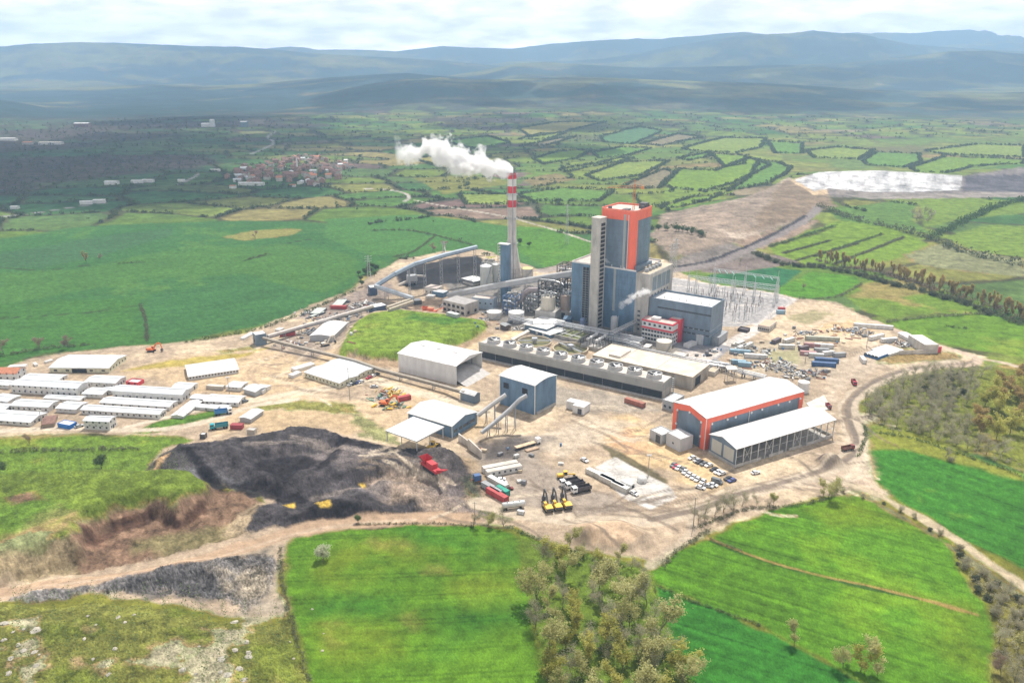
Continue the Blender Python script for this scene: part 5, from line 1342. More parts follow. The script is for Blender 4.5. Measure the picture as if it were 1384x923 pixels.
def chimney():
    b = GT(692, 384); h = height_over(b, 690, 233.5)
    fw = b[1]*cp+(CAMH-b[2])*sp; s = fw/FPX
    o = thing("chimney", "tall concrete chimney with red and white bands, smoking", "chimney", tuple(b))
    rt, rm, rb = 5.8*s, 5.6*s, 16.0*s
    def rad_(t):   # t from top 0 to 1 bottom
        if t < .58: return rt + (rm*1.04-rt)*t/.58
        return rm*1.04 + (rb-rm*1.04)*((t-.58)/.42)**1.25
    def seg(t0,t1,name,m,d=0.0):
        k=8; MB().lathe([(rad_(t0+(t1-t0)*i/k)+d, h*(1-(t0+(t1-t0)*i/k))) for i in range(k+1)][::-1],n=40,cap=False).build(name,m,o,True)
    WB = mat("white_band_paint",(.66,.64,.60),.7,.08,.2); RB = mat("red_band_paint",(.60,.05,.06),.6,.12,.2); CHC = mat("chimney_concrete",(.58,.54,.49),.9,.14,.3,dirt=(.44,.41,.37))
    for t0,t1,m in ((0,.052,RB),(.052,.115,WB),(.115,.175,RB),(.175,.236,WB),(.236,.298,RB)): seg(t0,t1,"red_band" if m is RB else "white_band",m)
    seg(.298,1.02,"shaft",CHC)
    MB().lathe([(rt*.8,h-2),(rt*.8,h+.02),(rt,h+.02)],n=40,cap=False).build("rim",DKST,o,True)
    MB().cyl(0,0,h-3,h-1.5,rt*.8,n=32).build("flue",BLACKR,o)
    for t in (.012,.19,.40,.62):
        r = rad_(t); z = h*(1-t); g = MB()
        for i in range(32):
            c0,c1=2*PI*i/32,2*PI*(i+1)/32
            g.add([(r*math.cos(c0),r*math.sin(c0),z),((r+1.1)*math.cos(c0),(r+1.1)*math.sin(c0),z),((r+1.1)*math.cos(c1),(r+1.1)*math.sin(c1),z),(r*math.cos(c1),r*math.sin(c1),z)],[(0,1,2,3)])
            g.bar(((r+1.1)*math.cos(c0),(r+1.1)*math.sin(c0),z+1.1),((r+1.1)*math.cos(c1),(r+1.1)*math.sin(c1),z+1.1),.1).bar(((r+1.1)*math.cos(c0),(r+1.1)*math.sin(c0),z),((r+1.1)*math.cos(c0),(r+1.1)*math.sin(c0),z+1.1),.08)
        g.build("platform",STEEL,o)
    l=MB(); l.tube([(rad_(t)*math.cos(-1.4)*1.03,rad_(t)*math.sin(-1.4)*1.03-.1,h*(1-t)) for t in np.linspace(0,1,14)],.28,6); l.build("ladder",STEEL,o)
    # pipework and scaffold round the foot
    k=MB()
    for i in range(12):
        a0=-2.9+i*.24; r=rad_(.86)+1.5
        k.bar((r*math.cos(a0),r*math.sin(a0),-1),(r*math.cos(a0),r*math.sin(a0),h*.16),.3)
        if i<11:
            for z in (.04,.08,.12,.16): k.bar((r*math.cos(a0),r*math.sin(a0),h*z),(r*math.cos(a0+.24),r*math.sin(a0+.24),h*z),.22)
            k.bar((r*math.cos(a0),r*math.sin(a0),h*.04),(r*math.cos(a0+.24),r*math.sin(a0+.24),h*.1),.14)
    k.build("scaffold",mat("weathered_scaffold",(.36,.30,.26),.8),o)
    return b,h,rt
CHB, CHH, CHR = chimney()
def absorber_tower():
    o,b,a,h = base("absorber_tower","tall slim blue tower slab in front of the chimney","tower",(676.3,330.5),409,(670.3,329.2),(685,331.5),h=None)
    b=max(b,6.5); a=5
    MB().box(0,b,0,a,-1,h).build("wall",BLUEW,o)
    MB().box(-2.6,b+.2,-.2,a+.2,h,h+.5).build("roof_slab",WHITE,o)
    k=MB()
    for i in range(20):
        z=h*i/20; k.box(-2.4,-.01,0,a,z,z+.2)
        k.bar((-2.4,0,z),(-.1,0,z+h/20),.25) if i%2 else k.bar((-.1,0,z),(-2.4,0,z+h/20),.25)
    for y in (0,a): k.box(-2.5,-2.2,y-.15,y+.15,-1,h)
    k.build("stair_frame",mat("pale_stair_steel",(.50,.49,.44),.6),o)
absorber_tower()
def yellow_crane():
    b=GT(664,372); o=thing("yellow_crane","small yellow green slewing crane above the silos left of the chimney","crane",tuple(b)); h=height_over(b,664,348)
    MB().bar((0,0,0),(0,0,h),.9).build("mast",mat("lime_yellow",(.55,.60,.06),.5),o); MB().bar((-5,0,h),(4,0,h+.4),.6).bar((0,0,h-3),(-3,0,h),.35).build("jib",mat("lime_yellow",(.55,.6,.06),.5),o)
yellow_crane()
def roof_crane():
    P = bl((BT[0]+BT[1])/2-2,(BT[2]+BT[3])/2-6,BTH-1.2)
    o = thing("roof_crane","thin orange crane standing on the roof of the boiler house","crane",P)
    H=17; m=MB()
    for x,y in ((-.6,-.6),(.6,-.6),(.6,.6),(-.6,.6)): m.bar((x,y,0),(x,y,H),.22)
    for i in range(12):
        z=H*i/12; s=1 if i%2 else -1
        m.bar((-.6*s,-.6,z),(.6*s,-.6,z+H/12),.13).bar((-.6,.6*s,z),(-.6,-.6*s,z+H/12),.13)
    m.build("mast",mat("crane_orange",(.55,.22,.07),.6),o)
    j=MB(); j.bar((6,1,H-2),(-19,-2.4,H-2),.28).bar((6,1,H-.6),(-18,-2.2,H-1.2),.18).bar((0,0,H+3),(-16,-2,H-1.3),.1).bar((0,0,H+3),(6,1,H-1),.12).bar((0,0,H-2),(0,0,H+3),.4).box(4.5,6.5,.3,1.7,H-3.4,H-1.4)
    j.build("jib",mat("crane_orange",(.55,.22,.07),.6),o)
roof_crane()
# ================================================================== cooling tower row
def cooling():
    o,b,a,h = base("cooling_tower","long grey cooling tower row with ten fans on its roof","cooling tower",(896.7,518),539.5,(647,463.6),(906.5,512.3))
    b=max(b,12)
    m=MB(); hs=h*.48
    m.box(0,b,0,a,hs,h); m.build("casing",mat("grey_casing",(.36,.36,.34),.7,.08,.15),o)
    MB().box(.25,b-.25,.25,a-.25,h,h+.12).build("deck",CONCL,o)
    e=MB().box(0,b,-.06,.5,-1,hs-.002).box(0,b,a-.5,a+.06,-1,hs-.002); e.build("end_wall",CONC,o)
    lv=MB()
    for i in range(5): 
        z0=hs*i/5; lv.add([(.1+.5*(5-i)/5,0,z0),(.1+.5*(5-i)/5,a,z0),(-.5+.1*i,a,z0+hs/5*.7),(-.5+.1*i,0,z0+hs/5*.7)],[(0,1,2,3)])
    lv.box(1.2,1.4,.5,a-.5,-1,hs); lv.build("louvre",mat("dark_louvre",(.10,.105,.12),.6),o)
    kb=MB()
    for i in range(11): kb.box(.2,.5,a*i/10-.12,a*i/10+.12,-.5,hs)
    kb.build("louvre_column",CONC,o)
    MB().box(-2.6,-.6,-1,a+1,-.6,.5).build("basin_kerb",CONC,o)
    MB().box(-.15,.02,0,a,h-.5,h+.9).build("parapet",mat("grey_casing_trim",(.46,.46,.44),.6),o)
    fm=MB(); r=min(b*.36,a/26); hh=2.5
    fm.lathe([(r*1.04,0),(r*.96,hh*.5),(r*1.02,hh),(r*.94,hh),(r*.9,hh*.5),(r*.94,.05)],n=32,cap=False)
    fme=fm.mesh("fan_stack",mat("fan_stack_grey",(.44,.43,.42),.6,.1,.5),True)
    fb=MB()
    for k in range(6):
        q=2*PI*k/6; d=Vector((math.cos(q),math.sin(q),0)); s=Vector((-d.y,d.x,0))
        p0,p1=d*.4,d*r*.88
        fb.add([tuple(p0-s*.25+Vector((0,0,hh*.6))),tuple(p0+s*.25+Vector((0,0,hh*.72))),tuple(p1+s*.55+Vector((0,0,hh*.76))),tuple(p1-s*.55+Vector((0,0,hh*.64)))],[(0,1,2,3)])
    fb.cyl(0,0,hh*.5,hh*.85,.6,n=12)
    fbe=fb.mesh("fan_blade",mat("fan_white",(.75,.75,.74),.5))
    fde=MB().cyl(0,0,.06,.3,r*.92,n=32).mesh("fan_well",DARKIN)
    for i in range(10):
        y=a*(1-(i+.62)/10.28); 
        f=link("fan_stack",fme,o); f.location=(b*.5,y,h+.12)
        g=link("fan_blade",fbe,f); g.rotation_euler=(0,0,i*.7); g=link("fan_well",fde,f)
    st=MB()
    for i in range(8): st.box(b+.1,b+1.4,-1.6,-.1,i*h/8,i*h/8+.15)
    for x in (0,b*.5,b): st.box(x-.1,x+.1,-1.7,-1.5,0,h+1)
    st.build("stair",STEEL,o)
cooling()
def pump_basin():
    o,b,a,h=base("pump_basin","broad flat concrete roof of the water pump basin, weather stained","building",(936,510),526,(801,480),(958.7,493))
    MB().box(0,b,0,a,-1,h).build("wall",mat("stained_concrete",(.40,.37,.32),.9,.2,.2,dirt=(.27,.24,.20)),o)
    MB().box(-.2,b+.2,-.2,a+.2,h,h+.25).build("roof",mat("sun_bleached_concrete",(.66,.58,.47),.9,.14,.12,dirt=(.50,.43,.34)),o)
    for y in (.35,.72): MB().box(.5,b-.5,a*y-.3,a*y+.3,h+.25,h+.36).build("roof_joint",CONC,o)
    MB().box(b*.15,b*.75,a*.74,a*.86,h+.25,h+1.6).build("roof_hatch",CONCL,o)
    MB().box(b*.2,b*.5,-.1,.1,0,h*.7).build("door",DARKIN,o)
    r=MB()
    for i in range(28):
        r.bar((b,a*i/28,h+.25),(b,a*i/28,h+1.3),.1)
    r.bar((b,0,h+1.3),(b,a,h+1.3),.1).bar((b,0,h+.8),(b,a,h+.8),.08); r.build("rail",GALV,o)
pump_basin()
shed("concrete_block","small concrete block at the right end of the pump basin", (966,503),509,(958,500),(972,497.5),'f',0,CONCL,SANDST,parapet=.2)
def clarifier(px,py,rpx,rot,lab):
    b=GT(px,py); fw=b[1]*cp+(CAMH-b[2])*sp; r=rpx*fw/FPX
    o=thing("clarifier",lab,"settling tank",tuple(b),rot)
    MB().lathe([(r,-.8),(r,2.2),(r-.7,2.2),(r-.7,.6)],n=48,cap=False).build("rim_wall",SANDST,o,True)
    MB().cyl(0,0,.6,.75,r-.7,n=48).build("water",WATER,o)
    g=MB().box(-r*.98,r*.98,-.9,.9,2.3,2.6)
    for s in (-.9,.9): g.bar((-r,s,3.6),(r,s,3.6),.12); 
    for i in range(17):
        for s in (-.9,.9): g.bar((-r+2*r*i/16,s,2.5),(-r+2*r*i/16,s,3.6),.1)
    g.build("bridge",STEEL,o)
    MB().box(-1.8,1.8,-1.7,1.7,2.6,4.4).build("drive_cabin",mat("grey_cabin",(.40,.42,.46),.5),o)
    MB().cyl(0,0,-.5,2.3,1.3,n=16).build("centre_column",CONC,o)
clarifier(722.5,465,23,0.0,"round settling tank of brown water with a level bridge, by the white pavilion")
clarifier(771,474.2,24.3,-.95,"round settling tank of olive water with a slanted bridge across it")
def basins():
    o,b,a,h=base("treatment_basin","rectangular treatment basins with green water and catwalks beside the boiler house","basin",(781,461),463.5,(743,452),(800,451.5))
    h=2.2
    w=MB()
    for i in range(4): w.box(0,b,a*i/3-.3 if i else 0,a*i/3+.3,-1,h)
    w.box(0,.5,.3,a-.3,-1,h-.003).box(b-.5,b,.3,a-.3,-1,h-.003); w.build("basin_wall",CONC,o)
    gw=mat("green_water",(.22,.24,.10),.3,.2,.1)
    for i in range(3): MB().box(.5,b-.5,a*i/3+.3,a*(i+1)/3-.3,.9,1.2).build("water",gw,o)
    r=MB()
    for i in range(4):
        y=a*i/3; r.bar((0,y,h+1),(b,y,h+1),.1)
        for k in range(12): r.bar((b*k/11,y,h),(b*k/11,y,h+1),.08)
    r.box(b*.3,b*.3+1,0,a,h,h+.15); r.build("catwalk",GALV,o)
basins()
def dosing():
    o,b,a,h=base("dosing_plant","dark steel framed dosing plant with rows of white boxes on top","plant",(811,470),476,(789,462),(826,461))
    h=max(h,4)
    MB().box(0,b,0,a,-1,h*.6).build("plinth",CONC,o)
    f=MB()
    for i in range(5):
        for j in range(4): f.box(b*i/4-.15,b*i/4+.15,a*j/3-.15,a*j/3+.15,h*.6,h+2)
    for j in range(4): f.box(0,b,a*j/3-.15,a*j/3+.15,h+1.7,h+2)
    f.build("frame",DKST,o)
    me=MB().box(-1.2,1.2,-.8,.8,0,1.3).mesh("white_box",WHITE)
    for i in range(4):
        for j in range(2): q=link("white_box",me,o); q.location=(b*(.14+.24*i),a*(.25+.45*j),h+2)
dosing()
def pavilion():
    # two overlapping white square roofs
    for nm,F,by,L,Rr,lab in (("pavilion",(743.5,453),458,(714,444),(760,443.5),"blue treatment building under the nearer of two overlapping white roofs"),("pavilion",(739,446.5),453,(709.5,438),(764.5,435),"blue treatment building under the farther, larger of two overlapping white roofs")):
        o,b,a,h=base(nm,lab,"building",F,by,L,Rr)
        if "farther" in lab: h+=.8
        MB().box(1,b-1,1,a-1,-1,h-.3).build("wall",BLUEW,o); MB().box(0,b,0,a,h-.3,h).build("roof",WHITE,o)
        for i in range(2): MB().box(.9,1.1,a*(.3+.3*i),a*(.3+.3*i)+2,0,2.8).build("door",LIGHTW,o)
pavilion()
s_=[G(x,y,.2) for x,y in ((690,461),(713,449),(716,451),(694,463))]
tag(MB().prism([tuple(p[:2]) for p in s_],-.3,2.2).build("concrete_channel",CONCL),"pale concrete channel left of the first settling tank","channel")
# process clutter between the chimney and the boiler house
shed("filter_house","blue grey box house with a pink felt roof under the long conveyor", (667,404.5),419,(638,402),(678,401),'f',0,mat("light_blue_cladding",(.30,.38,.46),.5,.08),PINKR,parapet=.3,wins=[('y',4,4,1.2,1.2)])
shed("pump_station","two storey concrete frame building left of the blue grey box house",(628,412),428,(598,405),(640,404),'f',0,CONC,mat("grey_felt_roof",(.36,.34,.33),.9),parapet=.3,wins=[('y',5,1,2.6,2.2,DARKIN),('y',5,5.2,2.6,2,DARKIN),('x',2,1,2.4,2.2,DARKIN)])
shed("low_shed","low shed with a white flat roof against the concrete frame building",(617,425.5),430,(603,422),(619,423),'f',0,GREYW,WHITE,parapet=.1)
shed("office_hut","grey blue hut with a white roof by the back coal yard",(599,396),402.5,(584,393.5),(603,392.5),'f',0,BLUEW,WHITE,parapet=.1)
shed("office_hut","pink roofed grey house behind the grey blue hut",(590,390),399,(574,388),(594,385.5),'f',0,CONCL,PINKR,parapet=.2,wins=[('y',3,1.5,1,1)])
shed("office_hut","tiny flat white hut in front of the grey blue hut",(585,401),404,(575,400),(591,398.5),'f',0,CONCL,WHITE,parapet=.1)
shed("kiosk","small dark kiosk with a grey roof beside the two tanks",(683,441),447,(676,438),(686,437.5),'y',.6,mat("brown_timber",(.12,.09,.08),.8),STEEL)
def pavilion2():
    o,b,a,h=base("open_pavilion","white roofed open pavilion at the edge of the back coal yard","canopy",(640,381),387.5,(623,376),(652,375.5))
    MB().box(0,b,0,a,h-.3,h).build("roof",WHITE,o); MB().box(1,b-1,1,a-1,-1,2).build("low_wall",CONCL,o)
    for x in (1,b-1):
        for y in (1,a-1): MB().box(x-.2,x+.2,y-.2,y+.2,0,h-.3).build("post",STEEL,o)
pavilion2()
def duct(name,label,pts,r,m,cat="duct"):
    o=thing(name,label,cat,tuple(pts[0])); q=[Vector(p)-Vector(pts[0]) for p in pts]
    MB().tube(q,r,14).build("duct",m,o,True)
    k=MB()
    for i in range(1,len(q)-1): k.bar(tuple(q[i]),(q[i].x,q[i].y,-pts[0][2]),.6)
    k.build("support",STEEL,o)
duct("flue_duct","fat grey flue duct bending down from the conveyor bridge to the filters",[G(694,414,6),G(703,405,9),G(710,396,14),G(716,392,17),G(727,392,17)],[2.2]*5,mat("dull_duct",(.33,.28,.28),.6,.15))
duct("flue_duct","short silver duct elbow next to the ash silo",[G(731,396,15),G(741,395,15),G(748,399,12)],[1.4]*3,GALV)
rs=random.Random(3)
def frame_tower(px,pb,w,d,h,lab,m=DKST,levels=6):
    b=GT(px,pb); o=thing("steel_structure",lab,"steelwork",tuple(b),R(-24)); f=MB()
    nx,ny=3,2
    for i in range(nx+1):
        for j in range(ny+1): f.box(w*i/nx-.3,w*i/nx+.3,d*j/ny-.3,d*j/ny+.3,-1,h)
    f.build("column",m,o)
    g=MB()
    for k in range(1,levels+1):
        z=h*k/levels
        for j in range(ny+1): g.box(0,w,d*j/ny-.25,d*j/ny+.25,z-.5,z)
        for i in range(nx+1): g.box(w*i/nx-.25,w*i/nx+.25,0,d,z-.503,z-.003)
        if k%2: g.bar((0,0,z-h/levels),(w/nx,0,z),.3).bar((w,0,z-h/levels),(w-w/nx,0,z),.3)
    g.build("beam",m,o)
    e=MB()
    for k in range(levels*3):
        x=rs.uniform(0,w*.8);y=rs.uniform(0,d*.7);z=h*rs.randint(1,levels)/levels
        e.box(x,x+rs.uniform(1.5,4),y,y+rs.uniform(1.5,3),z,z+rs.uniform(1,2.6))
    e.build("equipment",mat("mixed_steel",(.33,.31,.29),.6,.3,.2),o)
    p=MB()
    for k in range(6):
        z=h*rs.uniform(.2,1); y=rs.uniform(0,d); p.tube([(0,y,z),(w*.6,y,z),(w,y,z-2)],rs.uniform(.3,.8),8)
    p.build("pipe",GALV,o,True)
frame_tower(727,424,18,14,26,"dark steel filter structure hung with pipes left of the ash silo")
frame_tower(752,416,20,12,34,"tall steel structure with cluttered machinery behind the ash silos",mat("brown_steel",(.20,.17,.15),.7))
frame_tower(705,420,14,12,16,"low steel structure full of ducts below the long conveyor",STEEL,4)
frame_tower(680,424,10,10,14,"small steel structure with blue pipes in front of the slim blue tower",mat("blue_steel",(.10,.16,.28),.6),4)
frame_tower(652,383,10,7,19,"pale steel frame carrying gear above the tall pale cylinder",mat("pale_steel",(.45,.45,.42),.6),4)
shed("electrical_room","dark blue small building at the foot of the left blue wall",(772,432),441,(762,428),(774,427),'f',0,DKBLUE,BLUEW,parapet=.2)
def vessel(px,pt,pb,r,lab,m):
    b=GT(px,pb); h=height_over(b,px,pt); o=thing("pressure_vessel",lab,"vessel",tuple(b))
    MB().lathe([(r*.2,-.5),(r,-.5),(r,h-r*.4),(r*.7,h-.1),(r*.1,h)],n=20).build("shell",m,o,True); MB().bar((r,0,h*.3),(r+.4,0,h),.3).build("pipe",GALV,o)
vessel(829.5,427,448,2.4,"upright grey vessel against the blue wall right of the stair tower",mat("vessel_grey",(.44,.44,.45),.5))
vessel(787.5,430,440,2.0,"short blue grey vessel at the foot of the boiler house",mat("vessel_blue",(.22,.27,.42),.5))
shed("transformer","red transformer box near the left foot of the boiler house",(768,435),440,(763.5,433),(773,432.5),'f',0,mat("dull_red",(.42,.07,.09),.6),mat("dull_red",(.42,.07,.09),.6),parapet=.2,cat="transformer")
def pipe_rack(pts,z,w,lab,n=5):
    P=[G(x,y,z) for x,y in pts]; o=thing("pipe_rack",lab,"pipe rack",(P[0][0],P[0][1],0)); q=[Vector(p)-Vector((P[0][0],P[0][1],0)) for p in P]
    f=MB(); pm=MB()
    for a,c in zip(q[:-1],q[1:]):
        d=(c-a); L=d.length; d.normalize(); s=Vector((d.y,-d.x,0)).normalized()
        k=max(2,int(L/7))
        for i in range(k+1):
            p=a+d*(L*i/k)
            for e in (-w/2,w/2): r=p+s*e; f.bar((r.x,r.y,-1),(r.x,r.y,z+.6),.35)
            f.bar(tuple(p-s*w/2),tuple(p+s*w/2),.35); f.bar(tuple(p-s*w/2+Vector((0,0,1.8))),tuple(p+s*w/2+Vector((0,0,1.8))),.3)
        for e in (-w/2,w/2): f.bar(tuple(a+s*e),tuple(c+s*e),.3)
        for i in range(n):
            e=-w*.4+w*.8*i/(n-1); pm.tube([tuple(a+s*e+Vector((0,0,.45+(i%2)*1.6))),tuple(c+s*e+Vector((0,0,.45+(i%2)*1.6)))],.22+.1*((i*7)%3),8)
    f.build("rack_frame",mat("rack_steel",(.20,.22,.26),.6),o); pm.build("pipe",GALV,o,True)
pipe_rack([(752,437.5),(800,447),(838,455),(868,461)],5,4.5,"long steel pipe rack running along the foot of the boiler house")
pipe_rack([(826,452.5),(858,437)],8,4,"raised steel pipe bridge climbing to the concrete bunker bay",4)
pipe_rack([(820,458),(846,463),(866,470)],4,3.5,"low pipe rack in front of the beige tank",4)
pipe_rack([(866,474),(910,483),(955,492),(985,496)],3.5,3,"thin pipe rack along the back edge of the pump basin",3)
pipe_rack([(690,430),(720,438),(748,437)],4,4,"short pipe rack beside the bright white tank",4)
pipe_rack([(965,490),(1005,505),(1035,512)],3,3,"grey pipe rack behind the orange hall",4)
shed("pump_shelter","white flat pump shelter beside the beige tank, larger one",(863,464.5),469,(849,461.5),(874,457.5),'f',0,CONC,WHITE,parapet=.05)
shed("pump_shelter","white flat pump shelter beside the beige tank, smaller one",(877,470),474,(869,468),(882,465.5),'f',0,CONC,WHITE,parapet=.05)
shed("pump_shelter","white roof on dark posts at the back corner of the pump basin",(846,481),484,(836,478),(857,474),'f',0,DKST,WHITE,parapet=.05)
shed("cooling_unit","white air cooler block with two fans before the turbine hall",(931,466),470.5,(924,464),(942,461.5),'f',0,LIGHTW,WHITE,parapet=.15,cat="machine")
shed("loading_dock","grey concrete ramp block beside the beige tank",(925,481),484,(908,477),(929,477),'f',0,CONC,CONCL,parapet=.3)
# transfer houses and long conveyors at the back
def tower_house(lab,F,by,L,Rr,wall,rf): return shed("transfer_house",lab,F,by,L,Rr,'f',0,wall,rf,parapet=.05,wins=[('y',1,2,1.4,2,DARKIN)])
tower_house("blue grey transfer house at the bend of the low beige conveyor",(345,453),468,(340.5,449.3),(359.5,450.5),BLUEG,WHITE)
tower_house("dark blue transfer house with a white roof above the green mound",(506,415.5),424.5,(503,411.3),(523,412.2),DKBLUE,WHITE)
tower_house("small dark transfer house where three conveyors meet",(560,407),412.5,(557,404),(569.5,405.5),DKST,WHITE)
tower_house("dark blue corner transfer house at the foot of the rising gallery",(500,389),399.5,(497,385.8),(508.5,386.8),DKBLUE,WHITE)
conveyor("belt_conveyor","low beige conveyor from the transfer house past the twin cream halls",[G(356,457.5,5),G(420,473.5,3.5),G(480,488,3),G(515,500.5,3),G(560,512,3),G(604,524,3.2),G(628,531,4.5)],1.6,1.2,(.1,.25,.4,.55,.7,.85),mat("dull_belt_cover",(.38,.34,.28),.7),DKST)
conveyor("belt_conveyor","long pale conveyor crossing the rubble to the dark blue transfer house",[G(362,456,4),G(430,436.5,4),G(504,415,7)],2.2,1.8,(.15,.3,.5,.7,.88),mat("dusty_belt_cover",(.55,.50,.46),.7),DKST)
conveyor("belt_conveyor","beige twin conveyor above the green mound, nearer belt",[G(526,420,5),G(558,408.5,6)],2,1.8,(.3,.7),mat("beige_belt_cover",(.46,.41,.31),.7))
conveyor("belt_conveyor","beige twin conveyor above the green mound, farther belt",[G(523,417,5),G(556,406,6)],2,1.8,(.3,.7),mat("beige_belt_cover",(.46,.41,.31),.7))
conveyor("belt_conveyor","pale blue conveyor falling from the corner transfer house to the small dark one",[G(507,388,9),G(532,396,8),G(558,404.5,7)],2.6,2.4,(.3,.65),mat("pale_blue_cover",(.45,.49,.53),.6),STEEL)
conveyor("coal_gallery","blue elevated gallery rising over the black coal yard",[G(510,387,9),G(535,371.5,18),G(561,358.5,24),G(600,346.5,27),G(644,335.5,29)],2.7,2.6,(.3,.45,.62,.8,.98),mat("gallery_blue_grey",(.34,.42,.50),.5,.08,.2),DKST)
conveyor("coal_gallery","long grey gallery rising from the yard to the boiler house",[G(606,402.5,4),G(640,395,9),G(681,387,16),G(725,380,22),G(752,375.5,26),G(775,372,29)],3.6,3.8,(.22,.42,.62,.8,.93),mat("gallery_grey",(.42,.42,.42),.55,.08,.2),STEEL)
o=thing("stacker","grey coal stacker machine hanging under the elevated gallery","machine",tuple(GT(557,384)),.4)
MB().box(-4,4,-3,3,3,8).build("body",GREYW,o); MB().bar((-4,0,3),(-12,-2,1),1.6).bar((4,0,7),(13,3,5),1.4).build("boom",CONCL,o)
lg=MB()
for x in (-3,3):
    for y in (-2.5,2.5): lg.bar((x,y,-.5),(x,y,14),.6)
lg.build("leg",STEEL,o)

# ================================================================== switchyard
def switchyard():
    A=GT(1049,398); 
    gm=mat("gantry_galvanised",(.58,.60,.60),.4,.08,.6,metal=.2)
    def gantry(p0,p1,h,lab,n=4,ins=True):
        a=GT(*p0); c=GT(*p1); o=thing("line_gantry",lab,"gantry",tuple(a)); q=Vector(c)-Vector(a); m=MB(); bm=MB()
        for i in range(n):
            p=q*(i/(n-1))
            for sx,sy in ((-.8,-.8),(.8,-.8),(.8,.8),(-.8,.8)): m.bar((p.x+sx,p.y+sy,-.5),(p.x+sx*.5,p.y+sy*.5,h),.2)
            for k in range(8):
                z=h*k/8; s=1 if k%2 else -1
                m.bar((p.x-.7*s,p.y-.7,z),(p.x+.7*s,p.y-.7,z+h/8),.12).bar((p.x-.7,p.y-.7*s,z),(p.x-.7,p.y+.7*s,z+h/8),.12)
            m.bar((p.x,p.y,h),(p.x,p.y,h+5),.18)
        d=q.normalized(); s_=Vector((-d.y,d.x,0))
        for e in (-.7,.7):
            for z in (h-.2,h-1.5): bm.bar(tuple(s_*e+Vector((0,0,z))),tuple(q+s_*e+Vector((0,0,z))),.17)
        kk=int(q.length/2.5)
        for k in range(kk): bm.bar(tuple(q*(k/kk)+s_*(.7 if k%2 else -.7)+Vector((0,0,h-.2))),tuple(q*((k+1)/kk)+s_*(-.7 if k%2 else .7)+Vector((0,0,h-1.5))),.12)
        m.build("lattice_column",gm,o); bm.build("lattice_beam",gm,o)
        if ins:
            im=MB().tube([(0,0,0),(1.2,-3.2,-1.6)],.35,6).mesh("insulator",mat("pale_green_glass",(.45,.72,.66),.3))
            for k in range(6):
                t=(.06+.11*k) if k<3 else (.62+.13*(k-3)); w=link("insulator",im,o); p=q*t; w.location=(p.x,p.y,h-1.2)
    gantry((964,389),(1049,402),17,"tall lattice gantry at the back of the switchyard hung with green insulators",3)
    gantry((940,396),(1046,412),13,"low lattice gantry crossing the middle of the switchyard",5,False)
    gantry((930,392),(1050,407),13,"low lattice gantry just behind the middle one in the switchyard",5,False)
    # busbar posts: steel legs with a porcelain insulator
    pm=MB().box(-.14,.14,-.14,.14,-.5,3).mesh("steel_post",gm)
    im=MB().lathe([(.18,3),(.28,3.3),(.16,3.6),(.28,3.9),(.16,4.2),(.28,4.5),(.16,4.8),(.26,5.1),(.1,5.6)],n=8).mesh("insulator",mat("brown_porcelain",(.16,.11,.10),.4))
    i2=MB().lathe([(.18,3),(.28,3.3),(.16,3.6),(.28,3.9),(.16,4.2),(.28,4.5),(.16,4.8),(.26,5.1),(.1,5.6)],n=8).mesh("insulator",mat("grey_porcelain",(.40,.40,.42),.4))
    rr=random.Random(8); lab="grey steel switchyard post topped by a ribbed insulator"
    P=[G(x,y)[:2] for x,y in ((915,392),(1046,412),(1008,436),(962,436),(955,418))]
    P=np.array(P); lo=P.min(0); hi=P.max(0); cnt=0
    a0=GT(940,396)[:2]; a1=GT(1046,412)[:2]; d=(a1-a0)/np.linalg.norm(a1-a0); nrm=np.array([d[1],-d[0]])
    if nrm[1]>0: nrm=-nrm
    for r in range(-4,15):
        for c in range(0,46):
            p=a0+d*(c*3.6+rr.uniform(-.4,.4))+nrm*(r*4.6)
            if c%9 in (3,4,8) and rr.random()<.8: continue
            if sdist(P,np.array([p[0]]),np.array([p[1]]))[0]<1: continue
            if rr.random()<.25: continue
            t=thing("insulator_post",lab,"switchgear",(p[0],p[1],hz(p[0],p[1])),0,"switchyard insulator posts"); t.scale=(1,1,rr.choice((1.2,1.5,1.9)))
            link("steel_post",pm,t); link("insulator",im if rr.random()<.6 else i2,t); cnt+=1
            if cnt>=255: return
switchyard()
for F,by,L,Rr,lab in (((1040,441.5),449,(1022,440.5),(1050,434),"small grey house with a pale orange roof at the switchyard corner"),):
    shed("relay_house",lab,F,by,L,Rr,'f',0,CONCL,mat("salmon_roof",(.74,.40,.28),.8,.05),parapet=.05,wins=[('y',6,1,1,1.2),('x',5,1,1,1.2)])
shed("power_transformer","dark power transformer with radiators beside the turbine hall",(1010,446),450,(997,443.5),(1013,443),'f',0,mat("transformer_dark",(.07,.055,.06),.6),mat("transformer_dark",(.07,.055,.06),.6),parapet=.6,cat="transformer")
# fence round the switchyard
def fence(pts,lab,h=2.0,step=5):
    P=[GT(*p) for p in pts]; o=thing("wire_fence",lab,"fence",tuple(P[0])); m=MB(); w=MB()
    for a,c in zip(P[:-1],P[1:]):
        a=Vector(a)-Vector(P[0]); c=Vector(c)-Vector(P[0]); L=(c-a).length; k=max(1,int(L/step))
        for i in range(k): p=a.lerp(c,i/k); m.bar((p.x,p.y,p.z-.3),(p.x,p.y,p.z+h),.12)
        for z in (.1,.6,1.1,1.6,2.0): w.bar((a.x,a.y,a.z+z),(c.x,c.y,c.z+z),.04)
    m.build("post",CONCL,o); w.build("wire",GALV,o)
fence([(1072,405),(1026,440),(992,437)],"white posted wire fence along the front of the switchyard")
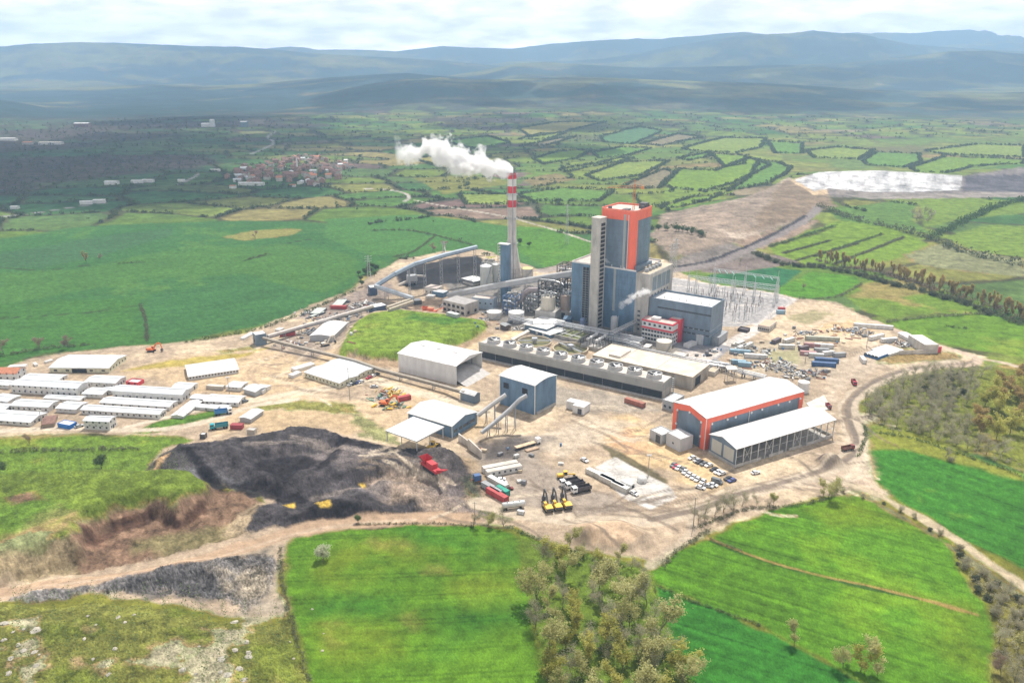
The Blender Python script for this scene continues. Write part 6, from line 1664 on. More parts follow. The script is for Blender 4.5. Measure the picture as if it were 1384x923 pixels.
# lattice pylons and poles
def pylon(px,pb,ptop,lab,w=3.2):
    b=GT(px,pb); h=height_over(b,px,ptop); o=thing("lattice_pylon",lab,"pylon",tuple(b),R(20)); m=MB()
    for sx,sy in ((-1,-1),(1,-1),(1,1),(-1,1)): m.bar((sx*w/2,sy*w/2,-.5),(sx*.35,sy*.35,h),.16)
    n=9
    for k in range(n):
        f0=1-k/n*.8; f1=1-(k+1)/n*.8
        for sx,sy,tx,ty in ((-1,-1,1,-1),(1,-1,1,1),(1,1,-1,1),(-1,1,-1,-1)): m.bar((sx*w/2*f0,sy*w/2*f0,h*k/n),(tx*w/2*f1,ty*w/2*f1,h*(k+1)/n),.09)
    m.build("tower",GALV,o); a=MB()
    for z in (.95,.85,.75): a.bar((-3.2,0,h*z),(3.2,0,h*z),.18)
    a.build("crossarm",GALV,o)
for px,pb,pt,lab in ((911,372,322,"thin lattice pylon right of the boiler house"),(906,371,330,"lattice pylon partly hidden behind the concrete bunker bay"),(766,330,276,"faint grey pylon in the dark field left of the boiler house"),(499,376,345,"grey pylon beside the hedge left of the coal gallery"),(600,341,326,"small pylon behind the elevated coal gallery")):
    pylon(px,pb,pt,lab)
def pole(px,pb,pt,lab,lamp=False):
    b=GT(px,pb); h=height_over(b,px,pt); o=thing("light_pole" if lamp else "utility_pole",lab,"pole",tuple(b))
    MB().lathe([(.22,-.5),(.12,h)],n=10).build("pole",mat("pole_grey",(.30,.28,.25),.7),o,True)
    if lamp: MB().box(-1.1,1.1,-.25,.25,h-.3,h+.25).build("lamp_head",LIGHTW,o)
    else: MB().bar((-.9,0,h-.5),(.9,0,h-.5),.16).build("crossarm",mat("pole_grey",(.3,.28,.25),.7),o)
for a in ((876,643,615,"tall lamp pole with a twin head on the white slab",True),(937,711,672,"bare wooden pole at the roadside left of the leafless trees"),(473,541,497,"thin pole between the parked cars and the twin cream halls"),(310,532,510,"dark lamp post at the right of the white camp",True),(57,575,555,"lamp post by the old brown shed in the camp",True),
          (1171,470,450,"short pole beside the blue roofed depot"),(1088,491,478,"short lamp post among the parked containers",True),(642,707,678,"bare grey pole on the field edge by the two trunks")): pole(*a)
# ================================================================== vehicles and containers
def pm_(name,c,rough=.35): return mat(name,c,rough,.05,1,spec=.5)
PAINT={"white":pm_("car_white",(.78,.78,.77)),"silver":pm_("car_silver",(.46,.47,.48)),"black":pm_("car_black",(.03,.03,.035)),"red":pm_("car_red",(.45,.02,.06)),"blue":pm_("car_blue",(.06,.08,.25)),"grey":pm_("car_grey",(.16,.17,.18)),"dark red":pm_("car_dark_red",(.22,.03,.03)),"teal":pm_("truck_teal",(.02,.33,.40))}
WHEEL=MB().cyl(0,0,-.12,.12,.34,n=14)
WHEEL.v=[(v[0],v[2],v[1]+.34) for v in WHEEL.v]; WHEELM=WHEEL.mesh("wheel",BLACKR)
def wheels(o,xs,w,s=1.0):
    for x in xs:
        for y in (-w/2,w/2): q=link("wheel",WHEELM,o); q.location=(x,y,0); q.scale=(s,1.6 if s>1.2 else 1,s)
_CAR={}
def car_meshes(col,van):
    k=(col,van)
    if k in _CAR: return _CAR[k]
    L,W=(5.2,1.95) if van else (4.4,1.78)
    if van: prof=[(-2.6,.35),(2.55,.35),(2.6,.9),(1.9,1.25),(1.2,2.2),(-2.55,2.25),(-2.6,.4)]
    else: prof=[(-2.2,.32),(2.2,.32),(2.22,.7),(2.0,.86),(1.05,.95),(.35,1.42),(-1.1,1.45),(-1.75,1.0),(-2.15,.92),(-2.22,.5)]
    b=MB(); n=len(prof)
    for s in (-1,1):
        pass
    v=[(x,-W/2*(1 if z<1 else .84),z) for x,z in prof]+[(x,W/2*(1 if z<1 else .84),z) for x,z in prof]
    b.add(v,[tuple(range(n)),tuple(range(n,2*n))[::-1]]+[(i,n+i,n+(i+1)%n,(i+1)%n) for i in range(n)])
    g=MB(); w=W*.42
    if van: g.add([(1.22,-w,2.12),(1.22,w,2.12),(1.92,w,1.32),(1.92,-w,1.32)],[(0,1,2,3)]); g.box(-.3,1.2,-W*.475,W*.475,1.35,1.95)
    else:
        g.add([(.40,-w,1.42),(.40,w,1.42),(1.07,w*1.1,1.0),(1.07,-w*1.1,1.0)],[(0,1,2,3)]); g.add([(-1.14,-w,1.44),(-1.14,w,1.44),(-1.74,w*1.1,1.05),(-1.74,-w*1.1,1.05)],[(0,3,2,1)])
        g.add([(x,sy*W*.468,z) for sy in (-1,1) for x,z in ((.9,1.0),(.32,1.36),(-1.05,1.38),(-1.6,1.03))],[(0,1,2,3),(4,7,6,5)])
    _CAR[k]=(b.mesh("body",PAINT[col]),g.mesh("window",GLASS),L,W); return _CAR[k]
def car(px,py,ang,col,label,van=False,group="cars in the dusty car park"):
    p=GT(px,py); o=thing("van" if van else "parked_car",label,"van" if van else "car",tuple(p+np.array([0,0,.05])),R(ang),group); bm,gm,L,W=car_meshes(col,van)
    link("body",bm,o); link("window",gm,o); wheels(o,(-1.35,1.35),W-.15); return o
# heading: degrees in plan; 0 = to the right of the picture, -90 = to the viewer
near=[(910,629.5,"grey","dark grey car at the far left end of the front parked row"),(913.5,632,"red","red car second in the front row of the dusty car park"),(917,633.5,"white","white car between the red and the grey one in the front row"),(923,635.5,"grey","dark grey car parked right of a white one, middle of the front row"),(926,639,"white","white car just right of the middle dark grey one"),(931,642.5,"white","white car fifth from the right end of the front row"),(937,646,"white","white car fourth from the right end of the front row"),(942.5,649,"white","white car with a dark roof edge, next to last of the front row"),(950,652,"white","white car closing the right end of the front row")]
for x,y,c,l in near: car(x,y,-128,c,l)
for x,y,c,l in ((946.5,660,"white","lone white car parked sideways below the front row"),(957.5,658,"silver","silver car left of the white van at the bottom of the car park"),(963.5,656.5,"white","white car tucked between the silver car and the dark van")): car(x,y,-35,c,l)
car(969,652.5,-35,"grey","grey van with a pale roof at the bottom right of the car park",True)
for x,y,c,l in ((935.5,620,"white","white car alone at the top of the car park by the grey block"),(942,623.5,"silver","silver car first in the back row under the open shed"),(946,625.5,"black","black car second in the back row"),(951.5,628,"grey","grey car third in the back row"),(958,630,"white","white estate car fourth in the back row"),(965,635.5,"black","black car with a brown tint beside two white ones in the back row"),(970,639,"white","white car right of the black one in the back row"),(975,641,"white","white car at the right end of the back row"),(984,648,"black","black car left of the blue one by itself"),(989,650.5,"blue","dark blue car on the right edge of the car park")): car(x,y,-150,c,l)
car(1021,640,20,"white","white car driving past the front of the open shed")
car(790,623,-55,"white","white car standing alone on the road left of the white slab",group="cars on the yard")
car(857,668,-50,"white","white car beside the concrete weighbridge cabins",group="cars on the yard")
for x,y,a,c,l in ((677,649,10,"white","white car nearest the two long white cabins"),(679,653.5,10,"white","second white car in front of the pale roofed cabin"),(687,661.5,10,"dark red","dark red car beside the pale roofed cabin")): car(x,y,a,c,l,group="cars on the yard")
for x,y,c,l in ((474,521,"silver","silver car first of four before the twin cream halls"),(479,519.5,"black","black car second of four before the twin cream halls"),(484,518,"blue","dark blue car third of four before the twin cream halls"),(488,517,"white","white van-like car last of four before the twin cream halls"),(499,511.5,"red","red car by the cream hall's right corner"),(503.5,509.5,"white","white car right of the red one by the cream hall"),(509,507,"black","dark car at the end of the row by the cream hall")): car(x,y,-125,c,l,group="cars before the cream halls")
car(506,523.5,8,"silver","silver car driving on the sand road above the scrap yard",group="cars on the yard")
car(330.5,543.5,50,"grey","grey pickup at the end of the white barrack",group="cars on the yard")
car(107,577,45,"silver","silver car between the blue cabin and the two storey office",group="cars on the yard")
car(966,476,5,"silver","small silver car on the pale apron before the turbine hall",group="cars on the yard")
car(958,481,20,"black","black car on the edge of the apron near the beige tank",group="cars on the yard")

def container(px,py,ang,L,col,label,h=2.7,w=2.5,cat="container",group=None,base_=None,top=None):
    p=GT(px,py); o=thing("shipping_container",label,cat,tuple(p),R(ang),group)
    m=MB()
    n=int(L/.5)
    m.box(-L/2,L/2,-w/2,w/2,.1,h); m.build("box",mat(col[0],col[1],.6,.14,.5,ribs=6),o)
    t=MB()
    for x in (-L/2,L/2): 
        for y in (-w/2,w/2): t.box(x-.08,x+.08,y-.08,y+.08,0,h+.05)
    t.build("corner_post",mat(col[0]+"_edge",tuple(.7*c for c in col[1]),.6),o)
    if top is not None: MB().box(-L/2+.1,L/2-.1,-w/2+.1,w/2-.1,h,h+.06).build("roof",top,o)
    MB().box(L/2,L/2+.06,-w/2+.15,w/2-.15,.25,h-.2).build("door",mat(col[0]+"_door",tuple(.8*c for c in col[1]),.6),o)
    return o
CB={"brown":("container_brown",(.33,.12,.08)),"red":("container_red",(.42,.06,.06)),"blue":("container_blue",(.06,.12,.26)),"white":("container_white",(.62,.61,.58)),"grey":("container_grey",(.30,.31,.32)),"green":("container_green",(.02,.28,.20)),"pink":("container_dull_red",(.40,.22,.22)),"cream":("container_cream",(.55,.53,.47)),"lblue":("container_light_blue",(.24,.37,.46)),"dark":("container_dark",(.12,.09,.10)),"olive":("container_olive",(.40,.41,.33))}
for x,y,a,L,c,l in (
 (858,547,-42,12,"brown","brown shipping container alone before the end of the cooling tower"),
 (665,664,-48,12,"grey","grey container left of the red one on the edge of the truck yard"),
 (672,672,-48,12,"red","red roofed container with an open dark end at the truck yard edge"),
 (640,648,0,.1,"blue",""),(679,667,-48,7,"green","green container right of the red roofed one"),
 (545.5,541,32,8,"red","red container beside the scrap pile"),
 (458,417.5,-3,12,"red","red container beside the rubble field at the far edge"),
 (389,454,22,10,"red","red container under the pale conveyor"),
 (1049,463,45,9,"dark","dark truck trailer left of two white containers in the equipment yard"),(1066,462.5,35,10,"cream","pinkish white container tilted to the right in the equipment yard"),(1063,471,-8,10,"cream","cream container directly below the pinkish white one"),
 (1111,460,-9,22,"olive","long olive barrack container at the top of the equipment yard"),
 (1086,473,25,7,"dark","purple dark container at the left of the stacked group"),(1097,469,-12,10,"pink","dull pink container at the back of the stacked group"),(1092,480,-12,10,"pink","dull pink container at the front of the stacked group"),(1103,483,-12,9,"cream","cream container right of the front dull pink one"),(1113,470,-12,12,"white","white container at the back right of the stacked group"),(1110,476,-10,9,"grey","grey container in the middle of the stacked group"),(1119,480,15,8,"white","white container at the right of the stacked group"),
 (1117,489.5,-12,14,"blue","long blue container at the right, farther of two"),(1113,495,-12,14,"blue","long blue container at the right, nearer of two"),
 (1000,478,-12,13,"lblue","light blue container on the left edge of the equipment yard"),(1010,470,45,11,"cream","pale container with an open end left in the equipment yard"),(1003,472,40,9,"white","white container beside the light blue one"),(1000,467,40,8,"cream","cream flat container nearest the power transformer"),(1021,484,-12,14,"white","white lorry trailer on the left of the equipment yard"),
 (998,492,-15,9,"lblue","light blue container by the pipe rack"),(1006,495,-15,8,"lblue","second light blue container by the pipe rack"),
 (1134,482,10,8,"grey","grey green tank container by the sand road"),
 (1055,424,-5,6,"lblue","light blue tarpaulin covered box by the switchyard corner"),(1056,420,-5,5,"red","small red box by the switchyard corner"),
 ):
    if not l: continue
    container(x,y,a,L,CB[c],l,top=WHITE if c in("white","cream") else None)
container(645,648.5,20,3,CB["blue"],"small blue cabin above the grey container")
for x,y,L,l in ((676,634.5,17,"long pale white cabin, farther of the pair at the truck yard"),(681,639.5,17,"long white cabin with small windows, nearer of the pair at the truck yard")):
    o=container(x,y,22,L,CB["white"],l,2.9,3,"cabin",top=CONCL); windows(o,'x',L*.8,5,1.2,.9,.9)
    for ch in list(o.children):
        if ch.name.startswith("window"): ch.location.x-=L*.4; ch.location.y=-1.56
container(673,656,-48,12,CB["cream"],"pale roofed cabin in front of the white cars",top=WHITE,cat="cabin")
# depot on the right
shed("depot","blue fronted depot building with white roofs by the junction",(1187,483),486.5,(1171.5,476),(1200,478),'f',0,mat("depot_blue",(.04,.14,.34),.5),WHITE,parapet=.1,wins=[('y',4,1,1.8,1.3)])
shed("depot","white roofed annex behind the blue fronted depot",(1202,479),482,(1184,469.5),(1222,472.5),'f',0,CAMPW,WHITE,parapet=.1)
shed("depot","white walled yard store with a red end wall at the road loop",(1250,466),478,(1228,452.5),(1268,465),'f',0,CONCL,WHITE,parapet=.15)
s_=MB().box(-6,6,-.2,.2,0,4).build("red_wall",REDC); g=GT(1260,477); s_.location=g; s_.rotation_euler=(0,0,.15); tag(s_,"red sheet wall closing the yard store at the road loop","wall")
shed("depot","long white barrack running back from the red end wall",(1240,463.5),468,(1214,450),(1246,460),'y',.5,CAMPW,WHITE)
w_=MB().box(-11,11,-.2,.2,0,2.6).build("yard_wall",CONCL); g=GT(1237,478.5); w_.location=g; w_.rotation_euler=(0,0,.06); tag(w_,"pale concrete yard wall left of the red sheet wall","wall")
for x,y,a,L,l in ((1184,458,30,14,"white tank trailer in the right depot yard"),(1201,462,12,12,"white trailer right of the tank trailer"),(1180,443.5,-14,26,"row of joined white cabins above the right depot"),(1166,489,80,8,"pale truck on the edge of the junction")):
    container(x,y,a,L,CB["white"],l,cat="trailer",top=WHITE)
# weighbridge cabins
for x,y,L,l in ((812,646.5,16,"grey white cabin at the left of the weighbridge slab"),(827,654.5,14,"grey white cabin, middle one beside the weighbridge slab"),(838,661,9,"pale cabin, last one beside the weighbridge slab")):
    container(x,y,-47,L,CB["cream"],l,2.3,2.6,"cabin",top=WHITE)
o=thing("round_tent","white domed storage tent on the concrete slab","tent",tuple(GT(867.5,650.5))); o.scale=(.6,.6,.6)
MB().lathe([(3.6,-.1),(3.7,2.2),(3.2,3.4),(1.9,4.3),(.1,4.7)],n=24).build("cover",mat("tent_canvas",(.60,.60,.58),.7,.12,.6),o,True); MB().box(-.9,.9,-3.75,-3.5,0,2).build("door_flap",CONC,o)
o=thing("white_tent","white vaulted shelter beside the domed tent","tent",tuple(GT(848,656)),R(-45)); o.scale=(.6,.6,.6); MB().extr([(-3,-.2),(3,-.2),(3,1.6),(2.1,2.9),(0,3.5),(-2.1,2.9),(-3,1.6)],'x',-5,5).build("cover",mat("tent_canvas",(.6,.6,.58),.7,.12,.6),o)
MB().box(5,5.05,-1.5,1.5,0,2.2).build("opening",DARKIN,o)

def dump_truck(px,py,ang,label,cab="white",bed=None,group=None):
    p=GT(px,py); o=thing("dump_truck",label,"truck",tuple(p),R(ang),group)
    MB().box(-4.6,3.2,-.5,.5,.7,1.05).build("chassis",DKST,o)
    c=MB().extr([(2.0,1.0),(4.3,1.0),(4.35,2.0),(4.1,3.0),(2.1,3.05)],'y',0,0.001)
    c=MB(); pr=[(2.1,.8),(4.3,.8),(4.35,2.0),(4.1,3.1),(2.1,3.1)]; n=5
    c.add([(x,-1.2,z) for x,z in pr]+[(x,1.2,z) for x,z in pr],[tuple(range(n)),tuple(range(n,2*n))[::-1]]+[(i,n+i,n+(i+1)%n,(i+1)%n) for i in range(n)]); c.build("cab",PAINT[cab],o)
    MB().add([(4.37,-1.05,2.05),(4.37,1.05,2.05),(4.14,1.05,2.95),(4.14,-1.05,2.95)],[(0,1,2,3)]).box(2.6,3.9,-1.23,1.23,2.05,2.85).build("window",GLASS,o)
    b=MB(); bw=1.28
    b.box(-4.7,1.8,-bw,bw,1.1,1.35).box(-4.7,1.8,-bw,-bw+.12,1.35,2.9).box(-4.7,1.8,bw-.12,bw,1.35,2.9).box(1.68,1.8,-bw+.12,bw-.12,1.35,3.1).box(-4.7,-4.58,-bw+.12,bw-.12,1.35,2.5)
    for x in (-4.4,-3,-1.6,-.2,1.2): b.box(x,x+.18,-bw-.08,-bw,1.2,2.9).box(x,x+.18,bw,bw+.08,1.2,2.9)
    b.build("tipper_body",bed or mat("dark_tipper",(.09,.075,.08),.5,.2,.8),o)
    wheels(o,(3.1,1.6,-2.4,-3.8),2.1,1.5); return o
for x,y,l in ((769,655,"dark bodied dump truck with a white cab, leftmost of three side by side"),(776.5,659,"dark bodied dump truck with a white cab, middle of three side by side"),(785,664.5,"dark bodied dump truck with a white cab, nearest of three side by side")): dump_truck(x,y,-158,l,group="dump trucks in the yard")
RED_=mat("truck_red",(.33,.06,.06),.6,.15,.6)
dump_truck(1119.5,551,-92,"red dump truck seen end on beside the road bend","dark red",RED_).scale=(.6,.7,.75)
dump_truck(1146,608,20,"dark red truck at the roadside under the road bend","dark red",mat("rusty_tipper",(.22,.10,.07),.7,.25)).scale=(.75,.8,.8)
dump_truck(1154,519,-100,"red dump truck driving on the curving haul road","red",RED_).scale=(.75,.8,.8)
dump_truck(296,579,-160,"teal truck beside the dark red box cabin","teal",mat("teal_bed",(.05,.25,.30),.6))
dump_truck(303,559.5,20,"blue and white truck on the camp road bend","white",mat("blue_tarp",(.05,.20,.42),.6))
dump_truck(973,461,40,"dark flat truck parked at the turbine hall corner","silver",mat("dark_bed",(.10,.10,.11),.6))
def flatbed():
    p=GT(713,603); o=thing("flatbed_lorry","long sand coloured flatbed lorry with a white cab on the yard","lorry",tuple(p),R(33))
    MB().box(-7,4.5,-1.25,1.25,1.1,1.45).build("bed",mat("timber_bed",(.55,.43,.29),.8,.2,.6),o); MB().box(-6.5,6.6,-.45,.45,.7,1.1).build("chassis",RUST,o)
    MB().box(5,7.2,-1.2,1.2,.8,3).build("cab",PAINT["white"],o); MB().box(6,7.24,-1.05,1.05,1.9,2.7).build("window",GLASS,o); wheels(o,(6.2,3,-4,-5.3),2.1,1.5)
flatbed()
container(719,608,33,7,("timber_pallet",(.42,.30,.2)),"short wooden trailer bed lying beside the flatbed lorry",.7,2.2,"trailer")
def tanker():
    p=GT(694,687); o=thing("tanker_trailer","silver white tank trailer at the edge of the truck yard","trailer",tuple(p),R(14))
    m=MB().lathe([(.4,-5),(1.1,-4.85),(1.25,-4.5),(1.25,4.5),(1.1,4.85),(.4,5)],n=20); m.v=[(z,x,y+2.1) for x,y,z in m.v]; m.build("tank",mat("tank_silver",(.55,.56,.55),.35,.08,.4,metal=.3),o,True)
    MB().box(-4.8,4.8,-.4,.4,.7,1.0).build("chassis",DKST,o); wheels(o,(-3.2,-4.4,3),2,1.4)
    for i in range(3): MB().cyl(-2.6+2.6*i,0,3.2,3.6,.35,n=12).build("hatch",STEEL,o)
tanker()
container(704,694,-20,3,("drum_white",(.6,.6,.6)),"two white drums on a pallet beside the tank trailer",1.5,1.4,"drums")
def excavator(px,py,ang,label,m=YELLOW,group=None,pose=0,s=1.0):
    p=GT(px,py); o=thing("excavator",label,"excavator",tuple(p),R(ang),group); o.scale=(s,s,s)
    t=MB()
    for y in (-1.2,1.2): t.extr([(-2.1,.2),(-1.7,0),(1.7,0),(2.1,.2),(2.1,.75),(1.7,.95),(-1.7,.95),(-2.1,.75)],'x',0,0) if False else t.add([(x,y+e,z) for e in (-.3,.3) for x,z in ((-2.1,.25),(-1.7,0),(1.7,0),(2.1,.25),(2.1,.7),(1.7,.95),(-1.7,.95),(-2.1,.7))],[tuple(range(8)),tuple(range(8,16))[::-1]]+[(i,8+i,8+(i+1)%8,(i+1)%8) for i in range(8)])
    t.box(-1,1,-.9,.9,.3,.9); t.build("track",BLACKR,o)
    b=MB(); b.add([(-2.7,-1.35,1.05),(1.4,-1.35,1.05),(1.4,1.35,1.05),(-2.7,1.35,1.05),(-2.6,-1.3,2.1),(.2,-1.3,2.25),(.2,1.3,2.25),(-2.6,1.3,2.1)],[(0,3,2,1),(4,5,6,7),(0,1,5,4),(1,2,6,5),(2,3,7,6),(3,0,4,7)]); b.build("body",m,o)
    b=MB().box(-2.75,-1.6,-1.33,1.33,1.1,1.95); b.build("counterweight",DKST,o)
    c=MB(); c.add([(-.1,.3,1.06),(1.7,.3,1.06),(1.7,1.3,1.06),(-.1,1.3,1.06),(-.1,.3,2.95),(1.3,.3,2.95),(1.3,1.3,2.95),(-.1,1.3,2.95)],[(0,3,2,1),(4,5,6,7),(0,1,5,4),(1,2,6,5),(2,3,7,6),(3,0,4,7)]); c.build("cab",m,o)
    MB().box(.1,1.4,.26,1.34,1.9,2.75).build("window",GLASS,o)
    a=MB(); a.bar((1.2,-.35,1.5),(3.4,-.35,4.9),.5,.75).bar((3.4,-.35,4.9),(5.6,-.35,5.3),.45,.6); a.build("boom",DKST if pose==0 else m,o)
    a=MB(); a.bar((5.7,-.35,5.5),(6.6,-.35,2.1),.4,.5).bar((3.6,-.35,5.5),(5.3,-.35,5.9),.2); a.build("stick",DKST if pose==0 else m,o)
    k=MB(); k.add([(x,y,z) for y in (-1,.3) for x,z in ((6.7,2.2),(6.0,2.0),(5.6,1.1),(6.1,.4),(7.0,.55))],[tuple(range(5)),tuple(range(5,10))[::-1]]+[(i,5+i,5+(i+1)%5,(i+1)%5) for i in range(5)]); k.build("bucket",DKST,o)
    return o
for x,y,l in ((740.5,689,"yellow excavator with raised dark boom, left one of the three in line"),(753,687,"yellow excavator with raised dark boom, middle one of the three in line"),(766,685,"yellow excavator with raised dark boom, right one of the three in line")): excavator(x,y,105,l,group="excavators in line",s=1.15)
excavator(521,548,-10,"orange excavator with a long low arm beside the scrap pile",mat("excavator_orange",(.70,.17,.05),.5,.1),pose=1,s=1.2)
excavator(440,467,40,"white and orange crane truck by the white arched hut",mat("crane_white",(.66,.60,.5),.5),pose=1,s=1.1)
excavator(205,475,0,"orange excavator on the far edge of the camp by the green field",mat("excavator_orange",(.7,.17,.05),.5),pose=1,s=1.1)
def loader(px,py,ang,label):
    p=GT(px,py); o=thing("wheel_loader",label,"loader",tuple(p+np.array([0,0,.0])),R(ang)); o.scale=(1.25,)*3
    MB().box(-3,-.4,-1.1,1.1,1.0,2.2).box(-.4,1.8,-.8,.8,.9,1.8).build("body",YELLOW,o); MB().box(-1.1,.5,-.8,.8,2.2,3.4).build("cab",GLASS,o); MB().box(-1.2,.6,-.9,.9,3.4,3.55).build("cab_roof",YELLOW,o)
    MB().bar((1.5,-.6,1.6),(3.4,-.6,.9),.25).bar((1.5,.6,1.6),(3.4,.6,.9),.25).build("arm",YELLOW,o)
    MB().add([(x,y,z) for y in (-1.4,1.4) for x,z in ((3.3,1.4),(3.2,.3),(4.3,.1),(3.8,.5))],[(0,1,2,3),(7,6,5,4),(0,4,5,1),(1,5,6,2),(2,6,7,3),(3,7,4,0)]).build("bucket",DKST,o); wheels(o,(-2,1.2),2.3,2.0)
loader(585,607,65,"yellow wheel loader climbing the black heap beside the canopy")
def grader():
    p=GT(765,645.5); o=thing("motor_grader","yellow motor grader parked behind the dump trucks","grader",tuple(p),R(10))
    MB().box(-4,-1,-1,1,1,2.2).build("engine_body",YELLOW,o); MB().bar((-1,0,2),(4.2,0,1.5),.45).build("frame",YELLOW,o); MB().box(-1.1,.4,-.8,.8,1.6,3.3).build("cab",GLASS,o)
    MB().bar((1,-1.9,.5),(2,1.9,.5),.15,.7).build("blade",STEEL,o); wheels(o,(-3.4,-2,4),2,1.7)
    MB().box(-1.2,.5,-.9,.9,3.3,3.42).build("cab_roof",YELLOW,o)
grader()
def red_crusher(px,py,ang,label,m,s=1.0):
    p=GT(px,py); o=thing("mobile_crusher",label,"crusher",tuple(p),R(ang)); o.scale=(s,s,s)
    MB().box(-5,5,-1.3,1.3,1,2).build("chassis",m,o); MB().box(-1.5,2.5,-1.2,1.2,2,3.6).build("crusher_body",m,o)
    MB().add([(-5.5,-1.8,4.2),(-1.6,-1.8,4.2),(-1.6,1.8,4.2),(-5.5,1.8,4.2),(-4.7,-1,2.3),(-2.2,-1,2.3),(-2.2,1,2.3),(-4.7,1,2.3)],[(4,7,6,5),(0,1,5,4),(1,2,6,5),(2,3,7,6),(3,0,4,7)]).build("hopper",m,o)
    MB().bar((3,0,1.4),(9.5,0,4.2),1.4,.4).build("discharge_belt",m,o)
    t=MB()
    for y in (-1.1,1.1): t.box(-3.4,3.4,y-.35,y+.35,0,1)
    t.build("track",BLACKR,o)
red_crusher(583,636,-52,"red mobile crusher standing on the black coal ramp",mat("crusher_red",(.50,.04,.05),.5,.12),1.25)
red_crusher(581,423,-10,"orange red scrap machine above the green mound",mat("crusher_orange",(.62,.17,.09),.7,.2),1.1)
# scrap yard
def scrap(px,py,n,spread,label,cols,hmax=2.2,seed=1):
    """one heap: bent plates, bars and boxes tangled together"""
    r=random.Random(seed); p=GT(px,py); o=thing("scrap_heap",label,"heap",tuple(p))
    for ci,c in enumerate(cols):
        m=MB()
        for k in range(n//len(cols)):
            x=r.gauss(0,spread*.45); y=r.gauss(0,spread*.3); z=r.uniform(0,hmax*max(.2,1-abs(x)/spread)); a=r.uniform(0,PI); L=r.uniform(.8,3.4)
            m.bar((x,y,z),(x+L*math.cos(a),y+L*math.sin(a),z+r.uniform(-.2,1.2)),r.uniform(.25,1.4),r.uniform(.15,.8))
        m.build("scrap_piece",c,o)
scrap(524,535,60,9,"yellow machine scrap piled between the orange excavator and red container",[YELLOW,RUST,mat("scrap_yellow",(.55,.45,.15),.8),STEEL],3,1)
scrap(531,550,40,7,"lower yellow and grey scrap heap behind the orange excavator",[YELLOW,SMALLROCK,mat("green_scrap",(.12,.22,.16),.7)],2,2)
scrap(513,540,24,5,"green grey scrap left of the yellow machine scrap",[mat("green_scrap",(.12,.22,.16),.7),STEEL],1.6,3)
for i,(x,y,n,s,l) in enumerate(((1040,493,50,12,"grey rubble row behind the orange hall's roof, left part"),(1058,500,60,11,"grey rubble row behind the orange hall's roof, middle part"),(1075,508,50,9,"grey and brown crates heap behind the far corner of the orange hall"),(1098,505,44,8,"white sacks and crates by the sand road"),(1060,494,40,9,"rusty pipes heap in front of the equipment yard"),
   (1088,452,30,9,"scattered pale blocks above the stacked containers"),(1135,446,50,13,"grey stone row across the sand below the white cabins, left half"),(1160,450,50,12,"grey stone row across the sand below the white cabins, right half"),(1030,477,30,8,"timber beams laid out beside the pale open container"),(1215,464,40,8,"dark scrap inside the depot yard"),(1228,468,40,8,"rusty scrap beside the depot yard wall"),
   (430,450,60,14,"grey rubble and pipes beside the white arched hut, lower part"),(395,466,40,10,"dark rubble under the low beige conveyor"),(470,427,70,16,"grey scrap field under the pale conveyor, middle part"),(492,413,60,13,"brown scrap field near the dark blue transfer house"),(440,432,50,12,"crates and dark boxes at the far rubble edge"),(418,424,40,10,"pale boxes and pipes nearest the dark green hedge"),
   (650,433,30,8,"pipes stacked beside the green mound's tip"),(600,415,24,6,"orange and brown scrap by the concrete frame building"),(980,500,40,9,"steel bits beside the pipe rack behind the cooling tower"),(700,446,24,6,"pump parts near the dark kiosk"))):
    scrap(x,y,n,s,l,[SMALLROCK,RUST if i%3==0 else mat("grey_junk",(.36,.36,.36),.8,.25),STEEL if i%2 else LIGHTW,mat("dark_junk",(.12,.12,.13),.8,.25)],1.5,20+i)
# arched white hut and open roofs at the far edge
shed("arched_hut","white arched hut beside the rubble left of the green mound",(449,455.5),462,(423,450.5),(469,436.5),'x',1.2,GREYW,WHITE,arch=1)
for F,by,L,Rr,l in (((461,414),417,(450,410.5),(470,404.5),"grey roofed open shed at the far rubble edge, right one"),((432,424),427,(420,422),(442,416),"grey green roofed open shed at the far rubble edge, left one"),((422,428),430.5,(404,432),(440,421),"low white pipe shed along the dark green hedge")):
    shed("lean_to",l,F,by,L,Rr,'f',0,DKST,mat("greenish_sheet",(.44,.47,.44),.6),parapet=.05)
for F,by,L,Rr,l in (((330,457),459.5,(328,454.5),(345,449),"low white store box left of the blue grey transfer house"),((378,446),448.5,(374,444),(384,443),"white tank box behind the blue grey transfer house"),((47,493),496,(44,490),(50,491),"tiny white tank hut behind the wide warehouse"),((10,496),498.5,(8,493.5),(34,494.5),"white hut with a blue end behind the tiled house"),((62,489),491.5,(56,489),(72,486),"grey white caravan behind the wide warehouse")):
    shed("store_box",l,F,by,L,Rr,'f',0,CAMPW,WHITE,parapet=.05)
shed("plant_block","pale concrete block shelter at the top corner of the equipment yard",(1000,466.5),470,(989,464),(1004,462.5),'f',0,CONC,CONCL,parapet=.2)
def steel_tower(px,pb,pt,w,lab):
    b=GT(px,pb); h=height_over(b,px,pt); o=thing("service_tower",lab,"tower",tuple(b)); m=MB()
    for x in (-w,w):
        for y in (-w,w): m.bar((x,y,-.5),(x,y,h),.3)
    m.bar((-w,-w,0),(w,-w,h),.15).bar((w,-w,0),(-w,-w,h),.15); m.build("frame",GALV,o); MB().box(-w-.5,w+.5,-w-.5,w+.5,h,h+.5).build("platform",CONCL,o)
steel_tower(987,514,498,2.6,"small galvanised tower with a flat platform behind the orange hall")
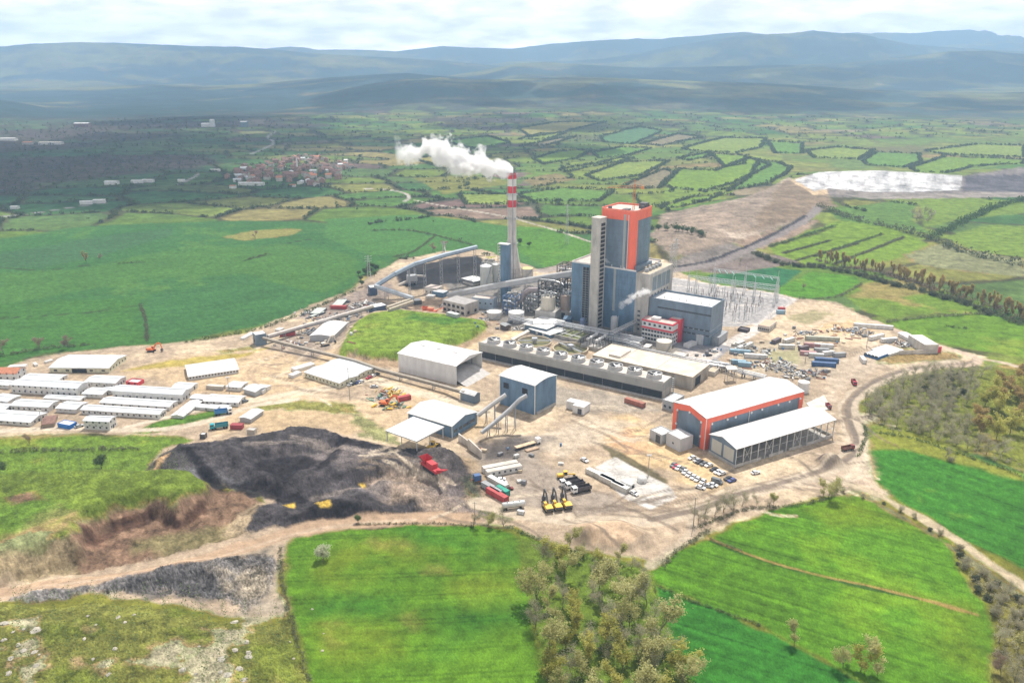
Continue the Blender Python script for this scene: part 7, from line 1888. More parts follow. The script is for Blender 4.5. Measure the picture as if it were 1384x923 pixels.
# boulders on the rough ground
rk=[]
for k in range(3):
    m=MB(); r=random.Random(k); bm_=[]
    pts=[(math.sin(t)*math.cos(p)*r.uniform(.7,1.1),math.sin(t)*math.sin(p)*r.uniform(.7,1.1),math.cos(t)*r.uniform(.45,.7)) for t in (.5,1.2,1.9) for p in np.linspace(0,2*PI,7)[:-1]]
    v=[(0,0,.65)]+pts+[(0,0,-.4)]
    f=[(0,1+i,1+(i+1)%6) for i in range(6)]+[(1+6*j+i,7+6*j+i,7+6*j+(i+1)%6,1+6*j+(i+1)%6) for j in range(2) for i in range(6)]+[(19,13+(i+1)%6,13+i) for i in range(6)]
    m.add(v,f); rk.append(m.mesh("boulder",mat("pale_boulder",(.40,.37,.31),.9,.2,.7)))
rr=random.Random(21)
for (x0,x1,y0,y1,n,zz,grp,lab,s0,s1) in ((5,60,835,915,14,5,"boulders on the rocky meadow","pale boulder lying in the yellowish rocky meadow",.5,1.5),(240,340,840,920,14,5,"boulders on the rocky meadow","pale boulder lying in the yellowish rocky meadow",.5,1.4),(110,200,830,915,9,5,"boulders on the rocky meadow","pale boulder lying in the yellowish rocky meadow",.4,1.1),(390,480,780,915,5,0,"stones in the wheat","pale stone lying in the bright green wheat",.3,.6)):
    for k in range(n):
        g=GT(rr.uniform(x0,x1),rr.uniform(y0,y1)); o=link("boulder",rk[k%3]); s=rr.uniform(s0,s1); o.location=g; o.scale=(s*rr.uniform(.8,1.5),s,s*.8); o.rotation_euler=(0,0,rr.uniform(0,6)); tag(o,lab,"rock",grp)

# small stored goods: pallets, drums, crates, pipe bundles, each by itself
def goods():
    r=random.Random(77); protos=[]
    for k,(c,nm,lab) in enumerate((((.50,.42,.30),"crate","wooden crate lying in the storage yard"),((.60,.60,.58),"crate","white wrapped pallet in the storage yard"),((.20,.20,.21),"crate","dark steel box in the storage yard"),((.30,.14,.09),"pipe_bundle","bundle of rusty pipes in the storage yard"),((.10,.22,.40),"drum","blue drum standing in the storage yard"))):
        m=MB()
        if nm=="crate":
            m.box(-1.1,1.1,-.8,.8,.12,1.1+.3*k)
            for y in (-.7,0,.6): m.box(-1.15,1.15,y,y+.12,0,.14)
            for x in (-1.12,.0,1.05): m.box(x,x+.08,-.83,.83,.14,1.12+.3*k)
        elif nm=="drum": m.cyl(0,0,0,1.2,.5,n=12); m.cyl(0,0,.55,.62,.54,n=12)
        else:
            for j in range(7): m.bar((-3,-.6+.2*j,.15+.12*(j%2)),(3,-.6+.2*j,.15+.12*(j%2)),.24,n=6)
        protos.append((nm,m.mesh(nm,mat("goods_%s_%d"%(nm,k),c,.75,.2,.8)),lab))
    for (x0,x1,y0,y1,n,where) in ((1000,1060,462,500,34,"left of the stacked containers"),(1060,1135,444,470,22,"above the stacked containers"),(1070,1120,500,515,16,"behind the open shed"),(400,480,430,466,30,"in the rubble left of the green mound"),(440,500,404,425,18,"at the far rubble edge"),(640,720,420,446,16,"by the white tanks"),(930,1000,470,500,16,"beside the pipe rack"),(1140,1170,444,466,10,"left of the depot"),(640,760,600,660,12,"in the truck yard")):
        for i in range(n):
            k=r.randrange(5); nm,me,lab=protos[k]; g=GT(r.uniform(x0,x1),r.uniform(y0,y1)); o=link(nm,me); o.location=g; o.rotation_euler=(0,0,r.uniform(-.7,.7)); o.scale=(r.uniform(.7,1.4),r.uniform(.8,1.2),r.uniform(.7,1.3)); tag(o,lab.replace("in the storage yard",where),nm.replace("_"," "),"goods stored "+where)
goods()
# ================================================================== trees
def leaf_mat(name,c1,c2,tr=.35):
    m=bpy.data.materials.new(name); m.use_nodes=True; N=m.node_tree.nodes; L=m.node_tree.links; N.remove(N["Principled BSDF"])
    ge=N.new("ShaderNodeNewGeometry"); oi=N.new("ShaderNodeObjectInfo"); n=N.new("ShaderNodeTexNoise"); n.inputs["Scale"].default_value=.45; n.inputs["Detail"].default_value=3
    L.new(ge.outputs["Position"],n.inputs["Vector"])
    ad=N.new("ShaderNodeMath"); ad.operation="MULTIPLY_ADD"; ad.inputs[1].default_value=.45; L.new(oi.outputs["Random"],ad.inputs[0]); L.new(n.outputs["Fac"],ad.inputs[2])
    mr=N.new("ShaderNodeMapRange"); mr.inputs["From Min"].default_value=.4; mr.inputs["From Max"].default_value=1.0; L.new(ad.outputs[0],mr.inputs["Value"])
    mx=N.new("ShaderNodeMix"); mx.data_type="RGBA"; mx.inputs["A"].default_value=(*c1,1); mx.inputs["B"].default_value=(*c2,1); L.new(mr.outputs[0],mx.inputs["Factor"])
    d=N.new("ShaderNodeBsdfDiffuse"); t=N.new("ShaderNodeBsdfTranslucent"); L.new(mx.outputs["Result"],d.inputs["Color"]); L.new(mx.outputs["Result"],t.inputs["Color"])
    ms=N.new("ShaderNodeMixShader"); ms.inputs[0].default_value=tr; L.new(d.outputs[0],ms.inputs[1]); L.new(t.outputs[0],ms.inputs[2]); L.new(ms.outputs[0],N["Material Output"].inputs["Surface"])
    return m
BARK=mat("grey_bark",(.13,.11,.09),.9,.25,2)
LM={"bare":leaf_mat("bare_twigs",(.30,.275,.19),(.50,.47,.33),.6),"bud":leaf_mat("budding_leaves",(.40,.39,.16),(.64,.61,.30),.6),"olive":leaf_mat("olive_leaves",(.38,.37,.09),(.58,.55,.17),.55),"orange":leaf_mat("orange_buds",(.40,.29,.12),(.54,.42,.18),.5),
    "green":leaf_mat("green_leaves",(.07,.11,.045),(.16,.22,.09)),"pale":leaf_mat("pale_blossom",(.42,.48,.28),(.62,.64,.46),.5),"dark":leaf_mat("dark_shrub_leaves",(.11,.125,.07),(.22,.23,.14),.4),"brown":leaf_mat("brown_twigs",(.25,.18,.145),(.38,.28,.21),.5),
    "hedge":leaf_mat("far_hedge_leaves",(.075,.10,.055),(.15,.18,.10),.3),"farwood":leaf_mat("far_wood_twigs",(.075,.095,.075),(.15,.16,.125),.3)}
def leaf_quads(P,s,rg,thin=1.0):
    n=len(P); a=rg.normal(size=(n,3)); a/=np.linalg.norm(a,axis=1)[:,None]; b=np.cross(a,rg.normal(size=(n,3))); b/=np.linalg.norm(b,axis=1)[:,None]+1e-9
    sz=(s*rg.uniform(.6,1.4,n))[:,None]
    return np.stack([P-a*sz-b*sz*thin*.6,P+a*sz*.9-b*sz*thin,P+a*sz+b*sz*thin*.7,P-a*sz*.8+b*sz*thin],1).reshape(-1,3)
def quad_mesh(name,V,m):
    n=len(V)//4; me=bpy.data.meshes.new(name); me.vertices.add(len(V)); me.vertices.foreach_set("co",V.astype(np.float32).ravel()); me.loops.add(len(V)); me.loops.foreach_set("vertex_index",np.arange(len(V),dtype=np.int32))
    me.polygons.add(n); me.polygons.foreach_set("loop_start",np.arange(0,len(V),4,dtype=np.int32)); me.update(calc_edges=True); me.materials.append(m); return me
def tree_meshes(kind,H,Wd,seed,nl,ls,thin,base_=.14,stems=1):
    """unit tree H tall, Wd half width: forked tapered limbs, leaf clumps gathered at their ends"""
    r=random.Random(seed); rg=np.random.default_rng(seed); t=MB(); tips=[]
    def limb(p,d,L,rad,lv):
        pts=[p]; dd=d.copy()
        for i in range(4): dd=(dd+Vector((r.uniform(-.2,.2),r.uniform(-.2,.2),.08))).normalized(); pts.append(pts[-1]+dd*(L/4))
        t.tube([tuple(q) for q in pts],[rad*(1-.14*i) for i in range(5)],5)
        if lv==0: tips.extend(pts[2:]); return
        if lv==1: tips.extend(pts[2:4])
        for k in range(r.randint(3,4)):
            q=pts[r.randint(1,4)]; a=r.uniform(0,2*PI); sp=r.uniform(.5,1.0)*Wd/H*1.5; nd=(dd+Vector((math.cos(a)*sp,math.sin(a)*sp,r.uniform(-.1,.25)))).normalized(); limb(q,nd,L*r.uniform(.55,.8),rad*.5,lv-1)
    for s in range(stems):
        off=Vector((r.uniform(-.3,.3),r.uniform(-.3,.3),0))*(0 if stems==1 else Wd*.6)
        limb(off+Vector((0,0,-.4)),Vector((r.uniform(-.12,.12),r.uniform(-.12,.12),1)).normalized(),H*.42,max(.09,H*.017),2)
    T=np.array([tuple(q) for q in tips]); T=T[T[:,2]>H*base_*.8]
    z=T[:,2]; k=H/z.max()*.97; T[:,2]*=k; rr_=np.hypot(T[:,0],T[:,1]); T[:,:2]*=Wd/np.percentile(rr_,96)
    pick=T[rg.integers(0,len(T),nl)]; cl=rg.normal(size=(nl,3))*np.array([1,1,.8])*Wd*.13
    P=pick+cl; P[:,2]=np.clip(P[:,2],H*base_*.7,H*1.03)
    return t.mesh("trunk",BARK,True),quad_mesh("crown",leaf_quads(P,ls,rg,thin),LM[kind])
PROTO={}
def protos(key,kind,H,Wd,n,nl,ls,thin=.8,**kw): PROTO[key]=[tree_meshes(kind,H,Wd,100+hash_(key)+i,nl,ls,thin,**kw) for i in range(n)]
def hash_(s): return sum(ord(c)*(i+3) for i,c in enumerate(s))%97
protos("bare","bare",8,3.8,3,1800,.17,.22,base_=.08); protos("bud","bud",10,4.3,3,1500,.21,.6); protos("olive","olive",9,4.0,2,1600,.21,.6); protos("orange","orange",9,3.6,2,2600,.22,.5)
protos("poplar","orange",12,2.9,2,2200,.24,.45,base_=.06); protos("green","green",6,2.6,2,1300,.28,.8,base_=.3); protos("pale","pale",6,2.9,1,1500,.25,.8,base_=.3)
protos("shrub","dark",2.4,1.8,2,700,.22,.8,base_=.05,stems=3); protos("twigs","bare",3,2.0,2,1200,.15,.25,base_=.05,stems=3); protos("brown","brown",8,3.6,2,2200,.19,.25,base_=.06)
def bush_meshes(kind,H,Wd,seed,nl,ls):
    rg=np.random.default_rng(seed); t=MB()
    for k in range(5): a=k*1.26; t.tube([(0,0,-.3),(.3*math.cos(a)*Wd,.3*math.sin(a)*Wd,H*.4),(.55*math.cos(a)*Wd,.55*math.sin(a)*Wd,H*.75)],[.06,.045,.03],5)
    c=rg.uniform(-1,1,(7,3))*np.array([Wd*.55,Wd*.55,H*.22])+np.array([0,0,H*.5]); P=c[rg.integers(0,7,nl)]+rg.normal(size=(nl,3))*np.array([Wd,Wd,H*.7])*.2; P[:,2]=np.abs(P[:,2])
    return t.mesh("trunk",BARK,True),quad_mesh("crown",leaf_quads(P,ls,rg,.6),LM[kind])
def round_meshes(kind,H,Wd,seed,nl,ls):
    rg=np.random.default_rng(seed); t=MB(); t.tube([(0,0,-.4),(.05,.03,H*.25),(.1,0,H*.5)],[.2,.16,.1],7)
    for k in range(6): a=k*1.05+.3; t.tube([(.05,.03,H*.25+.05*k*H*.2),(.5*math.cos(a)*Wd,.5*math.sin(a)*Wd,H*.58),(.75*math.cos(a)*Wd,.75*math.sin(a)*Wd,H*.75)],[.1,.06,.03],5)
    c=rg.normal(size=(16,3)); c/=np.linalg.norm(c,axis=1)[:,None]; c=c*rg.uniform(.35,.8,(16,1))*np.array([Wd,Wd,H*.32])+np.array([0,0,H*.66]); P=c[rg.integers(0,16,nl)]+rg.normal(size=(nl,3))*Wd*.19
    return t.mesh("trunk",BARK,True),quad_mesh("crown",leaf_quads(P,ls,rg,.7),LM[kind])
PROTO["green"]=[round_meshes("green",6,2.5,s_,1900,.19) for s_ in (1,2)]; PROTO["pale"]=[round_meshes("pale",6,2.8,5,2000,.19)]
PROTO["shrub"]=[bush_meshes("dark",2.4,1.7,s_,900,.17) for s_ in (1,2,3)]
CNT={}
def tree(key,px,py,s,label,group=None,name=None,world=None):
    k=CNT.get(key,0); CNT[key]=k+1; tm,cm=PROTO[key][k%len(PROTO[key])]
    p=GT(px,py) if world is None else np.array([world[0],world[1],hz(*world)])
    nm=name or {"poplar":"poplar_tree","shrub":"shrub","twigs":"bare_shrub"}.get(key,"tree")
    o=thing(nm,label,"shrub" if key in("shrub","twigs") else "tree",tuple(p),random.uniform(0,6.28),group); q=s*random.uniform(.88,1.12); o.scale=(q*random.uniform(.9,1.1),q*random.uniform(.9,1.1),q)
    link("trunk",tm,o); link("crown",cm,o); return o
def scatter(poly,n,sep,seed):
    P=polyW(poly); r=random.Random(seed); lo=P.min(0); hi=P.max(0); out=[]; tries=0
    while len(out)<n and tries<n*60:
        tries+=1; p=(r.uniform(lo[0],hi[0]),r.uniform(lo[1],hi[1]))
        if sdist(P,np.array([p[0]]),np.array([p[1]]))[0]<0 or any((p[0]-q[0])**2+(p[1]-q[1])**2<sep*sep for q in out): continue
        out.append(p)
    return out
def along(pts,step,wob,seed):
    L=spline([G(x,y)[:2] for x,y in pts],8); r=random.Random(seed); out=[]; acc=0
    for a,c in zip(L[:-1],L[1:]):
        d=math.hypot(*(c-a))
        while acc<d: p=a+(c-a)*acc/d; out.append((p[0]+r.uniform(-wob,wob),p[1]+r.uniform(-wob,wob))); acc+=step*r.uniform(.7,1.3)
        acc-=d
    return out
def along2(pts,step,wob,seed):      # straight edges, with gaps
    L=[G(x,y)[:2] for x,y in pts]; r=random.Random(seed); out=[]
    for a,c in zip(L[:-1],L[1:]):
        d=math.hypot(*(c-a)); n=int(d/step)
        for i in range(n):
            if r.random()<.78: p=a+(c-a)*(i+r.random())/max(n,1); out.append((p[0]+r.gauss(0,wob),p[1]+r.gauss(0,wob)))
    return out
WOOD="trees of the riverside wood"
wl_=("olive green budding tree in the riverside wood between two bright fields","yellow green leafing tree in the riverside wood between two bright fields","greyish bare tree standing in the riverside wood between two bright fields")
for i,p in enumerate(scatter([(716,762),(745,752),(790,775),(820,768),(862,790),(880,812),(900,845),(905,880),(935,930),(960,1000),(750,1000),(738,920),(722,840)],56,5.6,1)):
    k=(0,2,1,2,0,2,0,1)[i%8]; tree(("bud","olive","bare")[k],0,0,((1.3,1.2,1.3)[k]*(.7,1,1.15,.85,1.1)[i%5]),wl_[k],WOOD,world=p)
for i,p in enumerate(scatter([(760,750),(805,757),(850,762),(872,778),(840,782),(790,765)],7,5,2)): tree(("bare","bud")[i%2],0,0,.72,("thin grey tree at the upper edge of the riverside wood","small budding tree at the upper edge of the riverside wood")[i%2],"trees at the wood's upper edge",world=p)
SCR="bare trees of the scrub wood"
for i,p in enumerate(scatter([(1165,545),(1200,516),(1262,504),(1330,505),(1300,560),(1320,600),(1384,625),(1384,640),(1300,605),(1230,588),(1178,574)],106,4.0,3)): tree("bare",0,0,1.0,"leafless grey tree in the scrub wood inside the haul road bend",SCR,world=p)
for i,p in enumerate(scatter([(1235,506),(1300,503),(1310,530),(1270,545),(1240,525)],14,4,4)): tree("shrub",0,0,1.5,"dark grey green bush in the scrub wood inside the haul road bend","dark bushes of the scrub wood",world=p)
for i,p in enumerate(scatter([(1305,535),(1384,515),(1450,540),(1450,610),(1384,605),(1320,585)],20,5,5)): tree("orange" if i%3 else "olive",0,0,1.4,"tree with orange yellow buds at the right edge of the scrub wood" if i%3 else "tree with olive yellow buds at the right edge of the scrub wood","budding trees right of the scrub wood",world=p)
for i,p in enumerate(along([(1105,352),(1150,362),(1210,374),(1270,393),(1330,412),(1384,432),(1440,450)],2.6,5.0,6)): tree("poplar",0,0,random.uniform(.75,1.05),"slim poplar with orange brown buds in the long row right of the switchyard","row of budding poplars",world=p)
for i,p in enumerate(along([(1025,345),(1060,358),(1110,362),(1180,378),(1260,398),(1340,424)],5.5,4,7)): tree("shrub",0,0,1.7,"dark bush under the row of budding poplars","bushes under the poplars",world=p)
for x,y,k,s,l in ((437,757,"pale",1.0,"lone tree with pale blossom in the bright green field"),(137,633,"green",1.05,"lone round green tree in the middle of the left pasture"),(4,641,"green",1.15,"lone green tree in the pasture cut by the left edge"),(40,601,"brown",.75,"brownish bare tree in the hedge below the camp"),(484,706,"green",.55,"small leafy tree on the field corner beside the coal road"),
  (640,712,"bare",.85,"thin leafless tree by the grey pole at the top of the bright field"),(660,709,"bud",.6,"low olive tree between two thin trunks at the top of the bright field"),(681,711,"bare",1.0,"taller leafless tree right of the low olive one at the field top"),(770,740,"bud",.85,"spreading budding tree left of the sand heap"),(790,746,"bare",.7,"thin bare tree at the foot of the sand heap"),
  (944,706,"bare",1.1,"grey bare tree beside the wooden roadside pole"),(952,702,"bare",1.1,"second grey bare tree right of the wooden pole"),(966,697,"bare",.85,"grey bare tree in the middle of the roadside clump"),(978,692,"bare",1.25,"grey bare tree with a forked trunk in the roadside clump"),(992,688,"bare",1.45,"tallest bare tree of the roadside clump"),(1003,684,"bare",.9,"bare tree at the right end of the roadside clump"),(1023,683,"bare",.6,"small bare tree alone between two roadside clumps"),(1046,682,"bud",.75,"round olive tree on the field's upper edge"),(1040,683,"bare",.65,"bare tree leaning on the round olive one"),(1120,672,"bud",1.05,"big olive tree below the dark gravel cone"),(1132,664,"bare",.8,"bare tree close to the dark gravel cone"),(1113,670,"bud",.7,"smaller olive tree beside the big one below the gravel cone"),
  (1073,874,"bud",.7,"lone budding bush tree on the track between two wheat fields"),(1140,899,"bud",.9,"left of three budding trees on the track between the wheat fields"),(1163,907,"olive",1.0,"yellowish middle one of three budding trees on the track"),(1186,911,"bud",1.1,"right one of three budding trees on the track"),(1375,880,"bud",1.1,"large budding tree cut by the right edge"),(1350,868,"bare",.9,"bare tree left of the large budding tree at the right edge"),(1372,925,"bare",1.2,"grey bare tree in the bottom right corner"),(1353,912,"brown",.9,"brownish bare tree in the bottom right corner"),
  (55,473,"brown",1.25,"brown bare tree on the far field edge behind the warehouse"),(93,472,"brown",1.05,"smaller brown bare tree on the far field edge behind the warehouse"),(5,478,"brown",1.2,"brown bare tree on the far field edge at the left side"),(117,355,"poplar",1.0,"single tall reddish poplar in the big green field"),(136,352,"brown",.7,"small bare tree right of the single reddish poplar"),(345,322,"brown",1.1,"purplish bare tree in front of the dry yellow field strip"),
  (1278,619,"bare",.8,"bare tree alone on the yellow green strip below the scrub wood"),(1283,624,"twigs",1.0,"grey bush beside the bare tree on the yellow green strip"),(1085,391,"brown",.7,"grey bush tree in the small bright field behind the switchyard"),(600,338,"brown",1.3,"brown bare tree behind the elevated coal gallery"),(585,340,"brown",1.0,"second brown tree behind the elevated coal gallery"),(703,331,"green",1.3,"dark round tree in the field right of the chimney"),(715,334,"green",1.0,"smaller dark tree right of the round one by the chimney"),(1000,356,"bare",.7,"bare tree by the conveyor road on the bare hillside"),(862,900,"bud",1.05,"broad budding tree at the wood's right edge")): tree(k,x,y,s,l)
for i,p in enumerate(scatter([(1296,752),(1330,780),(1384,812),(1430,860),(1360,860),(1318,800)],26,4,8)): tree(("twigs","shrub","bare")[i%3],0,0,(1.2,1.0,.6)[i%3],("grey twiggy bush in the overgrown strip at the right","dark bush in the overgrown strip at the right","small bare tree in the overgrown strip at the right")[i%3],"overgrown strip at the right",world=p)
for i,p in enumerate(along([(1140,665),(1180,676),(1215,690),(1255,712),(1290,740),(1300,765)],8.0,2,9)): tree(("twigs","twigs","shrub")[i%3],0,0,(.95,.8,.6)[i%3],("grey twiggy bush along the pale field track","grey twiggy bush along the pale field track","dark bush along the pale field track")[i%3],"bushes along the pale field track",world=p)
for i,p in enumerate(along([(888,318),(905,322),(930,326),(950,332)],5,3,10)): tree("green",0,0,1.0,"dark tree in the short belt on the bare hillside","tree belt on the bare hillside",world=p)
for i,p in enumerate(scatter([(480,372),(500,358),(512,368),(502,384),(488,390)],10,4,11)): tree("green",0,0,.9,"dark green tree in the thicket left of the coal gallery","thicket left of the coal gallery",world=p)
for i,p in enumerate(scatter([(1232,292),(1262,290),(1268,304),(1236,306)],10,7,12)): tree("bare",0,0,1.25,"purplish bare tree in the copse below the ash pond","copse below the ash pond",world=p)
def clumps(name,P,rad,per,ls,m,kind=None,label=None,flat=.8,seed=0):
    rg=np.random.default_rng(seed); n=len(P); Z=height(P[:,0],P[:,1]); c=np.column_stack([P,Z]); q=rg.normal(size=(n,per,3)); q/=np.linalg.norm(q,axis=2)[:,:,None]; q*=rg.uniform(.35,1,(n,per,1))
    rr_=np.asarray(rad)[:,None,None]; V=c[:,None,:]+q*rr_*np.array([1,1,flat])+np.array([0,0,1])*rr_*flat*.75
    sz=(np.repeat(np.asarray(rad),per)*ls); me=quad_mesh(name,leaf_quads(V.reshape(-1,3),sz,rg,.8),m); o=link(name,me)
    if kind: o["kind"]=kind
    elif label: tag(o,label,"hedge")
    return o
# hedges one can follow by eye: each one a thing
hl=[([(1040,336),(1130,306)],2.0,"dark hedge along the top of the striped bright field"),([(1060,343),(1124,326)],1.8,"first short hedge inside the striped field"),([(1075,353),(1160,330)],1.8,"second hedge inside the striped field"),([(1100,347),(1192,318)],1.8,"third hedge inside the striped field"),([(1130,357),(1222,322)],1.8,"last hedge inside the striped field, nearest the poplars"),
 ([(1108,285),(1150,298),(1200,310),(1256,325),(1300,342),(1384,362)],5.5,"long thick hedge running down from the ash pond"),([(1256,325),(1310,300),(1345,283),(1384,272)],5.5,"thick hedge of bare trees climbing to the right of the copse"),([(1200,436),(1250,430),(1340,424)],1.8,"low hedge between the two bright fields right of the works"),([(1080,404),(1130,402),(1165,384)],1.6,"low hedge below the small bright field behind the switchyard"),([(1280,442),(1310,445)],1.4,"dark bush line inside the far right bright field"),
 ([(0,612),(60,609),(120,608),(190,607)],1.6,"low grey hedge across the left pasture below the camp"),([(378,740),(380,780),(392,830),(404,875),(418,923)],1.0,"thin hedge bordering the bright field on the left"),([(890,794),(950,818),(1000,836),(1030,846)],.9,"dark hedge line between the two wheat fields"),([(960,730),(985,738),(1005,746)],.8,"short dark hedge at the top of the right wheat field"),
 ([(895,766),(915,745),(940,728),(960,715)],1.2,"grey bushes along the roadside bank right of the sand heap"),([(690,714),(730,730),(770,745),(800,757)],1.0,"grassy hedge along the ditch left of the sand heap"),([(480,709),(540,708),(600,708),(640,712)],.7,"green bank hedge on top of the bright field"),([(190,412),(197,435),(199,462)],1.2,"dark hedge standing across the big green field"),([(250,463),(300,455),(350,445),(400,428),(440,411),(480,393)],1.9,"dark hedge bordering the works on the field side"),([(0,482),(60,472),(130,466)],2.0,"dark hedge behind the warehouse and the tiled house"),
 ([(330,353),(362,344)],1.8,"short dark hedge in the middle of the big field"),([(160,357),(195,355)],1.6,"small dark hedge at the left of the big field"),([(500,312),(560,313),(640,332)],1.8,"thin hedge crossing the fields left of the chimney"),([(590,318),(560,340),(535,347)],1.6,"slanting hedge meeting the coal gallery"),([(1185,585),(1230,592),(1290,612),(1340,628),(1384,645)],1.3,"grey bush line between the scrub wood and the wheat field"),([(885,313),(905,317),(930,322),(952,331)],4.2,"dark tree belt on the bare hillside right of the boiler house"),([(940,714),(965,704),(990,695),(1010,689),(1050,686),(1100,679),(1128,670)],1.1,"broken line of grey shrubs between the yard road and the right wheat field"),([(1160,618),(1170,590),(1168,575)],1.1,"bushes on the bank of the haul road bend")]
for i,(L,r_,lab) in enumerate(hl):
    P=np.array(along(L,r_*.55,r_*.7,40+i)); clumps("hedge",P,np.random.default_rng(i).uniform(.3,1.15,len(P))*r_,26,.15,LM["dark"] if i%3 else LM["green"],label=lab,seed=i)
# far hedgerows and leafless woods: nobody could count them
rg=np.random.default_rng(5)
u=rg.uniform(-160,1544,64000); v=150+(470-150)*rg.uniform(0,1,64000)**.9
t_=[ray(a,b) for a,b in zip(u[:0],v[:0])]
xx=(u-CX)/FPX; yy=-(v-CY)/FPX; dzr=-sp+yy*cp; tt=-CAMH/dzr; PX=xx*tt; PY=(cp+yy*sp)*tt
ok=(np.hypot(PX,PY)>480)&(np.hypot(PX,PY)<3200)
for q in NOHEDGE: ok&=sdist(q,PX,PY)<0
PX,PY=PX[ok],PY[ok]; d1,d2,ci=voro(PX,PY); px2,py2=proj(PX,PY,0)
lf=smooth((560-px2)/420)*smooth((PY-900)/300); wd=smooth((fbm(PX/420,PY/260,4,31)+.2*lf-.02)*8-.6)*smooth((PY-950)/200)
nn=fbm(PX/40,PY/40,3,12)
band=((d2-d1)*.62<13+.002*PY)&(wd<=.5)&(rng.random(len(PX))<.75)
for it in range(3):      # draw the hedge bushes in to the field edges
    x,y=PX[band],PY[band]; f=lambda a,b:(lambda q:q[1]-q[0])(voro(a,b)); g0=f(x,y); gx=(f(x+1.5,y)-g0)/1.5; gy=(f(x,y+1.5)-g0)/1.5; gg=gx*gx+gy*gy+.15
    PX[band]=x-np.clip(g0*gx/gg,-9,9)*.8; PY[band]=y-np.clip(g0*gy/gg,-9,9)*.8
for q in NOHEDGE: 
    k_=sdist(q,PX,PY)>0; band&=~k_
edge=band&(nn>-.22); wood=(wd>.5)&(rg.random(len(PX))<.5); lone=rg.random(len(PX))<.002
HX=np.array([p for k,(q,c) in enumerate(HF) for p in along2(q+q[:1],2.2,1.9,k)])
for q,c in HF:
    k_=sdist(polyW(q),PX,PY)>4; edge&=~k_; wood&=~k_; lone&=~k_
PX=np.concatenate([PX,HX[:,0]]); PY=np.concatenate([PY,HX[:,1]]); t_=np.ones(len(HX),bool); edge=np.concatenate([edge,t_]); wood=np.concatenate([wood,~t_]); lone=np.concatenate([lone,~t_]); d1=np.concatenate([d1,np.zeros(len(HX))]); d2=np.concatenate([d2,np.zeros(len(HX))])
for nm,sel,m,sd_ in (("far_hedgerows",edge&~wood,LM["hedge"],1),("far_woodland",wood,LM["farwood"],2),("far_scattered_trees",lone&~edge&~wood&((d2-d1)>20),LM["green"],3)):
    P=np.column_stack([PX[sel],PY[sel]]); R_=np.hypot(P[:,0],P[:,1])
    clumps(nm,P,np.random.default_rng(sd_).uniform(.9,2.7,len(P))*(1+R_/3200),16,.26,m,"stuff",seed=sd_)
# grass tufts and weeds of the rough meadow
P=np.array(scatter([(0,826),(230,826),(372,836),(410,900),(425,1000),(0,1000)],420,1.2,14)+scatter([(0,655),(140,648),(270,650),(240,685),(110,705),(0,760)],260,1.6,15))
clumps("meadow_weeds",P,np.random.default_rng(4).uniform(.3,1.0,len(P)),30,.18,LM["green"],"stuff",.5,9)
P=np.array(scatter([(296,238),(330,226),(385,214),(450,216),(478,226),(466,244),(420,256),(340,256)],170,9,19)); clumps("village_trees",P,np.random.default_rng(3).uniform(2,4,len(P)),18,.26,LM["farwood"],"stuff",seed=6)
P=np.array(along([(1105,352),(1150,362),(1210,374),(1270,393),(1330,412),(1384,432),(1440,450)],1.0,6,61)); clumps("poplar_undergrowth",P,np.random.default_rng(8).uniform(.8,2.6,len(P)),26,.16,LM["brown"],"stuff",seed=61)
P=np.array(along([(1018,344),(1050,355),(1090,361),(1130,364),(1180,378),(1260,398),(1340,424),(1384,440)],.8,4,62)); clumps("belt_undergrowth",P,np.random.default_rng(9).uniform(.8,2.8,len(P)),30,.16,LM["dark"],"stuff",seed=62)
# low growth filling the woods
for nm,poly,n,m,sd_,r0,r1 in (("woodland_undergrowth",[(716,762),(745,745),(800,752),(862,775),(882,812),(900,845),(905,880),(935,930),(960,1000),(750,1000),(738,920),(722,840)],130,"green",31,.4,1.1),("scrub_undergrowth",[(1165,545),(1200,516),(1262,504),(1330,505),(1300,560),(1320,600),(1384,625),(1384,640),(1300,605),(1230,588),(1178,574)],300,"bare",32,.7,1.7),
        ("verge_growth",[(1296,752),(1330,780),(1384,812),(1430,860),(1384,940),(1345,900),(1345,840)],150,"bare",33,.5,1.4)):
    P=np.array(scatter(poly,n,1.2,sd_)); clumps(nm,P,np.random.default_rng(sd_).uniform(r0,r1,len(P)),40,.14,LM[m],"stuff",seed=sd_)
# ================================================================== far buildings
def house_mesh(w,d,h,rise,wm,rm_):
    a=MB(); gable_walls(a,w,d,h,rise,'x',-2); n=len(a.f); gable_roof(a,w,d,h,rise,'x',.4); me=a.mesh("house",wm); me.materials.append(rm_)
    for i,p in enumerate(me.polygons): p.material_index=0 if i<n else 1
    return me
HW=[mat("village_plaster",(.55,.50,.44),.9,.15,.3),mat("village_brick",(.36,.22,.16),.9,.2,.3),CAMPW]
HM=[(house_mesh(9,8,5,2.2,HW[0],TILEB),"brown roofed village house with pale walls"),(house_mesh(11,8,6,2.4,HW[1],TILEB),"brick village house under a dark brown roof"),(house_mesh(10,9,6,2.2,HW[0],TILE),"village house with an orange tile roof"),(house_mesh(12,8,4,1.6,HW[2],CAMPR),"village shed with a pale metal roof")]
r=random.Random(4)
for i,p in enumerate(scatter([(302,238),(330,228),(360,222),(385,218),(420,213),(450,220),(472,226),(466,238),(440,250),(420,252),(400,246),(372,248),(340,250),(312,246)],115,12,17)):
    k=r.choice((0,0,0,1,1,1,0,1,2,3)); o=link("village_house",HM[k][0]); o.location=(p[0],p[1],hz(*p)); o.rotation_euler=(0,0,r.choice((0,.3,1.5,1.8))+r.uniform(-.15,.15)); tag(o,HM[k][1],"house","houses of the far village")
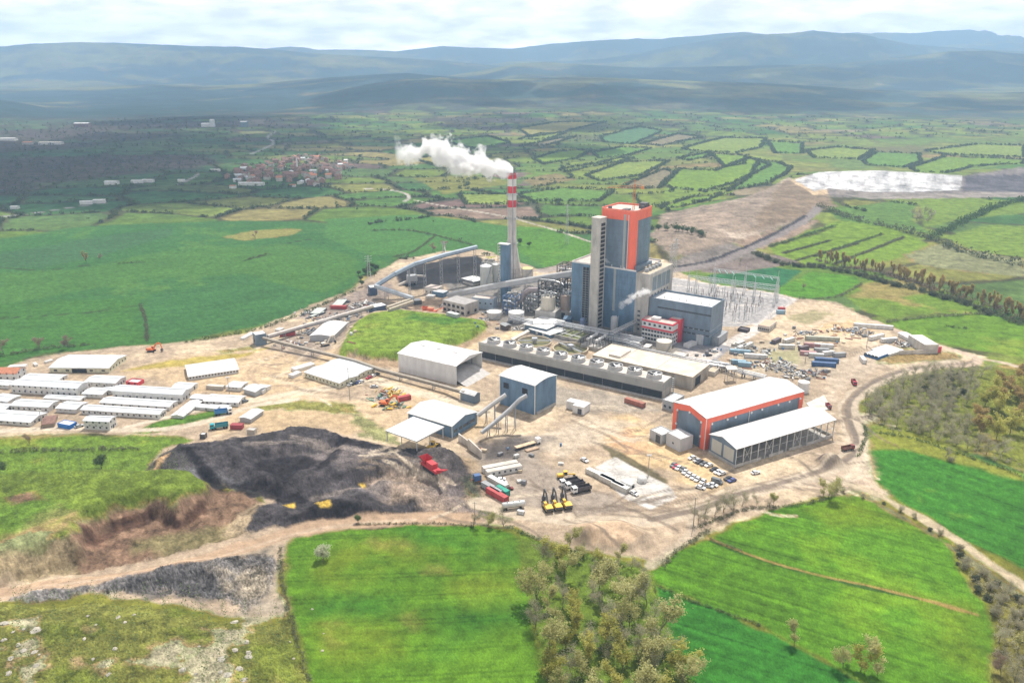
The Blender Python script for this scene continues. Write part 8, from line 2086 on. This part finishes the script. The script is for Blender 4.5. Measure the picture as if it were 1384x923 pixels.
def far_hall(px,py,w,d,h,rz,lab,rm_=WHITE,wm=CAMPW,name="far_hall"):
    p=GT(px,py); o=thing(name,lab,"building",tuple(p),rz); w*=.75; d*=.75; h*=.8; a=MB(); gable_walls(a,w,d,h,h*.2,'x',-2); a.build("wall",wm,o); a=MB(); gable_roof(a,w,d,h,h*.2,'x',.4); a.build("roof",rm_,o)
for a in ((322,251,52,15,5,-.05,"long white hall at the near edge of the far village"),(284,232,22,8,4,0,"low white shed left of the far village"),(310,255,12,9,5,0,"orange roofed farmhouse in front of the far village",TILE),(390,253,14,8,4,0,"pinkish farmhouse on the lane before the village",TILE),(465,222,9,9,9,0,"white block at the village's right end"),(440,233,20,9,5,.1,"pale hall inside the village, right side"),
  (141,250,26,14,6,0,"white farm hall in the far left valley"),(177,248,24,12,5,0,"white greenhouse pair in the far left valley, left"),(192,247,22,12,5,0,"white greenhouse pair in the far left valley, right"),(240,246,14,8,4,0,"pale farm shed by the lane left of the village"),(108,277,20,9,5,.2,"white sheds on the far road, left one"),(126,275,20,9,5,.2,"white sheds on the far road, right one"),(14,283,12,9,4,0,"pale hut at the start of the far road"),
  (0,192,50,20,7,0,"pale factory hall in the distant left town"),(52,196,70,24,7,0,"long pale factory hall in the distant left town",CONCL),(30,196,30,20,7,0,"reddish factory hall in the distant left town",TILE,CONC),(100,172,60,24,13,0,"white topped plant building in the distant dark wood",WHITE,TILEB),(272,172,40,24,12,0,"pale plant with a tall block far up the valley"),(284,172,16,16,24,0,"tall pale silo block far up the valley"),(325,172,26,24,18,0,"blue green tower block far up the valley",CAMPR,BLUEG)): far_hall(*a)
p=GT(402,232); o=thing("minaret","thin white minaret in the middle of the far village","tower",tuple(p)); MB().lathe([(1.5,-1),(1.3,17),(2,17.2),(2,18),(1,18.2),(1,22),(.05,27)],n=12).build("shaft",CAMPW,o,True)
# ================================================================== smoke, steam, clouds
def plume(name,start,L,prof,dens,scale,seed,thr=.0,dirv=(-1,0)):
    """white vapour drifting along dirv; prof: (t, height of the axis, radius)"""
    rmax=max(q[2] for q in prof); zmax=max(q[1]+q[2]*1.5 for q in prof); zmin=min(q[1]-q[2]*1.5 for q in prof)
    ob=vol_box(name,(0,-rmax*1.6,zmin),(L,rmax*1.6,zmax)); ob.location=start; ob.rotation_euler=(0,0,math.atan2(dirv[1],dirv[0])); ob["kind"]="stuff"
    m=bpy.data.materials.new(name); m.use_nodes=True; N=m.node_tree.nodes; K=m.node_tree.links; N.remove(N["Principled BSDF"])
    def M(op,a,b=None,c=None,clamp=False):
        n=N.new("ShaderNodeMath"); n.operation=op; n.use_clamp=clamp
        for i,x in enumerate((a,b,c)):
            if x is None: continue
            if isinstance(x,(int,float)): n.inputs[i].default_value=x
            else: K.new(x,n.inputs[i])
        return n.outputs[0]
    tc=N.new("ShaderNodeTexCoord"); s=N.new("ShaderNodeSeparateXYZ"); K.new(tc.outputs["Object"],s.inputs[0])
    t=M("DIVIDE",s.outputs["X"],L)
    def curve(k,mx):
        f=N.new("ShaderNodeFloatCurve"); c=f.mapping.curves[0]; pts=[(q[0],(q[k]+ (mx if k==1 else 0))/(2*mx if k==1 else mx)) for q in prof]
        while len(c.points)<len(pts): c.points.new(.5,.5)
        for i,q in enumerate(pts): c.points[i].location=q
        f.mapping.update(); K.new(t,f.inputs["Value"]); return f.outputs[0]
    zx=max(abs(q[1]) for q in prof)+1; zc_=M("SUBTRACT",M("MULTIPLY",curve(1,zx),2*zx),zx); rc=M("MULTIPLY",curve(2,rmax),rmax)
    n1=N.new("ShaderNodeTexNoise"); n1.inputs["Scale"].default_value=scale; n1.inputs["Detail"].default_value=6; n1.inputs["Roughness"].default_value=.6; n1.noise_dimensions="4D"; n1.inputs["W"].default_value=seed; K.new(tc.outputs["Object"],n1.inputs["Vector"])
    dz=M("SUBTRACT",s.outputs["Z"],zc_); d=M("DIVIDE",M("SQRT",M("ADD",M("MULTIPLY",dz,dz),M("MULTIPLY",s.outputs["Y"],s.outputs["Y"]))),rc)
    nz=M("MULTIPLY",M("SUBTRACT",n1.outputs["Fac"],.51),4.6)
    e=M("MULTIPLY",M("ADD",M("SUBTRACT",1.0-thr,d),nz),1.6,clamp=True)
    fade=M("MULTIPLY",M("SUBTRACT",1.0,t),4.0,clamp=True)
    dd=M("MULTIPLY",M("MULTIPLY",e,fade),dens)
    pv=N.new("ShaderNodeVolumePrincipled"); pv.inputs["Color"].default_value=(.98,.98,.98,1); pv.inputs["Anisotropy"].default_value=.0; K.new(dd,pv.inputs["Density"]); K.new(pv.outputs[0],N["Material Output"].inputs["Volume"])
    ob.data.materials.append(m); return ob
plume("smoke",(CHB[0]+1,CHB[1],CHB[2]+CHH),96,[(0,.5,4.4),(.12,2.5,6.3),(.3,7,10),(.5,11,11.5),(.64,16,11),(.73,20,7.0),(.80,16,5.4),(.9,14,6.5),(1,25,8)],.8,.105,2.0)
q=G(881,392,34); plume("steam",(q[0],q[1]-1.5,q[2]),24,[(0,0,1.2),(.3,-1.5,3),(.6,-4,3),(1,-9,3)],.5,.3,5.0,.15,(-.97,-.25))
q=bl(BT[0]-1,BT[2]+17,BH+1); plume("steam_wisp",q,9,[(0,3,1.5),(.4,5,2.2),(1,8,2)],.22,.35,7.0,.25,(-1,0))
cm=bpy.data.materials.new("cloud_white"); cm.use_nodes=True; N=cm.node_tree.nodes; K=cm.node_tree.links; N.remove(N["Principled BSDF"])
a=N.new("ShaderNodeBsdfTransparent"); b=N.new("ShaderNodeBsdfDiffuse"); b.inputs["Color"].default_value=(.9,.9,.9,1); x=N.new("ShaderNodeMixShader"); x.inputs[0].default_value=.42; K.new(a.outputs[0],x.inputs[1]); K.new(b.outputs[0],x.inputs[2]); K.new(x.outputs[0],N["Material Output"].inputs["Surface"])
def cloud(gx,gy,rx,ry,n,seed,z=1650):
    """a fair weather cloud whose shade falls around (gx, gy)"""
    r=random.Random(seed); c=Vector((gx,gy,0))+sd*(z/sd.z); m=MB(); ico=[(math.sin(t)*math.cos(p),math.sin(t)*math.sin(p),math.cos(t)) for t in np.linspace(.02,PI-.02,9) for p in np.linspace(0,2*PI,15)[:-1]]
    for k in range(n):
        a=r.uniform(0,2*PI); q=math.sqrt(r.random()); x,y=rx*q*math.cos(a),ry*q*math.sin(a); s=r.uniform(.16,.38)*min(rx,ry)*(1.25-q*.6)
        m.add([(x+v[0]*s*1.6,y+v[1]*s*1.2,max(-60,v[2]*s*.5)) for v in ico],[(i*14+j,i*14+(j+1)%14,(i+1)*14+(j+1)%14,(i+1)*14+j) for i in range(8) for j in range(14)])
    o=link("cloud",m.mesh("cloud",cm,True)); o.location=c; o["kind"]="stuff"
cloud(-950,1700,1150,600,44,1); cloud(-500,2700,1000,420,26,2); cloud(1500,3900,2600,700,40,3); cloud(300,5600,2600,900,30,4); cloud(2600,6300,2400,900,30,5); cloud(-800,1120,420,150,16,6)
